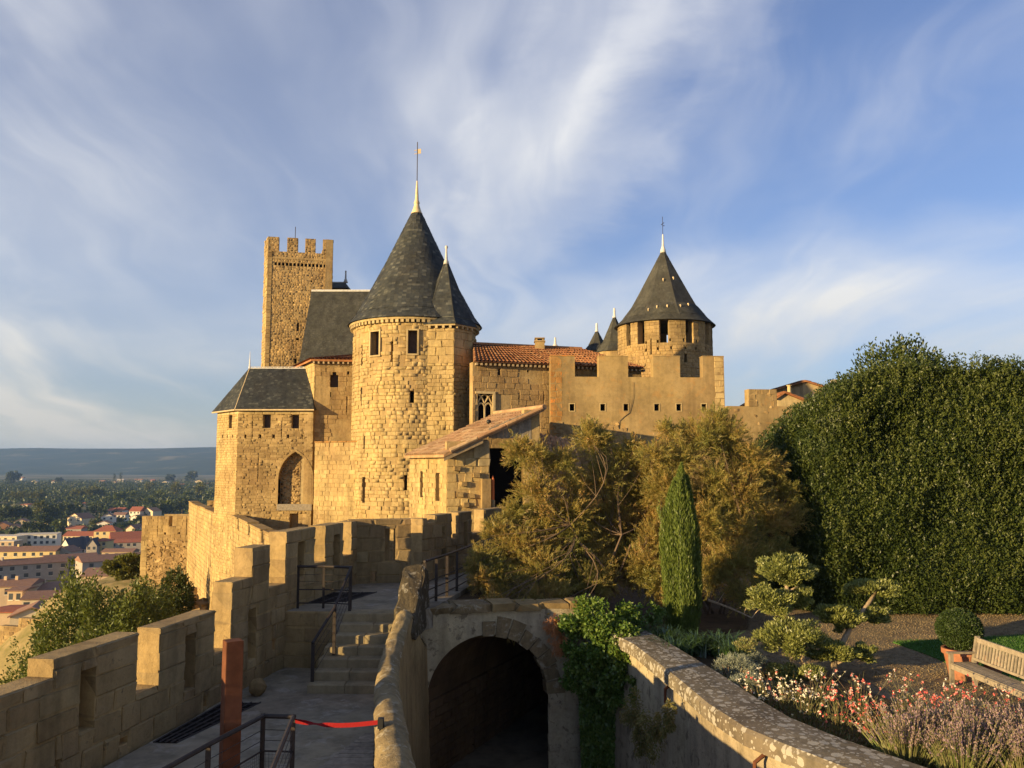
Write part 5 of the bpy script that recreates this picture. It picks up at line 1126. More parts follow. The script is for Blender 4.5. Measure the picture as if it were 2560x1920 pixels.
# ---- houses at the right, beyond the wall
def gable_house(name, label, px0, px1, py_e0, px_pk, py_pk, py_e1, Y, depth, matw='render_coat'):
    a, b, k = S(px0, py_e0, Y), S(px1, py_e1, Y), S(px_pk, py_pk, Y); t = thing(name, label, 'house', (k.x, Y, -6))
    mb = MB(); vs = [(a.x, Y, -6), (b.x, Y, -6), (b.x, Y, b.z), (k.x, Y, k.z), (a.x, Y, a.z)]; vs += [(x, Y + depth, z) for x, y, z in vs]
    mb.add(vs, [(0, 1, 2, 3, 4), (9, 8, 7, 6, 5), (0, 4, 9, 5), (1, 6, 7, 2)]); mb.build('wall', matw, t)
    for e in (a, b):
        o = 0.22; dx = (e.x - k.x); dz = (e.z - k.z); l = math.hypot(dx, dz); ex = Vector((k.x + dx * (1 + o / l), 0, k.z + dz * (1 + o / l)))
        A_, B_ = Vector((ex.x, Y - .25, ex.z + .03)), Vector((ex.x, Y + depth, ex.z + .03)); C_, D_ = Vector((k.x, Y + depth, k.z + .03)), Vector((k.x, Y - .25, k.z + .03))
        if e is b: A_, B_, C_, D_ = A_, B_, C_, D_
        else: A_, B_, C_, D_ = B_, A_, D_, C_
        mb = MB(); dn = Vector((0, 0, -.1)); mb.add([A_, B_, C_, D_, A_ + dn, B_ + dn, C_ + dn, D_ + dn], [(0, 1, 2, 3), (0, 4, 5, 1), (3, 2, 6, 7), (0, 3, 7, 4), (1, 5, 6, 2), (7, 6, 5, 4)]); o_ = mb.build('roof', 'roof_tile', t)
        tile_roof('tiles', A_, B_, C_, D_, o_, 'roof_tile', 0.26, 0.45, 0.095)
    return t
t = gable_house('gabled_house', 'pale plastered house with low tiled gable beside the low wall', 1944, 2120, 992, 1960, 981, 1045, 58, 9, 'pale_stone')
q = S(1973, 975, 61); mb = MB(); mb.tube([(q.x, 61, q.z - .9), (q.x, 61, q.z + .3)], 0.13, 8); mb.lathe([(0.2, q.z + .3), (0.2, q.z + .36)], (q.x, 61), 8); mb.build('chimney_pipe', 'pale_stone', t)
t = gable_house('upper_house', 'taller pale house with red tiled roof half hidden by the big hedge', 2008, 2170, 954, 2012, 953, 1002, 68, 9, 'pale_stone')
q = S(2092, 960, 70); mb = MB(); mb.box(q.x - .4, q.x + .4, 69.6, 70.4, q.z - 2, q.z + .35); mb.build('chimney', 'pale_stone', t)
# ================================================================== parapets, stairs, lane, arch
WA, WB = (-6.08, 12.72), (-5.14, 18.03)
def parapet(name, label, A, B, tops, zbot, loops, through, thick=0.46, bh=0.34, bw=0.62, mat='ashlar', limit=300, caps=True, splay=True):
    """tops: (s0,s1,ztop); loops: blind arrow loops (s0,s1,z0,z1), recessed from the inner face; through: open ones"""
    t = thing(name, label, 'wall', (A[0], A[1], zbot)); f = Face(A, B)
    hs = list(loops) + list(through)
    core(MB(), f, tops, zbot, hs, thick, inset=0.035).build('wall_core', 'mortar', t)
    for h in loops:
        o = MB(); P = f.p; d = 0.30
        o.quad(P(h[0] - .02, h[2] - .02, -d), P(h[1] + .02, h[2] - .02, -d), P(h[1] + .02, h[3] + .02, -d), P(h[0] - .02, h[3] + .02, -d)); o.build('arrow_loop', 'brown_block', t)
    bl = courses(f, tops, zbot, hs, bh, bw, -thick, 0.0, gap=0.012, ext=0.004, dj=0.006)
    place_blocks(bl, t, mat, limit)
    return t, f
def lp(x0, y0, x1, y1): return hole_px(WA, WB, x0, y0, x1, y1)
def sw(px, py): return W(WA, WB, px, py)[0]
tops1 = [(-5.2, -3.4, -2.88), (-3.4, -2.25, -2.30), (-2.25, -0.98, -2.88), (-0.98, 0.92, -2.64), (0.92, 1.50, -3.60), (1.50, 3.26, -2.68), (3.26, 3.86, -3.50), (3.86, 4.66, -2.25), (4.66, 5.44, -1.67), (5.44, 6.20, -2.58), (6.20, 7.78, -1.46)]  # the high merlon out of view is added to shade the steel pillar
loops1 = [lp(200, 1665, 246, 1836), lp(463, 1580, 494, 1730), lp(621, 1518, 645, 1654), lp(746, 1352, 765, 1446)]
thr = [lp(140, 1896, 156, 1935), lp(300, 1838, 324, 1868), lp(512, 1738, 522, 1770), lp(682, 1595, 692, 1628)]
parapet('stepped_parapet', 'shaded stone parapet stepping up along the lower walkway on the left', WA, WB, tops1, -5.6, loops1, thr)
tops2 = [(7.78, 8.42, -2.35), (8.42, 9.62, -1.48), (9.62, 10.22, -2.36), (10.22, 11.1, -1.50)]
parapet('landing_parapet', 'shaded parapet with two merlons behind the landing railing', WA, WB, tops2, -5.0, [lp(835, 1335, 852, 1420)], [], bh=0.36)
# back wall of the landing, facing the viewer
BA, BB = (-4.22, 23.15), (-2.42, 23.72)
def bp_(x0, y0, x1, y1): return hole_px(BA, BB, x0, y0, x1, y1)
fB = Face(BA, BB)
tB = [(-0.25, fB.len, -1.47)]
th = [bp_(962, 1322, 990, 1403), bp_(927, 1429, 942, 1455), bp_(1001, 1429, 1016, 1452)]
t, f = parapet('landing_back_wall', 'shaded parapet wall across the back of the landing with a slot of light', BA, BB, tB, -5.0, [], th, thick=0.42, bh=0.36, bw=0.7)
h = th[0]; mb = MB(); mb.obox(f.p(h[0], h[2], -0.42), f.t.to_3d() * ((h[1] - h[0]) * 0.55), (f.n * 0.2).to_3d(), (0, 0, h[3] - h[2])); mb.build('slot_stop', 'ashlar', t)
CA, CB = (-2.47, 23.45), (-1.23, 26.35); fC = Face(CA, CB)
def sc_(px, py): return W(CA, CB, px, py)[0]
s1, s2, s3, s4 = sc_(1090, 1330), sc_(1131, 1330), sc_(1148, 1330), sc_(1181, 1330)
tC = [(0, 0.28, -1.46), (0.28, s1, -1.60), (s1, s2, -1.40), (s2, s3, -2.15), (s3, s4, -1.40), (s4, s4 + .9, -2.1), (s4 + .9, s4 + 3.2, -1.4)]
def cp_(x0, y0, x1, y1): return hole_px(CA, CB, x0, y0, x1, y1)
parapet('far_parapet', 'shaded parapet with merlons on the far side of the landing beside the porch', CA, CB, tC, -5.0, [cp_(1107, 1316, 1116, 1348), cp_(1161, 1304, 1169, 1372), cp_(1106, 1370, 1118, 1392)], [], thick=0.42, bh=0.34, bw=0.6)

# ---- stairs between walkway and landing: seven stone steps
t = thing('stone_stairs', 'seven worn stone steps climbing from walkway to landing', 'stairs', (-3.2, 16.6, ZW))
ny = 7; y0s, y1s = 16.72, 18.62; rise_ = (ZT - ZW) / ny
for i in range(ny):
    ya = y0s + (y1s - y0s) * i / (ny - 1) - (0.0 if i < ny - 1 else 0.0)
    if i == ny - 1: ya = y1s - 0.02
    xl = -3.98 + 0.03 * i + (0.12 if i > 3 else 0) + random.uniform(-.03, .03); xr = -2.36 ; yb = ya + 0.42 if i < ny - 1 else ya + 0.5
    zt_ = ZW + rise_ * (i + 1) + (0.004 if i == ny - 1 else 0); cut = xl + (xr - xl) * random.uniform(0.35, 0.65)
    for a, b in ((xl, cut - .004), (cut + .004, xr)):
        mb = MB(); v = [(a, ya + random.uniform(-.012, .012), ZW - 0.2), (b, ya + random.uniform(-.012, .012), ZW - 0.2), (b, yb, ZW - 0.2), (a, yb, ZW - 0.2)]
        nz = 0.018
        vs = v + [(v[0][0], v[0][1], zt_ - nz), (v[1][0], v[1][1], zt_ - nz), (b, yb, zt_ - nz), (a, yb, zt_ - nz), (a + .01, v[0][1] + nz, zt_), (b - .01, v[1][1] + nz, zt_), (b - .01, yb, zt_), (a + .01, yb, zt_)]
        mb.add(vs, [(0, 1, 5, 4), (1, 2, 6, 5), (2, 3, 7, 6), (3, 0, 4, 7), (4, 5, 9, 8), (5, 6, 10, 9), (6, 7, 11, 10), (7, 4, 8, 11), (8, 9, 10, 11)]); mb.build('step', 'step_stone', t)
# retaining wall under the landing, left of the stairs
t = thing('retaining_wall', 'shaded block wall below the landing railing left of the stairs', 'wall', (-4.5, 18.9, ZW - .5))
f = Face((-5.1, 18.86), (-3.80, 18.72)); core(MB(), f, [(0, f.len, ZT - .004)], ZW - .5, [], 0.2, inset=0.02).build('wall_core', 'mortar', t)
place_blocks(courses(f, [(0, f.len, ZT - .006)], ZW - .05, [], 0.3, 0.6, -0.15, 0.0, dj=0.006), t, 'ashlar', 40)

# ---- divider wall with rounded, weathered cap between walkway and lane
t = thing('divider_wall', 'narrow wall with rough rounded sunlit cap between walkway and lane', 'wall', (-1.9, 13, ZL))
path = [(-0.62, 5.2), (-1.22, 9.4), (-1.62, 11.6), (-1.98, 13.6), (-2.2, 15.4), (-2.24, 16.6), (-2.22, 17.6), (-2.18, 18.5), (-2.12, 19.6)]
ztop = [-3.38, -3.38, -3.39, -3.40, -3.38, -3.2, -2.95, -3.5, -4.0]
wid = [0.50, 0.48, 0.44, 0.40, 0.36, 0.34, 0.34, 0.4, 0.45]
def along(path, vals, u):
    k = u * (len(path) - 1); i = min(int(k), len(path) - 2); q = k - i
    return Vector(path[i]).lerp(Vector(path[i + 1]), q), [v[i] + (v[i + 1] - v[i]) * q for v in vals]
mb = MB(); n = 150; ring = 15; V = []; Fq = []
for i in range(n + 1):
    p_, (zt_, w_) = along(path, (ztop, wid), i / n); p2, _ = along(path, (ztop, wid), min(1, i / n + 0.01)); p1, _ = along(path, (ztop, wid), max(0, i / n - 0.01))
    d = (p2 - p1).normalized(); nr = Vector((d.y, -d.x))
    for k in range(ring):
        a = math.pi * k / (ring - 1); wob = 0.016 * mnoise.noise(Vector((i * .13, k * .45, 3.1))) + 0.016 * mnoise.noise(Vector((i * .45, k * .9, 7.7))) + random.uniform(-.006, .006)
        r = w_ / 2 + wob; q = p_ - nr * math.cos(a) * r; V.append((q.x, q.y, zt_ - w_ * 0.42 + math.sin(a) * (w_ * 0.42 + wob)))
for i in range(n):
    for k in range(ring - 1): Fq.append((i * ring + k, i * ring + k + 1, (i + 1) * ring + k + 1, (i + 1) * ring + k))
mb.add(V, Fq); mb.build('cap', 'weathered_cap', t, smooth=True)
mb = MB(); V = []; Fq = []
for i in range(13):
    p_, (zt_, w_) = along(path, (ztop, wid), i / 12); p2, _ = along(path, (ztop, wid), min(1, i / 12 + .02)); p1, _ = along(path, (ztop, wid), max(0, i / 12 - .02)); d = (p2 - p1).normalized(); nr = Vector((d.y, -d.x)); w_ *= 0.47
    V += [(*(p_ - nr * w_), ZL - .2), (*(p_ - nr * w_), zt_ - w_), (*(p_ + nr * w_), zt_ - w_), (*(p_ + nr * (w_ + .12)), ZL - .2)]
for i in range(12):
    for k in range(3): Fq.append((i * 4 + k, i * 4 + k + 1, (i + 1) * 4 + k + 1, (i + 1) * 4 + k))
Fq += [(0, 3, 2, 1), (48, 49, 50, 51)]
mb.add(V, Fq); mb.build('wall_body', 'brown_block', t)
f = Face((-0.95 + .0, 9.4), (-1.98, 16.6)); f.n = -f.n * -1
# upright end stone where the divider climbs to the landing
e = thing('end_stone', 'upright lichen-stained stone block ending the divider wall at the landing', 'stone', (-2.1, 18.6, ZT - .6))
bm = bmesh.new(); prof = [(17.5, -3.55), (19.55, -3.62), (19.62, -2.62), (19.35, -2.32), (19.02, -2.22), (18.6, -2.45), (17.7, -3.15), (17.35, -3.4)]
V = []; xs_ = (-2.44, -2.39, -2.02, -1.95)
for j, x in enumerate(xs_):
    for (y, z) in prof: 
        s_ = 0.05 if j in (0, 3) else 0.0
        V.append((x + 0.16 * (y - 18.4) * 0.25, y - (s_ if y > 18.5 else -s_), z - (s_ if z > -3.3 else 0)))
m_ = len(prof); Fq = [(j * m_ + i, j * m_ + (i + 1) % m_, (j + 1) * m_ + (i + 1) % m_, (j + 1) * m_ + i) for j in range(3) for i in range(m_)]
Fq += [tuple(range(m_)), tuple(reversed(range(3 * m_, 4 * m_)))]
me = bpy.data.meshes.new('block'); me.from_pydata(V, [], Fq); bm.from_mesh(me); bmesh.ops.recalc_face_normals(bm, faces=bm.faces)
bmesh.ops.triangulate(bm, faces=[q for q in bm.faces if len(q.verts) > 4]); bmesh.ops.subdivide_edges(bm, edges=bm.edges[:], cuts=3, use_grid_fill=True)
for v in bm.verts: v.co += Vector((math.sin(v.co.z * 9 + v.co.y * 7), math.sin(v.co.x * 11 + v.co.z * 6), math.sin(v.co.y * 8 + v.co.x * 9))) * 0.022 + Vector((random.uniform(-1, 1), random.uniform(-1, 1), random.uniform(-1, 1))) * 0.008
bm.to_mesh(me); bm.free(); link('block', me, 'black_lichen_stone', e)

# ---- vaulted bridge over the lane
t = thing('vaulted_bridge', 'stone bridge with round arch over the dark sunken lane', 'bridge', (0, 21, ZL))
VA, VB = (-2.6, 19.22), (1.75, 20.25); f = Face(VA, VB); ar_s, ar_z, ar_r = W(VA, VB, 1223, 1700)[0], -5.28, 1.42
ar_s = W(VA, VB, 1221, 1740)[0]
BZ = -3.34
P = f.p; mb = MB(); cols = [0.0, max(0.02, ar_s - ar_r)] + [ar_s - ar_r * math.cos(math.pi * i / 20) for i in range(1, 20)] + [ar_s + ar_r, f.len]
def az(s):
    q = ar_r * ar_r - (s - ar_s) ** 2; return ar_z + math.sqrt(max(0, q))
for a, b in zip(cols, cols[1:]):
    if b <= ar_s - ar_r + 1e-4 or a >= ar_s + ar_r - 1e-4: mb.quad(P(a, ZL - .2), P(b, ZL - .2), P(b, BZ), P(a, BZ))
    else: mb.quad(P(a, az(a)), P(b, az(b)), P(b, BZ), P(a, BZ))
mb.build('face_wall', 'plaster_wall', t)
# tunnel: the lane swings to the right as it goes in
tdir = Vector((0.40, 0.916, 0)); Ltun = 13.0
mb = MB(); prof = [(ar_s - ar_r, ZL - .1), (ar_s - ar_r, ar_z)] + [(ar_s - ar_r * math.cos(math.pi * i / 18), ar_z + ar_r * math.sin(math.pi * i / 18)) for i in range(1, 18)] + [(ar_s + ar_r, ar_z), (ar_s + ar_r, ZL - .1)]
for (s0, z0), (s1, z1) in zip(prof, prof[1:]):
    for k in range(13): mb.quad(P(s0, z0) + tdir * k, P(s1, z1) + tdir * k, P(s1, z1) + tdir * (k + 1), P(s0, z0) + tdir * (k + 1))
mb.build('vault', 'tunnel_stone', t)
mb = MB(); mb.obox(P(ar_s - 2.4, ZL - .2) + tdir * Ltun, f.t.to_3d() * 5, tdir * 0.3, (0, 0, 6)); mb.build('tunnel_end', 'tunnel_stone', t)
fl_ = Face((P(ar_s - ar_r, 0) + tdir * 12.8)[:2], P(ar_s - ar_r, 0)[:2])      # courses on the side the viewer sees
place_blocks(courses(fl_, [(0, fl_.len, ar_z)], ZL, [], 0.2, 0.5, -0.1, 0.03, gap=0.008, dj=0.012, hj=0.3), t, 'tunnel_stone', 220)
vs_ = []      # arch stones
for i in range(7, 15):
    a0, a1 = math.pi * i / 15 + .012, math.pi * (i + 1) / 15 - .012; r0 = ar_r - 0.03 + random.uniform(-.02, .03); r1 = ar_r + random.uniform(0.30, 0.42); d1 = random.uniform(.03, .06)
    q = [(ar_s - r * math.cos(a), ar_z + r * math.sin(a)) for r, a in ((r0, a0), (r0, a1), (r1, a1), (r1, a0))]
    q = [(max(0.01, s), min(z, BZ - .05)) for s, z in q]
    mb = MB(); v = [P(s, z, d1) for s, z in q] + [P(s, z, -.3) for s, z in q]; mb.add(v, [(0, 1, 2, 3), (1, 0, 4, 5), (2, 1, 5, 6), (3, 2, 6, 7), (0, 3, 7, 4)]); mb.build('voussoir', 'weathered_cap', t)
# ledge stones on top of the bridge
x = 0.6
while x < f.len + .2:
    l = random.uniform(0.5, 0.95); place_blocks([f.m(x, min(x + l, f.len + .3) - .02, BZ - .02, BZ + random.uniform(0.10, 0.2), -0.62, random.uniform(.05, .1))], t, 'weathered_cap' if x < 1.5 else 'render_coat', 3, True, name='ledge_stone'); x += l
mb = MB(); mb.prism([P(0.75, 0, -.1)[:2], P(f.len + .4, 0, -.1)[:2], (2.4, 31), (-0.3, 31), (-1.1, 23.5)], BZ - .6, BZ + .02); mb.build('deck', 'soil', t)
jamb = []
place_blocks(courses(f, [(ar_s + ar_r + .02, f.len, ar_z + .1)], ZL, [], 0.35, 0.42, -0.2, 0.02, dj=0.02), t, 'plaster_wall', 30, name='jamb_stone', rest='jamb_stones')

# ---- garden wall on the right of the lane with its broad lichen coping
t = thing('garden_wall', 'curved garden wall with broad lichen-spotted coping above the lane', 'wall', (3, 15, ZL))
n = 72; V = []; Fq = []
def cop(u): return along(COP_IN, (), u)[0], along(COP_OUT, (), u)[0]
for i in range(n + 1):
    a, b = cop(i / n); q = a.lerp(b, 0.12); V += [(q.x - .05, q.y, ZL - .2), (q.x, q.y, -5.3), (q.x, q.y, -4.02), (b.x, b.y, -4.02), (b.x, b.y, ZG - .6)]
for i in range(n):
    for k in range(4): Fq.append((i * 5 + k, i * 5 + k + 1, (i + 1) * 5 + k + 1, (i + 1) * 5 + k))
mb = MB(); mb.add(V, Fq); mb.build('wall_body', 'plaster_wall', t)
cuts = [0.0, 0.085, 0.17, 0.25, 0.335, 0.42, 0.50, 0.585, 0.67, 0.755, 0.84, 0.92, 1.0]
for u0, u1 in zip(cuts, cuts[1:]):      # coping slabs
    V = []; Fq = []; m_ = 7; dz = 0.0
    for i in range(m_):
        a, b = cop(u0 + (u1 - u0) * i / (m_ - 1) * (0.9995)); w = [random.uniform(-.006, .006) for _ in range(8)]
        ab = (b - a).normalized(); r_ = 0.05
        V += [(a.x + w[0], a.y, -4.03), (a.x + w[0], a.y, -3.84 + dz), (a.x + ab.x * r_, a.y + ab.y * r_, -3.785 + dz), ((a.x + b.x) / 2, (a.y + b.y) / 2, -3.77 + dz), (b.x - ab.x * r_, b.y - ab.y * r_, -3.785 + dz), (b.x, b.y, -3.84 + dz), (b.x, b.y, -4.03)]
    for i in range(m_ - 1):
        for k in range(6): Fq.append((i * 7 + k, (i + 1) * 7 + k, (i + 1) * 7 + k + 1, i * 7 + k + 1))
    Fq += [tuple(range(7)), tuple(reversed(range((m_ - 1) * 7, m_ * 7)))]
    mb = MB(); mb.add(V, Fq); mb.build('coping_slab', 'lichen_coping', t)
mb = MB(); mb.tube([(1.72, 20.25, ZL), (1.95, 19.95, ZL), (1.95, 19.95, -4.0), (1.72, 20.25, -3.6)], 0.25, 6); mb.build('corner_pier', 'plaster_wall', t)
for (px, py) in ((1668, 1722), (1893, 1905)):
    mb = MB(); q = G(px, py, -4.15); mb.tube([q + Vector((0.12, 0.02, 0.1)), q + Vector((-.04, -.02, 0)), q + Vector((-.05, -.02, -0.25))], [0.03, 0.03, 0.02], 6); mb.build('iron_bracket', 'rust_steel', t)

# ---- gratings let into the paving
def grating(label, pts, z, nb):
    t = thing('floor_grating', label, 'grating', (pts[0][0], pts[0][1], z)); a, b, c, d = [Vector((p[0], p[1], z + .012)) for p in pts]
    mb = MB(); mb.add([a - Vector((0, 0, .008)), b - Vector((0, 0, .008)), c - Vector((0, 0, .008)), d - Vector((0, 0, .008))], [(0, 1, 2, 3)]); mb.build('pit', 'dark_void', t)
    for i in range(nb):
        u = (i + .5) / nb; mb = MB(); mb.tube([a.lerp(d, u), b.lerp(c, u)], 0.012, 4); mb.build('bar', 'iron', t)
    for i in range(5):
        u = i / 4; mb = MB(); mb.tube([a.lerp(b, u), d.lerp(c, u)], 0.014, 4); mb.build('cross_bar', 'iron', t)
g = [G(384, 1857, ZW), G(440, 1859, ZW), G(652, 1757, ZW), G(560, 1757, ZW)]; grating('dark iron grating in the walkway floor beside the rusty pillar', g, ZW, 8)
g = [G(742, 1508, ZT), G(865, 1505, ZT), G(942, 1481, ZT), G(800, 1482, ZT)]; grating('dark iron grating on the landing behind the railing', g, ZT, 8)

# ---- stone ball by the parapet
q = G(632, 1735, ZW); bm = bmesh.new(); bmesh.ops.create_icosphere(bm, subdivisions=4, radius=0.165)
for v in bm.verts: v.co += v.co.normalized() * (0.006 * math.sin(v.co.x * 40) + 0.005 * math.sin(v.co.z * 55 + v.co.y * 30))
me = bpy.data.meshes.new('stone_ball'); bm.to_mesh(me); bm.free()
o = link('stone_ball', me, 'brown_block', smooth=True); o.location = (q.x + .12, q.y - .1, ZW + .155); tag(o, 'round stone cannonball lying by the parapet on the walkway', 'stone ball')

# ---- rusty steel pillar
q = S(577, 1604, 11.4); pz = q.z
bm = bmesh.new(); bmesh.ops.create_cube(bm, size=1.0); bmesh.ops.scale(bm, vec=(0.225, 0.225, pz - ZW), verts=bm.verts); bmesh.ops.bevel(bm, geom=bm.edges[:], offset=0.006, segments=2, affect='EDGES')
me = bpy.data.meshes.new('steel_pillar'); bm.to_mesh(me); bm.free(); o = link('steel_pillar', me, 'rust_steel'); o.location = (q.x, 11.5, (pz + ZW) / 2); o.rotation_euler.z = math.radians(32)
tag(o, 'square rust-brown steel pillar standing on the walkway', 'pillar')

# ---- iron railings
def railing(name, label, posts, z_of, top_h, bars, wires=True, mat='iron', post_r=0.026, rail_r=0.03, mesh_panel=None, caps=False):
    """posts: floor points; z_of: floor heights; bars: heights of thin wires or bars"""
    t = thing(name, label, 'railing', (posts[0][0], posts[0][1], z_of[0]))
    for (p_, z) in zip(posts, z_of):
        mb = MB(); mb.box(p_[0] - post_r, p_[0] + post_r, p_[1] - post_r * .5, p_[1] + post_r * .5, z - .02, z + top_h - rail_r * .5); mb.build('post', mat, t)
    for i in range(len(posts) - 1):
        a, b = Vector((*posts[i][:2], z_of[i])), Vector((*posts[i + 1][:2], z_of[i + 1])); dirv = (b - a).normalized() * .03
        mb = MB(); mb.tube([a + Vector((0, 0, top_h)) - dirv, b + Vector((0, 0, top_h)) + dirv], rail_r, 8); mb.build('handrail', mat, t)
        for h, r in bars:
            mb = MB(); mb.tube([a + Vector((0, 0, h)), b + Vector((0, 0, h))], r, 5); mb.build('bar' if r > 0.008 else 'wire', mat, t)
    return t
a, b, c = G(744, 1521, ZT), G(808, 1521, ZT), G(876, 1524, ZT)
railing('landing_railing', 'dark iron railing with thin wires across the landing edge', [a, b, c], [ZT] * 3, 0.93, [(0.12, 0.014), (0.42, 0.014), (0.60, 0.005), (0.75, 0.005)])
a = G(780, 1727, ZW); b = S(833, 1637, 17.6); c = G(873, 1527, ZT)
railing('stair_railing', 'sloping dark iron handrail climbing the left side of the stairs', [(a.x, a.y), (b.x, 17.65), (c.x + .02, c.y - .06)], [ZW, ZW + 0.55, ZT], 0.93, [(0.28, 0.005), (0.45, 0.005), (0.62, 0.005), (0.78, 0.005)], post_r=0.032)
pp = [G(1061, 1517, ZT), G(1090, 1503, ZT), G(1117, 1491, ZT), G(1142, 1478, ZT), G(1187, 1452, ZT), G(1245, 1425, ZT), G(1290, 1412, ZT)]
railing('bridge_railing', 'dark iron railing with three bars along the bridge beside the feathery shrub', pp, [ZT + .02] * 7, 1.0, [(0.1, 0.016), (0.32, 0.016), (0.52, 0.016)], post_r=0.034)
q0, q1, q2, q3, q4 = G(300, 1985, -3.42), G(521, 1862, -3.42), G(658, 1790, -3.42), G(733, 1792, -3.42), G(676, 1935, -3.42)
t = railing('corner_railing', 'rust-brown iron railing with mesh panels around the stairwell at the front', [q0, q1, q2, q3, q4], [ZW] * 5, 0.98, [(0.1, 0.014), (0.52, 0.014), (0.66, 0.005), (0.8, 0.005)], post_r=0.03, rail_r=0.032, mat='iron')
for (a, b) in ((q1, q2), (q2, q3)):      # wire mesh below the middle bar
    mb = MB(); a = Vector((a.x, a.y, ZW)); b = Vector((b.x, b.y, ZW)); l = (b - a).length; k = int(l / 0.045)
    for i in range(k + 1): q = a.lerp(b, i / k); mb.tube([q + Vector((0, 0, .1)), q + Vector((0, 0, .52))], 0.0022, 3, False)
    for i in range(10): z = .1 + .42 * i / 9; mb.tube([a + Vector((0, 0, z)), b + Vector((0, 0, z))], 0.0022, 3, False)
    mb.build('wire_mesh', 'iron', t)
# ---- belt barrier and boarded ramp
q = G(953, 1935, ZW + 0.1); bx, by = S(953, 1800, 11.35).x, 11.35; bz = S(953, 1794, 11.35).z
t = thing('belt_post', 'black barrier post holding the end of the red tape', 'barrier post', (bx, by, ZW))
mb = MB(); mb.lathe([(0.16, ZW), (0.16, ZW + .02), (0.03, ZW + .05), (0.026, ZW + .06), (0.026, bz - .13), (0.04, bz - .12), (0.04, bz - .01), (0.03, bz)], (bx, by), 14); mb.build('post', 'black_plastic', t, smooth=True)
mb = MB(); mb.box(bx - .04, bx + .03, by - .05, by + .05, bz - .13, bz - .005); mb.build('belt_head', 'black_plastic', t)
t = thing('red_tape', 'red barrier tape stretched and twisted across the walkway', 'tape', (bx, by, bz))
V = []; A_ = Vector((bx - .04, by, bz - .06)); B_ = Vector((q3.x, q3.y, -3.47)); n = 24
for i in range(n + 1):
    u = i / n; p_ = A_.lerp(B_, u) + Vector((0, 0, -0.05 * math.sin(math.pi * u))); tw = 1.5 * math.exp(-((u - 0.72) / 0.12) ** 2)
    V += [tuple(p_ + Vector((0, math.sin(tw) * .03, math.cos(tw) * .03))), tuple(p_ - Vector((0, math.sin(tw) * .03, math.cos(tw) * .03)))]
mb = MB(); mb.add(V, [(2 * i, 2 * i + 1, 2 * i + 3, 2 * i + 2) for i in range(n)]); mb.build('tape', 'red_tape', t)
t = thing('boarded_ramp', 'grey grooved timber boards laid along the walkway beside the divider wall', 'boardwalk', (-2.2, 12, ZW))
ra, rb = G(948, 1815, ZW), G(770, 1925, ZW); k = 30
for i in range(k):
    y = 10.2 + (15.2 - 10.2) * i / k; xr = -1.48 - (y - 9.8) * 0.152 - .12; xl = -3.05 + max(0, (y - 11.6)) * 0.26
    if xl > xr - .15: break
    mb = MB(); mb.box(xl, xr, y + .004, y + (5.0 / k) - .012, ZW + .004, ZW + .05 + random.uniform(-.003, .003)); mb.build('board', 'grey_timber', t)
# ================================================================== garden and planting
def base_thing(name, label, cat, x, y, z, group=None): return thing(name, label, cat, (x, y, z), group)
def cluster_plumes(cl, per, nl, nw):
    """feathery foliage: many fine needles along short arching sprays"""
    Ps, Ds = [], []
    for (c, r) in cl:
        k = max(8, int(per * (r / 0.8) ** 2 / 34)); o = unit(RNG.normal(size=(k, 3)) + [0, -.25, .35]); st = np.array(c) + o * r * RNG.uniform(0.05, 0.55, (k, 1)); ln = r * RNG.uniform(0.45, 0.75, (k, 1))
        for q in range(34):
            u = RNG.uniform(0, 1, (k, 1)); p = st + o * ln * u + np.array([0, 0, -0.12]) * (u ** 2) * ln + RNG.normal(size=(k, 3)) * 0.055 * (1.15 - u)
            Ps.append(p); Ds.append(o + RNG.normal(size=(k, 3)) * 0.45 + [0, 0, .2])
    return np.concatenate(Ps), np.concatenate(Ds)
def tamarisk(label, base, spots, seed):
    t = base_thing('tamarisk', label, 'shrub', *base); cl = []
    for (px, py, rp, Y) in spots: c = S(px, py, Y); cl.append((tuple(c), rp / F_PX * Y))
    cl = [(c, r * 1.2) for c, r in cl]; lo = np.min([c for c, r in cl], 0); hi = np.max([c for c, r in cl], 0)
    for _ in range(16):      # fuller growth behind the outer sprays
        q = random.choice(cl); cl.append((tuple(np.array(q[0]) * 0.75 + np.array(random.choice(cl)[0]) * 0.25 + [0, random.uniform(.4, 1.2), random.uniform(-.3, .1)]), q[1] * .9))
    P, D = cluster_plumes(cl, 6000, .1, .01); leaves('foliage', P, 0.15, 0.013, 'tamarisk_leaf', t, D, 0.7)
    mb = MB(); b = Vector(base); forks = []
    for i in range(6):
        a = b + Vector((random.uniform(-.25, .25), random.uniform(-.2, .2), 0)); e = a + Vector((random.uniform(-1.4, 1.4), random.uniform(-.5, .5), random.uniform(0.9, 1.8))); limb(mb, a, e, 0.045, 0.025, 0.12); forks.append(e)
    for c, r in cl:
        cv = Vector(c); f_ = min(forks, key=lambda q: (q - cv).length); m_ = limb(mb, f_, cv, 0.018, 0.006, 0.28, 7)
        for k in range(5): limb(mb, m_[random.randrange(2, 6)], cv + Vector((random.uniform(-r, r), random.uniform(-r, r), random.uniform(-r * .6, r))) * 0.85 + cv * 0.0 if False else cv + Vector((random.uniform(-r, r), random.uniform(-r, r), random.uniform(-.6 * r, r))) * 0.8, 0.009, 0.004, 0.15, 4, 4)
    mb.build('branches', 'dry_twig', t)
    return t
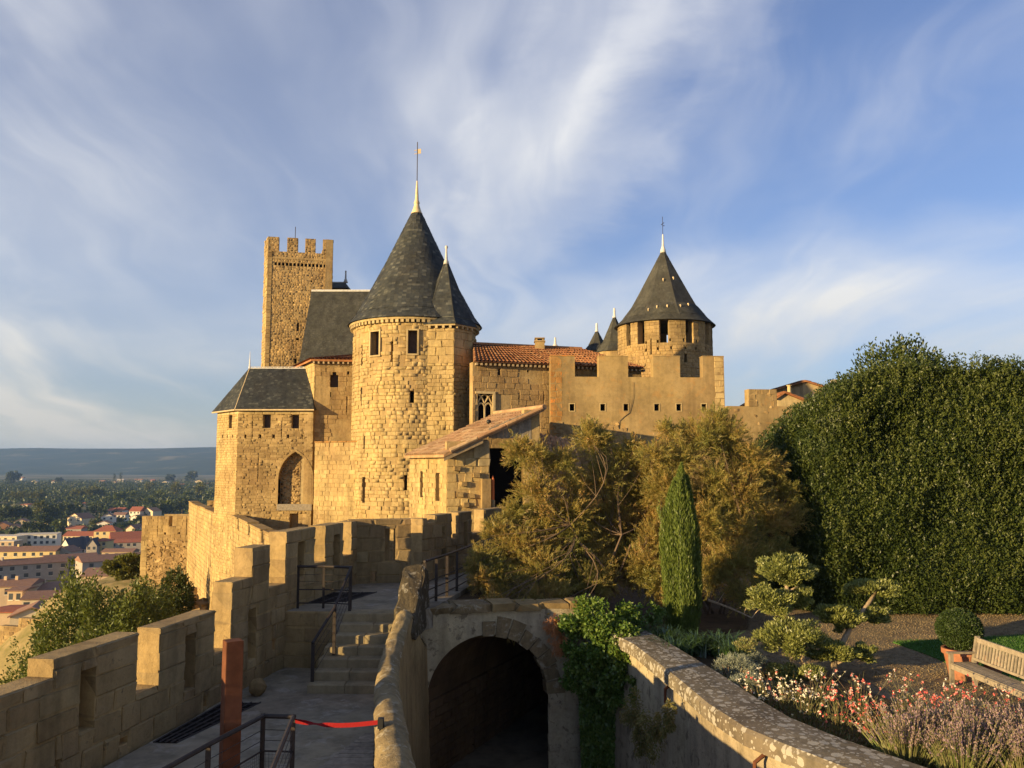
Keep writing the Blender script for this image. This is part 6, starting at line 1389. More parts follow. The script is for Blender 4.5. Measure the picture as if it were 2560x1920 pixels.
left = [(1235, 1455, 62, 22.3), (1205, 1400, 40, 22.3), (1290, 1370, 66, 22.8), (1345, 1240, 60, 23.2), (1300, 1130, 44, 23.2), (1340, 1145, 46, 23.3), (1400, 1165, 52, 23.6), (1470, 1095, 46, 24.6), (1500, 1110, 40, 24.8), (1425, 1290, 66, 23.6), (1350, 1440, 74, 22.4), (1255, 1500, 46, 21.8), (1410, 1390, 66, 23.2), (1510, 1205, 62, 24.6), (1560, 1170, 50, 25.0), (1530, 1310, 66, 24.6), (1330, 1520, 58, 21.6), (1460, 1470, 55, 22.6), (1240, 1330, 40, 22.8), (1390, 1500, 55, 21.8), (1590, 1250, 60, 25.0), (1440, 1210, 40, 24.0), (1570, 1390, 62, 24.8), (1280, 1280, 34, 23.0), (1470, 1380, 60, 23.8), (1600, 1330, 55, 25.0), (1620, 1190, 52, 24.8), (1640, 1280, 52, 24.6), (1580, 1130, 40, 25.0), (1545, 1420, 58, 24.0), (1500, 1440, 52, 23.2), (1290, 1545, 46, 20.6), (1350, 1550, 44, 20.5), (1230, 1520, 40, 21.2), (1205, 1450, 34, 21.8), (1410, 1545, 42, 20.9), (1185, 1425, 26, 22.0)]
right = [(1790, 1055, 42, 25.8), (1755, 1100, 52, 25.6), (1820, 1100, 56, 25.8), (1700, 1160, 60, 25.4), (1640, 1140, 46, 25.2), (1870, 1160, 58, 26.0), (1930, 1170, 44, 26.2), (1960, 1235, 46, 26.2), (1980, 1290, 40, 26.0), (1850, 1240, 70, 25.6), (1920, 1310, 62, 25.8), (1790, 1210, 62, 25.4), (1770, 1310, 66, 25.0), (1850, 1340, 58, 25.2), (1840, 1420, 66, 24.6), (1900, 1400, 52, 25.0), (1780, 1440, 50, 24.4), (1660, 1230, 60, 25.2), (1700, 1300, 62, 25.2), (1850, 1490, 42, 24.0), (1640, 1360, 60, 25.0), (1610, 1420, 56, 24.4), (1640, 1470, 42, 24.0), (1950, 1380, 36, 25.4), (1670, 1080, 34, 25.6)]
tamarisk('large feathery orange-green tamarisk hanging over the bridge ledge', (2.6, 23.2, -3.4), left, 1)
right = [(a, b, c, d - 1.2) for a, b, c, d in right]
tamarisk('feathery olive-brown tamarisk behind the green cypress', (5.8, 24.3, ZG), right, 2)
# bare twigs low down
t = base_thing('dead_branch', 'pale dead branch lying low under the right tamarisk', 'branch', *G(1870, 1550, ZG + .1))
mb = MB(); p_ = limb(mb, S(1770, 1500, 22.6), S(1880, 1545, 22.2), 0.035, 0.015, .05)
for k in range(6): limb(mb, p_[k % 5 + 1], p_[k % 5 + 1] + Vector((random.uniform(.05, .4), random.uniform(-.2, .1), random.uniform(-.05, .35))), 0.014, 0.004, .1, 4, 4)
mb.build('twigs', 'pale_bark', t)

# ---- cypress
cb = G(1708, 1592, ZG); t = base_thing('cypress', 'upright bright green cypress column in front of the tamarisks', 'tree', *cb)
cols = [((0.0, 0.05), 0.30, 4.30, 0.03)]
for k in range(10):
    a = k * 2.4 + .3; rr_c = random.uniform(.22, .36); cols.append(((math.cos(a) * rr_c, math.sin(a) * rr_c * .8), random.uniform(.18, .25), random.uniform(3.3, 4.15), random.uniform(-.05, .05)))
Ps, Ds = [], []
for (ox, oy), r, H, lean in cols:
    n = int(9000 * r / .3); u = RNG.uniform(0, 1, n) ** 0.85; a = RNG.uniform(0, 2 * math.pi, n); prof = np.interp(u, [0, .1, .4, .7, .9, 1], [.75, .95, 1.05, .9, .5, .04]); rr = r * prof * np.sqrt(RNG.uniform(0.3, 1.08, n)) * (1 + .16 * np.sin(a * 4 + u * 14))
    sp = 0.8 + 0.5 * u - 0.55 * u ** 3
    Ps.append(np.stack([cb.x + ox * sp + lean * u + rr * np.cos(a) + .03 * np.sin(u * 7 + ox * 20), cb.y + oy * sp + rr * np.sin(a), cb.z + 0.05 + u * H], 1)); Ds.append(np.stack([np.cos(a) * .3, np.sin(a) * .3, np.full(n, 1.0)], 1))
n = 500; u = RNG.uniform(0, 1, n)[:, None]; e0, e1 = np.array(S(1690, 1420, 21.5)), np.array(S(1648, 1270, 21.6)); Ps.append(e0 + (e1 - e0) * u + RNG.normal(size=(n, 3)) * 0.05); Ds.append(np.tile(e1 - e0, (n, 1)))
leaves('foliage', np.concatenate(Ps), 0.13, 0.018, 'cypress_leaf', t, np.concatenate(Ds), 0.5)
mb = MB(); mb.tube([cb, cb + Vector((0, 0, 2)), cb + Vector((0, 0, 3.9))], [0.12, 0.09, 0.03], 8); mb.build('trunk', 'bark', t)
mb = MB()
for (ox, oy), r, H, lean in cols: mb.lathe([(r * .3, cb.z + .1), (r * .62, cb.z + H * .3), (r * .5, cb.z + H * .6), (r * .1, cb.z + H * .88)], (cb.x + ox * .8 + lean * .4, cb.y + oy * .8), 10)
mb.build('inner_foliage', 'cypress_leaf', t)

# ---- tall clipped hedge
t = base_thing('clipped_hedge', 'huge dark clipped evergreen hedge along the right side of the garden', 'hedge', 12, 26, ZG)
def h_top(x): return float(np.interp(x, [7.9, 8.3, 9.0, 9.8, 10.6, 11.8, 13, 15, 19], [0.2, 0.95, 1.75, 2.35, 2.75, 2.95, 2.85, 2.8, 2.9]))
def h_front(x, z): return 24.35 + 0.30 * mnoise.noise(Vector((x * .55, z * .5, 1.7))) + 0.14 * mnoise.noise(Vector((x * 1.5, z * 1.3, 4.2))) + max(0, 9.6 - x) ** 2 * 0.75 + 0.10 * math.sin(x * 2.3 + z) + 0.12 * math.sin(z * 1.9 - x * 1.1) + max(0, (z - (h_top(x) - 1.2))) ** 2 * 0.25 + (0.25 if z < ZG + .3 else 0)
Ps, Ds = [], []
for _ in range(95000):
    x = random.uniform(7.95, 19.0); tp_ = h_top(x); z = ZG + .05 + (tp_ - ZG) * random.random()
    d = random.random() ** 1.6 * 0.42; y = h_front(x, z) + d - .08
    if z < ZG + 0.4 and math.sin(x * 3.1 + 1.3) > 0.86: continue
    Ps.append((x, y, z)); Ds.append((-.25 - (0.5 if x < 9.6 else 0), -.6, 0.55))
for _ in range(15000):
    x = random.uniform(8.1, 19.0); y = random.uniform(0, 3.0); z = h_top(x) + 0.16 * math.sin(x * 5.3) * math.sin(y * 3 + x) - 0.12 * (y - 1) ** 2 * .3 + random.uniform(-.25, .06)
    Ps.append((x, h_front(x, z) + y, z)); Ds.append((0, -.2, 1))
for _ in range(520):      # upright shoots along the top and out of the face
    x = random.uniform(8.1, 19); y0 = h_front(x, h_top(x)) + random.uniform(-.25, 1.6); hgt = random.uniform(.12, .5) * (1.5 if x > 12 else 1.0)
    for k in range(int(hgt * 60)):
        z = h_top(x) - .15 + hgt * random.random(); Ps.append((x + random.gauss(0, .05), y0 + random.gauss(0, .05), z)); Ds.append((random.gauss(0, .5), random.gauss(0, .5), 1))
leaves('foliage', np.array(Ps), 0.095, 0.045, 'hedge_leaf', t, np.array(Ds), 1.1)
Ps, Ds = [], []
for _ in range(2600):      # upright twigs in a lighter, sunlit leaf colour standing out of the clipped face, more of them higher up
    x = random.uniform(8.1, 19.0); tp_ = h_top(x); z = ZG + (tp_ - ZG) * random.random() ** .55; y0 = h_front(x, z) - random.uniform(.02, .22); hgt = random.uniform(.15, .42); lx, ly = random.gauss(0, .12), random.gauss(-.05, .1)
    for k in range(int(hgt * 42)): u = random.random(); Ps.append((x + lx * u + random.gauss(0, .028), y0 + ly * u + random.gauss(0, .028), z + hgt * u)); Ds.append((random.gauss(0, .55), random.gauss(-.2, .5), .8))
leaves('sunlit_shoots', np.array(Ps), 0.085, 0.034, 'sunlit_shoot_leaf', t, np.array(Ds), .8)
mb = MB(); xs = [8.05 + .5 * i for i in range(22)]; V = []; zz = [0, .15, .35, .55, .75, .9, 1.0]
for x in xs:
    for q in zz: z = ZG + (h_top(x) - .25 - ZG) * q; V.append((x + .15, h_front(x, z) + .38, z))
    V.append((x + .15, h_front(x, 0) + 3.0, h_top(x) - .3)); V.append((x + .15, h_front(x, 0) + 3.0, ZG))
m_ = len(zz) + 2
mb.add(V, [(i * m_ + k, (i + 1) * m_ + k, (i + 1) * m_ + k + 1, i * m_ + k + 1) for i in range(len(xs) - 1) for k in range(m_ - 1)]); mb.build('inner_foliage', 'box_leaf', t)
mb = MB()
for i in range(9): x = 8.8 + i * 1.2; limb(mb, (x, 25.4 + max(0, 9.6 - x), ZG - .1), (x + random.uniform(-.3, .3), 25.8 + max(0, 9.6 - x), 1.0), 0.09, 0.03, .05)
mb.build('stems', 'bark', t)
def crown_tree(name, label, cx, cy, z0, c, r, n, size, mat, clumps=60, cs=.3, group=None, trunk_r=.15, cat='tree'):
    t = base_thing(name, label, cat, cx, cy, z0, group); P, D = blob_points(n, c, r, clumps, cs); leaves('crown', P, size, size * .5, mat, t, D, 1.0)
    mb = MB(); a = Vector((cx, cy, z0)); top = Vector((c[0], c[1], c[2])); limb(mb, a, a.lerp(top, .8), trunk_r, trunk_r * .5, .04)
    for k in range(7): q = Vector(c) + Vector((random.uniform(-.7, .7) * r[0], random.uniform(-.7, .7) * r[1], random.uniform(-.2, .7) * r[2])); limb(mb, a.lerp(top, random.uniform(.5, .8)), q, trunk_r * .4, trunk_r * .1, .1)
    mb.build('trunk', 'bark', t); return t
crown_tree('laurel_tree', 'leafy evergreen tree top rising behind the clipped hedge', 14.0, 30.5, ZG, (13.9, 30.4, 2.1), (2.35, 2.2, 2.35), 16000, 0.15, 'hedge_leaf', 70, .30)
crown_tree('evergreen_tree', 'smaller evergreen tree behind the hedge at the right edge', 18.6, 30, ZG, (18.5, 30, 1.6), (1.3, 1.5, 1.8), 6000, 0.13, 'bush_leaf', 40, .3)

# ---- two cloud-pruned olive trees
def pad_points(c, r, n):
    p, d = blob_points(n, c, r, max(14, int(26 * r[0] / .4)), 0.34, .6); k = p[:, 2] > c[2] - r[2] * 1.05
    return p[k], d[k] * .7 + np.array([0, 0, .55])
def cloud_tree(label, base, pads, trunk):
    t = base_thing('cloud_pruned_olive', label, 'tree', *base, 'cloud-pruned trees'); 
    for (px, py, wpx, hpx, Y) in pads:
        c = S(px, py, Y); r = (wpx / 2 / F_PX * Y, wpx / 2 / F_PX * Y * .85, hpx / 2 / F_PX * Y); n = int(9500 * (r[0] / .6) ** 1.6); P, D = pad_points(tuple(c), r, n)
        o = leaves('foliage_pad', P, 0.075, 0.024, 'olive_leaf', t, D, 0.9)
    for pts, r0, r1 in trunk:
        mb = MB(); q = [S(*p_) for p_ in pts]; mb.tube(q, [r0 + (r1 - r0) * i / (len(q) - 1) for i in range(len(q))], 8); mb.build('trunk', 'pale_bark', t, smooth=True)
    return t
cloud_tree('cloud-pruned olive with three stacked leaf pads on a pale trunk', G(1985, 1720, ZG), [(1967, 1422, 128, 76, 17.6), (1925, 1500, 110, 72, 17.5), (2000, 1495, 80, 50, 17.7), (1985, 1595, 158, 88, 17.3), (1990, 1690, 130, 62, 17.0)],
    [([(1995, 1740, 17.3), (1985, 1660, 17.35), (1965, 1560, 17.5), (1966, 1500, 17.6), (1968, 1440, 17.6)], 0.075, 0.04), ([(2005, 1740, 17.3), (2010, 1660, 17.4), (2000, 1610, 17.4)], .06, .04), ([(1966, 1540, 17.5), (1935, 1510, 17.5)], .035, .02), ([(1968, 1480, 17.6), (1995, 1465, 17.6)], .025, .012)])
cloud_tree('low cloud-pruned olive with flat shelf-like pads beside the taller one', G(2090, 1715, ZG), [(2185, 1470, 124, 36, 18.6), (2100, 1533, 112, 46, 18.2), (2185, 1535, 84, 40, 18.5), (2105, 1560, 70, 36, 18.2), (2080, 1625, 120, 46, 17.6), (2155, 1632, 76, 42, 17.7)],
    [([(2085, 1720, 17.6), (2085, 1660, 17.7), (2105, 1610, 18.0), (2125, 1570, 18.2), (2170, 1510, 18.5), (2190, 1480, 18.6)], 0.075, 0.035), ([(2088, 1660, 17.7), (2110, 1650, 17.7), (2140, 1640, 17.7)], .04, .02), ([(2128, 1570, 18.2), (2105, 1550, 18.2)], .03, .02)])

# ---- ivy over the wall corner
t = base_thing('ivy', 'bright green ivy spilling over the corner of garden wall and bridge', 'climber', 2.0, 19.9, ZL)
Ps, Ds = [], []
spots = [(1470, 1560, 62, 19.8), (1540, 1590, 60, 19.6), (1450, 1640, 46, 19.6), (1500, 1660, 62, 19.5), (1560, 1660, 46, 19.1), (1590, 1700, 30, 18.7), (1470, 1540, 46, 20.2), (1560, 1540, 40, 20.1), (1600, 1640, 30, 18.9), (1530, 1730, 36, 19.2), (1440, 1700, 34, 19.7), (1590, 1740, 20, 18.7), (1630, 1530, 26, 20.6)]
for (px, py, rp, Y) in spots:
    c = S(px, py, Y); r = rp / F_PX * Y; c.y -= .22; p_, d_ = blob_points(int(1900 * (rp / 50) ** 2), tuple(c), (r * 1.05, r * .7, r), 24, .36, .5); Ps.append(p_); Ds.append(d_ + np.array([0, -.4, -.2]))
n = 9000; zz_ = RNG.uniform(ZL, -4.6, n); xx = 1.95 + RNG.uniform(-.42, .40, n) * np.interp(zz_, [-8.2, -5.2], [.75, 1.0]); Ps.append(np.stack([xx, 19.72 - (xx - 1.9) * .35 - RNG.uniform(0, .16, n), zz_], 1)); Ds.append(np.tile([[0, -.6, -.7]], (n, 1)))
leaves('foliage', np.concatenate(Ps), 0.085, 0.06, 'ivy_leaf', t, np.concatenate(Ds), 1.2)
mb = MB()
for k in range(9): x = 1.7 + k * .07; limb(mb, (x, 19.72, ZL), (x + random.uniform(-.2, .3), 19.75, -3.9), .018, .008, .04, 6, 5)
mb.build('stems', 'bark', t)
t = base_thing('withered_tamarisk', 'orange withered tuft hanging beside the ivy on the bridge', 'plant', *S(1385, 1560, 19.9))
cl = [(tuple(S(1388, 1570, 19.75)), .28), (tuple(S(1395, 1610, 19.65)), .26), (tuple(S(1402, 1635, 19.6)), .18)]; P, D = cluster_plumes(cl, 9000, .1, .01); D = D * [.5, .5, .3] + [0, -.2, -.8]; leaves('foliage', P, .1, .011, 'dry_tamarisk', t, D, .6)
t = base_thing('trailing_plant', 'dry brown trailing plant hanging down the garden wall face', 'plant', *S(1650, 1790, 15.5))
for (px, py, rp, Y) in ((1590, 1790, 36, 16.6), (1640, 1830, 40, 15.6), (1600, 1850, 30, 16.2), (1670, 1800, 26, 15.2)):
    c = S(px, py, Y); r = rp / F_PX * Y; p_, d_ = blob_points(1500, tuple(c), (r, r * .4, r * 1.5), 16, .4, .4); leaves('foliage', p_, .06, .02, 'grass_blade', t, d_ + np.array([0, 0, -.8]), .8)

# ---- strap-leaved clumps, silver shrub
def straps(label, x, y, z, n, h):
    t = base_thing('strap_leaf_clump', label, 'plant', x, y, z, 'strap-leaved clumps under the cypress'); V = []; Fq = []
    for i in range(n):
        a = random.uniform(0, 2 * math.pi); l = h * random.uniform(.7, 1.3); o = random.uniform(.3, .9) * l; w = .016; b = len(V); bx, by = x + random.gauss(0, .12), y + random.gauss(0, .1); sx_, sy_ = -math.sin(a) * w, math.cos(a) * w
        for k in range(5):
            u = k / 4; px, py, pz = bx + math.cos(a) * o * u ** 1.3, by + math.sin(a) * o * u ** 1.3, z + l * (1.25 * u - .75 * u ** 2.4); q = 1 - .85 * u ** 2; V += [(px - sx_ * q, py - sy_ * q, pz), (px + sx_ * q, py + sy_ * q, pz)]
        for k in range(4): Fq.append((b + 2 * k, b + 2 * k + 1, b + 2 * k + 3, b + 2 * k + 2))
    fast_mesh('leaf_blades', np.array(V), np.array(Fq), 'strap_leaf', t)
for i, (px, py, w_) in enumerate(((1530, 1600, 'behind the ivy'), (1600, 1610, 'between ivy and cypress'), (1665, 1625, 'left of the cypress foot'), (1740, 1640, 'right of the cypress foot'), (1800, 1640, 'beside the silver shrub'), (1840, 1665, 'nearest the taller olive'), (1690, 1655, 'along the coping below the cypress'))):
    q = G(px, py, ZG + .1); straps('dark green clump of strap leaves ' + w_, q.x, q.y, q.z, 170, .72)
for i, (px, py, r, lab, mat) in enumerate(((1835, 1720, .42, 'silvery grey low shrub beside the lichen coping', 'silver_leaf'), (1880, 1760, .34, 'second silvery mound nearer the pink flowers', 'silver_leaf'), (1880, 1690, .30, 'small silver shrub with dry tan seed heads', 'silver_leaf'))):
    q = G(px, py, ZG + .1); t = base_thing('silver_shrub', lab, 'shrub', *q, 'silver shrubs'); P, D = blob_points(5200, (q.x, q.y, q.z + r * .7), (r * 1.1, r, r * .8), 40, .32, .7); leaves('foliage', P, .06, .012, mat, t, D, .8)
    mb = MB(); [limb(mb, q, q + Vector((random.uniform(-r, r), random.uniform(-r, r), r)) * .8 + q * 0 if False else q + Vector((random.uniform(-r, r) * .7, random.uniform(-r, r) * .7, r)), .015, .006, .1, 4, 5) for k in range(6)]; mb.build('stems', 'bark', t)
    if i == 2: P, D = blob_points(900, (q.x - .1, q.y, q.z + .62), (.32, .22, .12), 20, .4, .5); leaves('seed_heads', P, .05, .02, 'lavender_stem', t, D + np.array([0, 0, 1.2]), .6)

# ---- gaura in flower, and lavender
def gaura(label, px, py, pink, k, h=0.62, sp=.42):
    q = G(px, py, ZG + .1); t = base_thing('gaura_plant', label, 'flower', *q, 'flowering gaura'); mb = MB(); tips = []; lv = []; ld = []
    for i in range(k):
        a = random.uniform(0, 2 * math.pi); o = random.uniform(.1, 1) * sp; hh = h * random.uniform(.5, 1.2); b = q + Vector((random.gauss(0, .08), random.gauss(0, .08), 0)); m_ = b + Vector((math.cos(a) * o * .45, math.sin(a) * o * .45, hh * .65)); e = b + Vector((math.cos(a) * o, math.sin(a) * o, hh))
        mb.tube([b, m_, e], [.0045, .0035, .002], 4, False); 
        for c in range(12): u = random.random() * .75; lv.append(tuple(b.lerp(m_, u) + Vector((random.gauss(0, .03), random.gauss(0, .03), 0)))); ld.append((math.cos(a), math.sin(a), .8))
        if random.random() < .8: tips.append(e)
        if random.random() < .5: tips.append(b.lerp(e, .85) + Vector((random.gauss(0, .04), random.gauss(0, .04), .02)))
    mb.build('stems', 'stem_leaf', t); leaves('leaves', np.array(lv), .07, .014, 'stem_leaf', t, np.array(ld), .8)
    for mat, nm, sel in (('pink_petal', 'pink_petals', [p_ for p_ in tips if random.random() < pink]), ('white_petal', 'white_petals', [p_ for p_ in tips if random.random() > pink])):
        if sel: P = np.repeat(np.array([tuple(p_) for p_ in sel]), 5, 0) + RNG.normal(size=(len(sel) * 5, 3)) * .011; leaves(nm, P, .032, .024, mat, t, kind='stuff')
gs = [(1905, 1790, .15, 34, 'white gaura at the left end nearest the silver shrubs'), (1960, 1800, .12, 40, 'white gaura below the taller cloud-pruned olive'), (2020, 1830, .2, 40, 'mostly white gaura beside the coping'), (2050, 1780, .3, 34, 'white and pink gaura in front of the low olive'), (2100, 1850, .75, 44, 'dense coral pink gaura in the middle of the bed'), (2150, 1800, .4, 34, 'mixed pink and white gaura beside the gravel'), (2190, 1880, .8, 44, 'coral pink gaura just left of the lavender'), (2270, 1800, .55, 36, 'airy gaura spread over the gravel edge'), (2330, 1830, .8, 44, 'deep pink gaura behind the lavender'), (2400, 1800, .6, 30, 'thin gaura stems in front of the bench end'), (2450, 1840, .8, 40, 'coral gaura right of the bench leg'), (2540, 1850, .85, 40, 'red pink gaura at the right edge')]
for (px, py, pk, k, lab) in gs: gaura(lab, px, py, pk, k)
Ps = []
for _ in range(9000):      # low leafy growth between the flowers, right up to the coping
    i = random.uniform(0.25, 0.98); a = along(COP_OUT, (), i)[0]; o = abs(random.gauss(0, .75)) + .04
    Ps.append((a.x + o, a.y + o * .35, ZG + .14 + random.random() ** 1.5 * .26))
o = leaves('bed_ground_cover', np.array(Ps), .10, .018, 'stem_leaf', None, np.tile([[0, 0, 1.0]], (len(Ps), 1)), 1.1, 'stuff'); tag(o, 'low leafy growth between the flowers along the coping', 'ground cover')
def lavender(label, x, y, k, h):
    q = Vector((x, y, ZG + .1)); t = base_thing('lavender_plant', label, 'flower', *q, 'lavender'); mb = MB(); bp_s = []; bd = []
    for i in range(k):
        a = random.uniform(0, 2 * math.pi); o = abs(random.gauss(0, .26)); hh = h * random.uniform(.75, 1.15); b = q + Vector((math.cos(a) * o * .35, math.sin(a) * o * .35, .02)); e = b + Vector((math.cos(a) * o, math.sin(a) * o, hh)); mb.tube([b, b.lerp(e, .6) + Vector((0, 0, .03)), e], [.005, .004, .003], 3, False)
        for c in range(13): bp_s.append(tuple(b.lerp(e, random.uniform(.80, 1.03)) + Vector((random.gauss(0, .007), random.gauss(0, .007), 0)))); bd.append(tuple(e - b))
    mb.build('stems', 'lavender_stem', t); leaves('flower_spikes', np.array(bp_s), .032, .014, 'lavender_bloom', t, np.array(bd), .7)
    P, D = blob_points(2600, (x, y, q.z + h * .32), (.34, .34, h * .34), 30, .35, .5); leaves('leaves', P, .09, .012, 'lavender_stem', t, D + np.array([0, 0, 1.4]), .5)
for (x, y, h, lab) in ((5.35, 11.75, .72, 'lavender clump nearest the coping at the bottom'), (5.85, 11.3, .72, 'lavender clump at the bottom edge'), (5.75, 12.15, .74, 'tall lavender clump behind the front ones'), (6.3, 11.8, .76, 'lavender clump in the middle of the row'), (6.45, 12.4, .7, 'lavender clump beside the pink gaura'), (6.9, 11.9, .74, 'lavender clump right of the middle'), (6.55, 11.1, .72, 'lavender clump low at the right'), (7.2, 11.35, .74, 'lavender clump at the right corner'), (7.4, 12.2, .7, 'farthest lavender clump at the right')): lavender(lab, x, y, 190, h)

# ---- bench
b0 = G(2374, 1714, ZG); ux = Vector((0.05, -1, 0)).normalized(); uy = Vector((1, 0.05, 0)).normalized()      # along the seat; from front to back
t = base_thing('garden_bench', 'weathered wooden slatted garden bench facing the flower bed', 'bench', b0.x, b0.y, ZG)
def bb(a0, a1, c0, c1, z0, z1, name, slope=0.0):
    o = Vector((b0.x, b0.y, ZG)) + ux * a0 + uy * c0 + Vector((0, 0, z0)); mb = MB(); mb.obox(o, ux * (a1 - a0), uy * (c1 - c0), Vector((0, 0, z1 - z0)) + uy * slope); return mb.build(name, 'bench_wood', t)
Lb = 2.35
for a in (0.0, Lb - .07):
    bb(a, a + .07, 0, .07, 0, .62, 'leg'); bb(a, a + .07, .46, .53, 0, .45, 'leg'); bb(a, a + .07, .46, .53, .45, .95, 'back_post', .1)
    bb(a - .01, a + .08, -.04, .52, .621, .655, 'armrest'); bb(a + .02, a + .05, .07, .46, .32, .38, 'side_rail')
bb(.07, Lb - .07, .0, .03, .34, .43, 'seat_rail')
for i in range(5): bb(.0, Lb, .02 + i * .088, .095 + i * .088, .431, .452, 'seat_slat')
bb(.07, Lb - .07, .555, .595, .84, .93, 'top_rail'); bb(.07, Lb - .07, .475, .51, .50, .55, 'lower_rail')
for i in range(23): a = .12 + i * (Lb - .28) / 22; bb(a, a + .05, .493, .513, .551, .839, 'back_slat', .06)
# ---- potted box ball
px_, py_ = 9.17, 17.5; t = base_thing('potted_box_ball', 'clipped round box shrub in a terracotta pot behind the bench', 'potted plant', px_, py_, ZG)
mb = MB(); mb.lathe([(.24, ZG), (.33, ZG + .5), (.37, ZG + .5), (.37, ZG + .6), (.32, ZG + .6), (.31, ZG + .52), (.02, ZG + .52)], (px_, py_), 24); mb.build('pot', 'terracotta', t, smooth=False)
n = 9000; d_ = unit(RNG.normal(size=(n, 3))); P = np.array([px_ - .02, py_, ZG + .98]) + d_ * np.array([.43, .43, .40]) * RNG.uniform(.86, 1.04, (n, 1)); leaves('foliage', P, .045, .026, 'box_leaf', t, d_, 1.0)
mb = MB(); mb.lathe([(.05, ZG + .6), (.34, ZG + .8), (.38, ZG + 1.0), (.28, ZG + 1.25), (.05, ZG + 1.35)], (px_ - .02, py_), 16); mb.build('inner_foliage', 'box_leaf', t)
q2_ = (9.75, 17.4); t = base_thing('small_pot', 'small empty terracotta pot beside the box ball', 'pot', q2_[0], q2_[1], ZG); mb = MB(); mb.lathe([(.12, ZG), (.19, ZG + .42), (.22, ZG + .42), (.22, ZG + .5), (.17, ZG + .5), (.16, ZG + .3), (.02, ZG + .3)], q2_, 20); mb.build('pot', 'terracotta', t)

# ================================================================== slope outside the walls
def shrub(label, px, py, rp, Y, mat, n, size, cs=.3, yr=1.0):
    c = S(px, py, Y); r = rp / F_PX * Y; z0 = ground_z(c.x, Y); zt = c.z + r; hz = max(r * .6, (zt - z0) * .52)
    return crown_tree('hillside_shrub', label, c.x, Y, z0, (c.x, c.y, zt - hz), (r, r * yr, hz * .95), n, size, mat, 60, cs, 'shrubs on the slope', .08, 'shrub')
shrub('big dark green shrub left of the parapet', 190, 1560, 105, 36, 'bush_leaf', 15000, .16)
shrub('shrub with yellow-green leaves catching the sun beside the parapet', 275, 1535, 80, 34, 'bush_leaf', 9000, .17)
shrub('pale green shrub lowest on the slope', 110, 1625, 55, 34.5, 'bush_leaf', 7000, .13)
shrub('brownish tall shrub above the others', 165, 1500, 62, 39, 'bush_leaf', 7000, .16)
shrub('broad olive shrub filling the slope below the houses', 330, 1560, 90, 37, 'bush_leaf', 11000, .16)
shrub('rounded shrub lowest beside the lower rampart', 60, 1650, 50, 38, 'bush_leaf', 6000, .14)
shrub('dark shrub at the foot of the squat tower', 375, 1510, 62, 44, 'bush_leaf', 8000, .16)
shrub('small dark shrub against the sunlit curtain wall', 445, 1460, 38, 54, 'tree_leaf', 5000, .18)
shrub('light green tree below the squat tower', 320, 1440, 52, 74, 'yellow_tree_leaf', 6000, .3)
shrub('small dark bush touching the squat tower', 356, 1420, 24, 76, 'tree_leaf', 2500, .3)
Ps = []
for _ in range(26000):
    x, y = random.uniform(-34, -7), random.uniform(22, 66)
    if hill_drop(x, y) > .3: Ps.append((x, y, ground_z(x, y) + .12))
o = leaves('dry_grass', np.array(Ps), .34, .02, 'grass_blade', None, np.tile([[.1, 0, 1.0]], (len(Ps), 1)), .7, 'stuff'); tag(o, 'dry yellow grass on the slope outside the walls', 'grass')
# lower outer wall at the far left
FA, FB = S(-60, 1560, 70), S(118, 1560, 68); FA, FB = (FA.x, 70), (FB.x, 68)
f_ = Face(FA, FB); zt = W(FA, FB, 60, 1546)[1]; zl = zt - .8
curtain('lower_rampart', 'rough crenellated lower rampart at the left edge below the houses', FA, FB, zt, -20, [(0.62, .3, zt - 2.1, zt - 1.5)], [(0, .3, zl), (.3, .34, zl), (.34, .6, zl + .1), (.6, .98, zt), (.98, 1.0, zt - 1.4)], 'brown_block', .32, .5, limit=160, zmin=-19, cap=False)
FA, FB = S(300, 1452, 90), S(362, 1448, 90); curtain('garden_boundary_wall', 'short shaded wall below the squat tower', (FA.x, 90), (FB.x, 89), FA.z, FA.z - 8, [(.3, .3, FA.z - 2.2, FA.z - 1.0), (.7, .3, FA.z - 2.2, FA.z - 1.0)], [(0, 1, FA.z)], 'brown_block', .4, .6, limit=40)
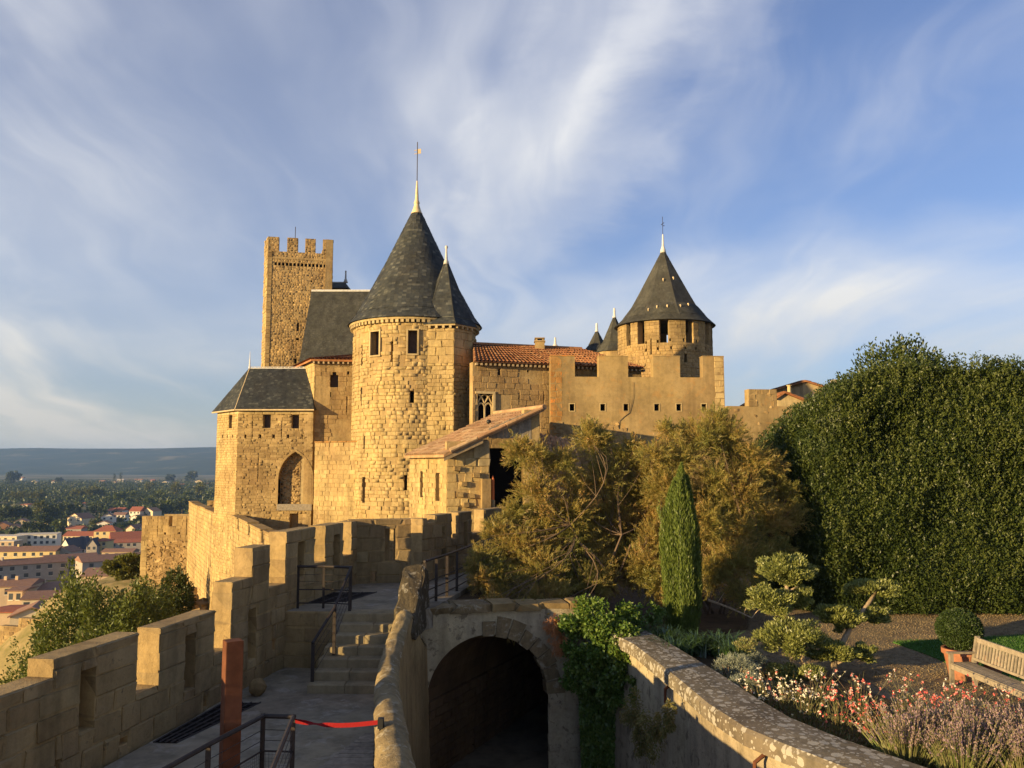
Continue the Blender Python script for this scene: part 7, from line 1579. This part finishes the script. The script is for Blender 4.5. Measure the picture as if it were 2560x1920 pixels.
# ================================================================== the lower town and the plain
for nm, c in (('cream_wall', (0.62, 0.50, 0.33)), ('white_wall', (0.70, 0.64, 0.53)), ('yellow_wall', (0.62, 0.47, 0.22)), ('grey_wall', (0.36, 0.31, 0.26)), ('tan_wall', (0.46, 0.34, 0.22))): plain_mat(nm, c, .9, 0, .12, .8, .1, .15, .06)
for nm, c in (('brown_tiles', (0.25, 0.14, 0.095)), ('red_tiles', (0.34, 0.115, 0.065)), ('orange_tiles', (0.38, 0.20, 0.11)), ('dark_tiles', (0.055, 0.06, 0.075)), ('flat_roof', (0.55, 0.48, 0.38))): plain_mat(nm, c, .9, 0, .2, 1.2, .3, .15, .1)
plain_mat('pane', (0.05, 0.055, 0.06), .25, 0, .2, 3, 0, .5, .3)
HG = 'houses of the lower town'
def house(label, px0, px1, pyb, pye, pyr, wall, roof, Y=None, depth=10.0, kind='long', rows=1, nw=4, yaw=0.0, gable_win=False, chim=0, cat='house', name='town_house'):
    """photo columns of the front, rows of its foot, eave and ridge; Y = distance (else the foot stands on the plain)"""
    if Y is None: Y = G((px0 + px1) / 2, pyb, -45.0).y
    a, b = S(px0, pyb, Y), S(px1, pyb, Y); ze, zr = S(px0, pye, Y).z, S(px0, pyr, Y + depth * (.5 if kind in ('long', 'hip') else 0)).z; zb = min(a.z - 4, -34); w = (b.x - a.x) / max(.6, math.cos(yaw))
    t = thing(name, label, cat, ((a.x + b.x) / 2, Y, zb), HG); R = Matrix.Rotation(yaw, 4, 'Z'); O = Vector(((a.x + b.x) / 2, Y, 0))
    def T(x, y, z): q = R @ Vector((x, y, z)); return (O.x + q.x, O.y + q.y, z)
    h = w / 2; mb = MB(); zr = max(zr, ze + .3)
    if kind == 'flat':
        mb.add([T(-h, 0, zb), T(h, 0, zb), T(h, depth, zb), T(-h, depth, zb), T(-h, 0, ze), T(h, 0, ze), T(h, depth, ze), T(-h, depth, ze)], [(0, 1, 5, 4), (1, 2, 6, 5), (2, 3, 7, 6), (3, 0, 4, 7)]); mb.build('wall', wall, t)
        mb = MB(); mb.add([T(-h - .2, -.2, ze), T(h + .2, -.2, ze), T(h + .2, depth, ze), T(-h - .2, depth, ze), T(-h - .2, -.2, ze + .35), T(h + .2, -.2, ze + .35), T(h + .2, depth, ze + .35), T(-h - .2, depth, ze + .35)], [(0, 1, 5, 4), (1, 2, 6, 5), (2, 3, 7, 6), (3, 0, 4, 7), (4, 5, 6, 7), (3, 2, 1, 0)]); mb.build('roof', roof, t)
    elif kind == 'gable':
        mb.add([T(-h, 0, zb), T(h, 0, zb), T(h, 0, ze), T(0, 0, zr), T(-h, 0, ze), T(-h, depth, zb), T(h, depth, zb), T(h, depth, ze), T(0, depth, zr), T(-h, depth, ze)], [(0, 1, 2, 3, 4), (9, 8, 7, 6, 5), (0, 4, 9, 5), (1, 6, 7, 2)]); mb.build('wall', wall, t)
        k = (zr - ze) / h; e = .35; mb = MB()
        vs = [T(-h - e, -.4, ze - k * e + .05), T(0, -.4, zr + .05), T(h + e, -.4, ze - k * e + .05), T(-h - e, depth, ze - k * e + .05), T(0, depth, zr + .05), T(h + e, depth, ze - k * e + .05)]; vs += [(x, y, z + .22) for x, y, z in vs]
        mb.add(vs, [(6, 7, 10, 9), (7, 8, 11, 10), (0, 1, 7, 6), (1, 2, 8, 7), (0, 6, 9, 3), (2, 5, 11, 8), (3, 4, 1, 0), (4, 5, 2, 1)]); mb.build('roof', roof, t)
    else:
        mb.add([T(-h, 0, zb), T(h, 0, zb), T(h, depth, zb), T(-h, depth, zb), T(-h, 0, ze), T(h, 0, ze), T(h, depth, ze), T(-h, depth, ze)] + ([T(-h, depth / 2, zr), T(h, depth / 2, zr)] if kind == 'long' else []), [(0, 1, 5, 4), (1, 2, 6, 5), (2, 3, 7, 6), (3, 0, 4, 7)] + ([(5, 6, 9), (7, 4, 8)] if kind == 'long' else [])); mb.build('wall', wall, t)
        e = .4; k = (zr - ze) / (depth / 2); hi = depth * .35 if kind == 'hip' else -e; mb = MB()
        vs = [T(-h - e, -e, ze - k * e + .04), T(h + e, -e, ze - k * e + .04), T(h - hi, depth / 2, zr + .04), T(-h + hi, depth / 2, zr + .04), T(h + e, depth + e, ze - k * e + .04), T(-h - e, depth + e, ze - k * e + .04)]; vs += [(x, y, z + .2) for x, y, z in vs]
        mb.add(vs, [(6, 7, 8, 9), (9, 8, 10, 11), (0, 1, 7, 6), (1, 4, 10, 8, 7), (0, 6, 9, 11, 5), (4, 5, 11, 10), (5, 4, 1, 0)]); mb.build('roof', roof, t)
    top = ze - .5; hh = (ze - max(a.z, zb)) / max(1, rows)
    for r in range(rows):
        for i in range(nw):
            x = -h + w * (i + .5 + random.uniform(-.08, .08)) / nw; ww = min(.75, w / nw * .28); zt = ze - .55 - r * 2.9; mb = MB()
            if zt - 1.5 < zb: continue
            mb.add([T(x - ww, -.02, zt - 1.5), T(x + ww, -.02, zt - 1.5), T(x + ww, -.02, zt), T(x - ww, -.02, zt)], [(0, 1, 2, 3)]); o = mb.build('window', 'pane', t)
            mb = MB(); mb.add([T(x - ww - .1, -.12, zt - 1.68), T(x + ww + .1, -.12, zt - 1.68), T(x + ww + .1, -.12, zt - 1.52), T(x - ww - .1, -.12, zt - 1.52), T(x - ww - .1, 0, zt - 1.52), T(x + ww + .1, 0, zt - 1.52)], [(0, 1, 2, 3), (3, 2, 5, 4)]); mb.build('sill', 'white_wall', o)
    for i in range(chim):
        x = -h + w * random.uniform(.15, .85); mb = MB(); p0 = T(x, depth * .45, 0); mb.box(p0[0] - .4, p0[0] + .4, p0[1] - .4, p0[1] + .4, zr - 1.2, zr + 1.1); mb.build('chimney', wall, t)
    return t
H = house
H('long grey house with brown roof and two rows of windows at the left edge', -40, 133, 1452, 1412, 1397, 'grey_wall', 'brown_tiles', 330, 11, 'long', 2, 8, .68, chim=1, cat='building')
H('grey house stepping up beside the long brown-roofed house', 133, 226, 1442, 1398, 1385, 'grey_wall', 'brown_tiles', 345, 11, 'long', 2, 5, .66)
H('right-hand grey house with brown roof beside the squat tower', 233, 372, 1440, 1400, 1384, 'grey_wall', 'brown_tiles', 340, 12, 'long', 2, 5, .68)
H('long yellow apartment house under a brown roof', -60, 131, 1412, 1379, 1366, 'yellow_wall', 'brown_tiles', 395, 12, 'long', 2, 9, .12, chim=1, cat='building')
H('dark brown side wing at the end of the yellow apartment house', 131, 178, 1402, 1380, 1368, 'grey_wall', 'brown_tiles', 402, 10, 'gable', 1, 2, .0)
H('white modern flat-roofed block', 42, 133, 1366, 1337, 1333, 'white_wall', 'flat_roof', 465, 12, 'flat', 2, 7, .3, cat='building')
H('low cream flat-roofed block left of the white one', -50, 42, 1366, 1342, 1338, 'cream_wall', 'flat_roof', 455, 12, 'flat', 2, 5, -.05, cat='building')
H('small pale annex in front of the white block', -20, 34, 1368, 1354, 1350, 'tan_wall', 'flat_roof', 435, 8, 'flat', 1, 3, .0)
H('white gabled house with steep dark slate roof', 147, 176, 1384, 1368, 1347, 'white_wall', 'dark_tiles', 430, 16, 'gable', 1, 1, -.25)
H('dark slate roofed hall behind the white gable', 165, 216, 1380, 1371, 1341, 'white_wall', 'dark_tiles', 436, 11, 'hip', 1, 3, -.1)
H('grey gabled house at the right of the slate hall', 216, 240, 1388, 1364, 1347, 'grey_wall', 'dark_tiles', 420, 9, 'gable', 2, 2, .15)
H('square yellow house with red hipped roof', 232, 266, 1382, 1353, 1346, 'yellow_wall', 'red_tiles', 425, 8, 'hip', 2, 2, .05)
H('long school wing under a bright red roof on the left', 157, 232, 1352, 1340, 1329, 'cream_wall', 'red_tiles', 500, 11, 'long', 1, 7, .0, cat='building')
H('gabled middle block of the school with red roof and arched windows', 235, 287, 1348, 1328, 1314, 'yellow_wall', 'red_tiles', 495, 12, 'hip', 1, 3, .1, cat='building')
H('right school wing with long red roof', 287, 368, 1378, 1347, 1329, 'grey_wall', 'red_tiles', 470, 14, 'long', 2, 7, .5, cat='building')
H('lower red-roofed wing in front of the right school wing', 266, 372, 1384, 1356, 1348, 'grey_wall', 'red_tiles', 445, 8, 'long', 2, 7, .35)
H('pale low house with wide brown roof above the grey houses', 255, 330, 1386, 1380, 1372, 'tan_wall', 'brown_tiles', 400, 8, 'long', 1, 3, .05)
H('cream gabled house among trees above the school', 163, 208, 1312, 1296, 1284, 'cream_wall', 'brown_tiles', 620, 12, 'gable', 1, 2, -.4)
H('bright cream gabled house right of the tall trees', 254, 283, 1304, 1292, 1285, 'white_wall', 'brown_tiles', 640, 11, 'gable', 1, 2, .3)
H('low white house below the bright gabled house', 243, 272, 1318, 1309, 1303, 'white_wall', 'orange_tiles', 590, 9, 'gable', 1, 2, .2)
H('white house with two gables in the far row', 270, 283, 1286, 1277, 1270, 'white_wall', 'red_tiles', 760, 9, 'long', 1, 2, .0)
H('white house with red roof beside the twin-gabled one', 286, 308, 1286, 1276, 1269, 'white_wall', 'red_tiles', 765, 10, 'long', 1, 2, .0)
H('long white low house in front of the far row', 283, 312, 1296, 1287, 1281, 'white_wall', 'brown_tiles', 690, 9, 'long', 1, 3, .1)
H('red-roofed house in the middle of the far row', 322, 350, 1290, 1278, 1267, 'white_wall', 'red_tiles', 735, 11, 'long', 1, 3, -.1)
H('pale orange-roofed house at the right of the far row', 352, 384, 1288, 1278, 1270, 'cream_wall', 'orange_tiles', 740, 11, 'gable', 1, 2, -.3)
H('far white bungalow with red roof near the squat tower', 403, 432, 1272, 1266, 1260, 'white_wall', 'red_tiles', 880, 10, 'long', 1, 3, .0)
H('small house with orange gable between the trees', 316, 334, 1268, 1264, 1260, 'cream_wall', 'orange_tiles', 900, 10, 'gable', 1, 1, .0)
H('cream gable peeking above the squat tower edge', 325, 348, 1304, 1294, 1288, 'white_wall', 'orange_tiles', 640, 10, 'gable', 1, 1, -.2)
H('small cream gable beside the school roof', 314, 338, 1328, 1322, 1313, 'cream_wall', 'brown_tiles', 540, 12, 'gable', 0, 0, -.1)
H('white gable next to the squat tower', 343, 357, 1328, 1322, 1317, 'white_wall', 'brown_tiles', 545, 10, 'gable', 0, 0, -.1)
H('orange gabled house at the far left', -12, 19, 1322, 1314, 1306, 'orange_tiles', 'brown_tiles', 580, 13, 'gable', 0, 0, .35)
H('second orange gabled house right of it', 20, 48, 1326, 1320, 1312, 'tan_wall', 'brown_tiles', 570, 13, 'gable', 0, 0, .4)
H('cream gabled house under the dark hedge', 37, 64, 1312, 1305, 1298, 'cream_wall', 'brown_tiles', 620, 13, 'gable', 1, 1, .35)
H('wide low gabled house in front of the trees', 80, 118, 1314, 1308, 1300, 'cream_wall', 'brown_tiles', 615, 13, 'gable', 1, 2, .2)
H('red-roofed house left of the school tower', 166, 202, 1326, 1322, 1315, 'grey_wall', 'red_tiles', 545, 10, 'long', 0, 0, .1)
# nearest roofs
H('broad tan house with brown roof at the bottom left', -30, 68, 1490, 1467, 1449, 'tan_wall', 'brown_tiles', 232, 12, 'long', 1, 3, .2, chim=2)
H('narrow house with brown dormer-like gable in front', 18, 54, 1500, 1478, 1469, 'tan_wall', 'brown_tiles', 208, 7, 'long', 1, 2, .05)
H('house with long sloping brown roof behind the shrub', 72, 170, 1500, 1482, 1455, 'tan_wall', 'brown_tiles', 238, 16, 'long', 1, 3, .55, chim=2)
H('low house with brown roof and lit side beside the shrubs', 60, 130, 1512, 1498, 1478, 'cream_wall', 'brown_tiles', 200, 12, 'long', 1, 3, .3)
H('red-roofed shed at the bottom left edge', -20, 38, 1538, 1532, 1520, 'tan_wall', 'red_tiles', 165, 8, 'long', 0, 0, .1)
H('white gabled shed above the lower rampart', 34, 124, 1550, 1540, 1520, 'cream_wall', 'brown_tiles', 150, 8, 'gable', 0, 0, .35)
H('pale gabled barn roof right of the shrubs', 205, 330, 1462, 1440, 1420, 'tan_wall', 'brown_tiles', 285, 14, 'long', 0, 0, .12)
# far houses on the wooded rise
far = [(52, 1195, 10), (86, 1203, 20), (135, 1203, 20), (175, 1215, 16), (222, 1214, 12), (253, 1203, 18), (285, 1206, 14), (300, 1200, 22), (345, 1200, 26), (380, 1201, 14), (412, 1206, 26), (432, 1208, 10), (452, 1212, 18), (496, 1203, 24), (520, 1210, 18), (490, 1216, 20), (60, 1262, 26), (190, 1262, 30), (210, 1258, 14), (95, 1265, 20)]
words = ('first', 'second', 'third', 'fourth', 'fifth', 'sixth', 'seventh', 'eighth', 'ninth', 'tenth', 'eleventh', 'twelfth', 'thirteenth', 'fourteenth', 'fifteenth', 'sixteenth', 'seventeenth', 'eighteenth', 'nineteenth', 'twentieth')
for i, (px, py, w_) in enumerate(sorted(far)):
    Yf = min(2500, G(px, py + 5 + random.uniform(-1.5, 2), -45).y)
    H('tiny pale far house, %s from the left among the trees of the plain' % words[i], px - w_ * .36, px + w_ * .36, py + 5, py, py - 2.5, ('white_wall', 'tan_wall', 'cream_wall', 'grey_wall')[i % 4], ('orange_tiles', 'red_tiles', 'flat_roof')[i % 3], Yf, 14, ('long', 'long', 'gable', 'long')[i % 4], 1, 2, random.uniform(-.2, .2))
# trees of the plain: one crown mesh and one trunk mesh per kind, copied
def proto_tree(mat, n, r, h, trunk):
    c = (0, 0, trunk + r[2]); P, D = blob_points(n, c, r, 30, .34, .6); t = thing('plain_tree', 'tree', 'tree', (0, 0, 0), 'trees of the plain')
    leaves('crown', P, r[0] * .28, r[0] * .2, mat, t, D, 1.2); mb = MB(); mb.tube([(0, 0, -3), (0, 0, trunk + r[2])], [.35, .18], 6); mb.build('trunk', 'pale_bark', t); return t
PT = [proto_tree('tree_leaf', 700, (5, 5, 4.5), 9, 2), proto_tree('yellow_tree_leaf', 700, (4, 4, 4.5), 9, 3), proto_tree('bush_leaf', 700, (5.5, 5.5, 4), 8, 1.5), proto_tree('tree_leaf', 600, (2.2, 2.2, 6.5), 13, 1)]
used = [False] * 4
def put_tree(kind, px, py, wpx, label):
    Y = G(px, py, -45).y if py > 1192 else 1500; c = S(px, py, Y); w = (10, 8, 11, 4.4)[kind]; s = wpx / F_PX * Y / w; p_ = PT[kind]
    if not used[kind]: o = p_; used[kind] = True
    else: o = copy_tree(p_, (0, 0, 0))
    o.location = (c.x, Y, -45.2); o.rotation_euler.z = random.uniform(0, 6.28); o.scale = (s, s, s * random.uniform(.85, 1.15)); o['label'] = label
kn = ['dark green round tree', 'yellow-green tree', 'olive green spreading tree', 'dark pointed conifer']
tl = [(0, 110, 1322, 40, 'big, above the white block'), (2, 145, 1330, 38, 'above the school wing'), (0, 30, 1305, 46, 'in the dark clump at the left'), (0, 55, 1303, 40, 'right end of the dark clump'), (0, 5, 1306, 40, 'left end of the dark clump'), (1, 100, 1300, 34, 'lit, beside the tall dark trees'), (0, 130, 1300, 44, 'tallest of the middle clump'), (0, 160, 1294, 40, 'middle clump right side'), (0, 180, 1290, 34, 'behind the cream gabled house'), (3, 248, 1300, 12, 'beside the bright gabled house'), (0, 240, 1290, 30, 'left of the far row'), (0, 190, 1318, 26, 'by the cream house wall'), (1, 232, 1324, 20, 'pale, above the red roof'), (0, 95, 1342, 40, 'wide one above the white block'), (0, 70, 1338, 30, 'left of the wide one'), (0, 205, 1434, 46, 'black one in front of the grey houses'), (2, 60, 1380, 28, 'beside the white block'), (2, 40, 1384, 22, 'small one by the annex'), (0, 345, 1315, 26, 'next to the squat tower'), (0, 390, 1285, 30, 'behind the squat tower'), (2, 420, 1284, 34, 'above the squat tower notch'), (0, 455, 1284, 40, 'big one left of the bright curtain wall'), (0, 475, 1276, 30, 'against the bright curtain wall'), (3, 342, 1272, 14, 'dark cone in the far row'), (2, 370, 1270, 34, 'brownish, far row'), (1, 30, 1256, 18, 'first pollard of the left row'), (1, 44, 1256, 18, 'second pollard of the left row'), (1, 58, 1256, 18, 'third pollard of the left row'), (1, 74, 1256, 18, 'fourth pollard of the left row'), (1, 90, 1256, 18, 'fifth pollard of the left row'), (1, 104, 1255, 18, 'sixth pollard of the left row'), (1, 184, 1250, 20, 'first of the plane tree row'), (1, 198, 1250, 20, 'second of the plane tree row'), (1, 212, 1250, 20, 'third of the plane tree row'), (1, 226, 1250, 20, 'fourth of the plane tree row'), (1, 240, 1249, 20, 'fifth of the plane tree row'), (1, 254, 1249, 20, 'sixth of the plane tree row'), (2, 300, 1262, 34, 'in the wooded slope, left'), (2, 330, 1256, 34, 'in the wooded slope, middle'), (1, 372, 1236, 24, 'yellowish in the dark wood'), (2, 400, 1258, 34, 'in the wooded slope, right'), (1, 440, 1246, 26, 'lit, right of the wood'), (2, 470, 1252, 32, 'by the curtain wall top'), (1, 500, 1248, 28, 'yellowish, near the arched tower'), (2, 525, 1254, 30, 'last before the arched tower'), (3, 285, 1208, 8, 'far left on the rise'), (3, 302, 1208, 8, 'on the rise beside far houses'), (0, 425, 1208, 22, 'crowning the rise'), (0, 478, 1208, 30, 'umbrella shaped on the rise'), (0, 147, 1210, 18, 'far left rise'), (0, 30, 1216, 34, 'on the far left rise')]
for (k, px, py, w_, lab) in tl: put_tree(k, px, py, w_, kn[k] + ' ' + lab)
# the unbroken wood on the rise: nobody could count it
Ps = []; Ds = []
def wood(n, px0, px1, py0, py1, h, dens=1):
    for _ in range(n):
        px, py = random.uniform(px0, px1), random.uniform(py0, py1); q = G(px, py, -45.0); 
        if q.y > 2600: continue
        hh = h * random.uniform(.5, 1.0)
        for k in range(14):
            Ps.append((q.x + random.gauss(0, 2.6), q.y + random.gauss(0, 2.6), -45 + hh * random.random() ** .6)); Ds.append((0, 0, 1))
wood(900, -80, 600, 1204, 1222, 8); wood(1300, -80, 600, 1214, 1238, 10); wood(900, -80, 600, 1228, 1262, 9); wood(260, 220, 560, 1255, 1285, 8); wood(120, -60, 200, 1275, 1300, 8); wood(160, -60, 380, 1290, 1345, 5)
o = leaves('distant_wood', np.array(Ps), 3.2, 2.4, 'tree_leaf', None, np.array(Ds), 1.5, 'stuff'); tag(o, 'dark wood and hedgerows covering the plain below the hills', 'wood')
# windmills on the ridge are too small to see; the air between fades everything to blue
m, nt, out = newmat('air')
v_ = N(nt, 'ShaderNodeVolumePrincipled'); v_.inputs['Color'].default_value = (0.32, 0.53, 1.0, 1); v_.inputs['Density'].default_value = 0.000085; v_.inputs['Anisotropy'].default_value = 0.2
L(nt, v_.outputs[0], out.inputs['Volume'])
mb = MB(); mb.box(-9500, 9500, -350, 9900, -60, 175); o = mb.build('haze', 'air', None, 'stuff'); tag(o, 'thin blue haze over the far plain and hills', 'haze')
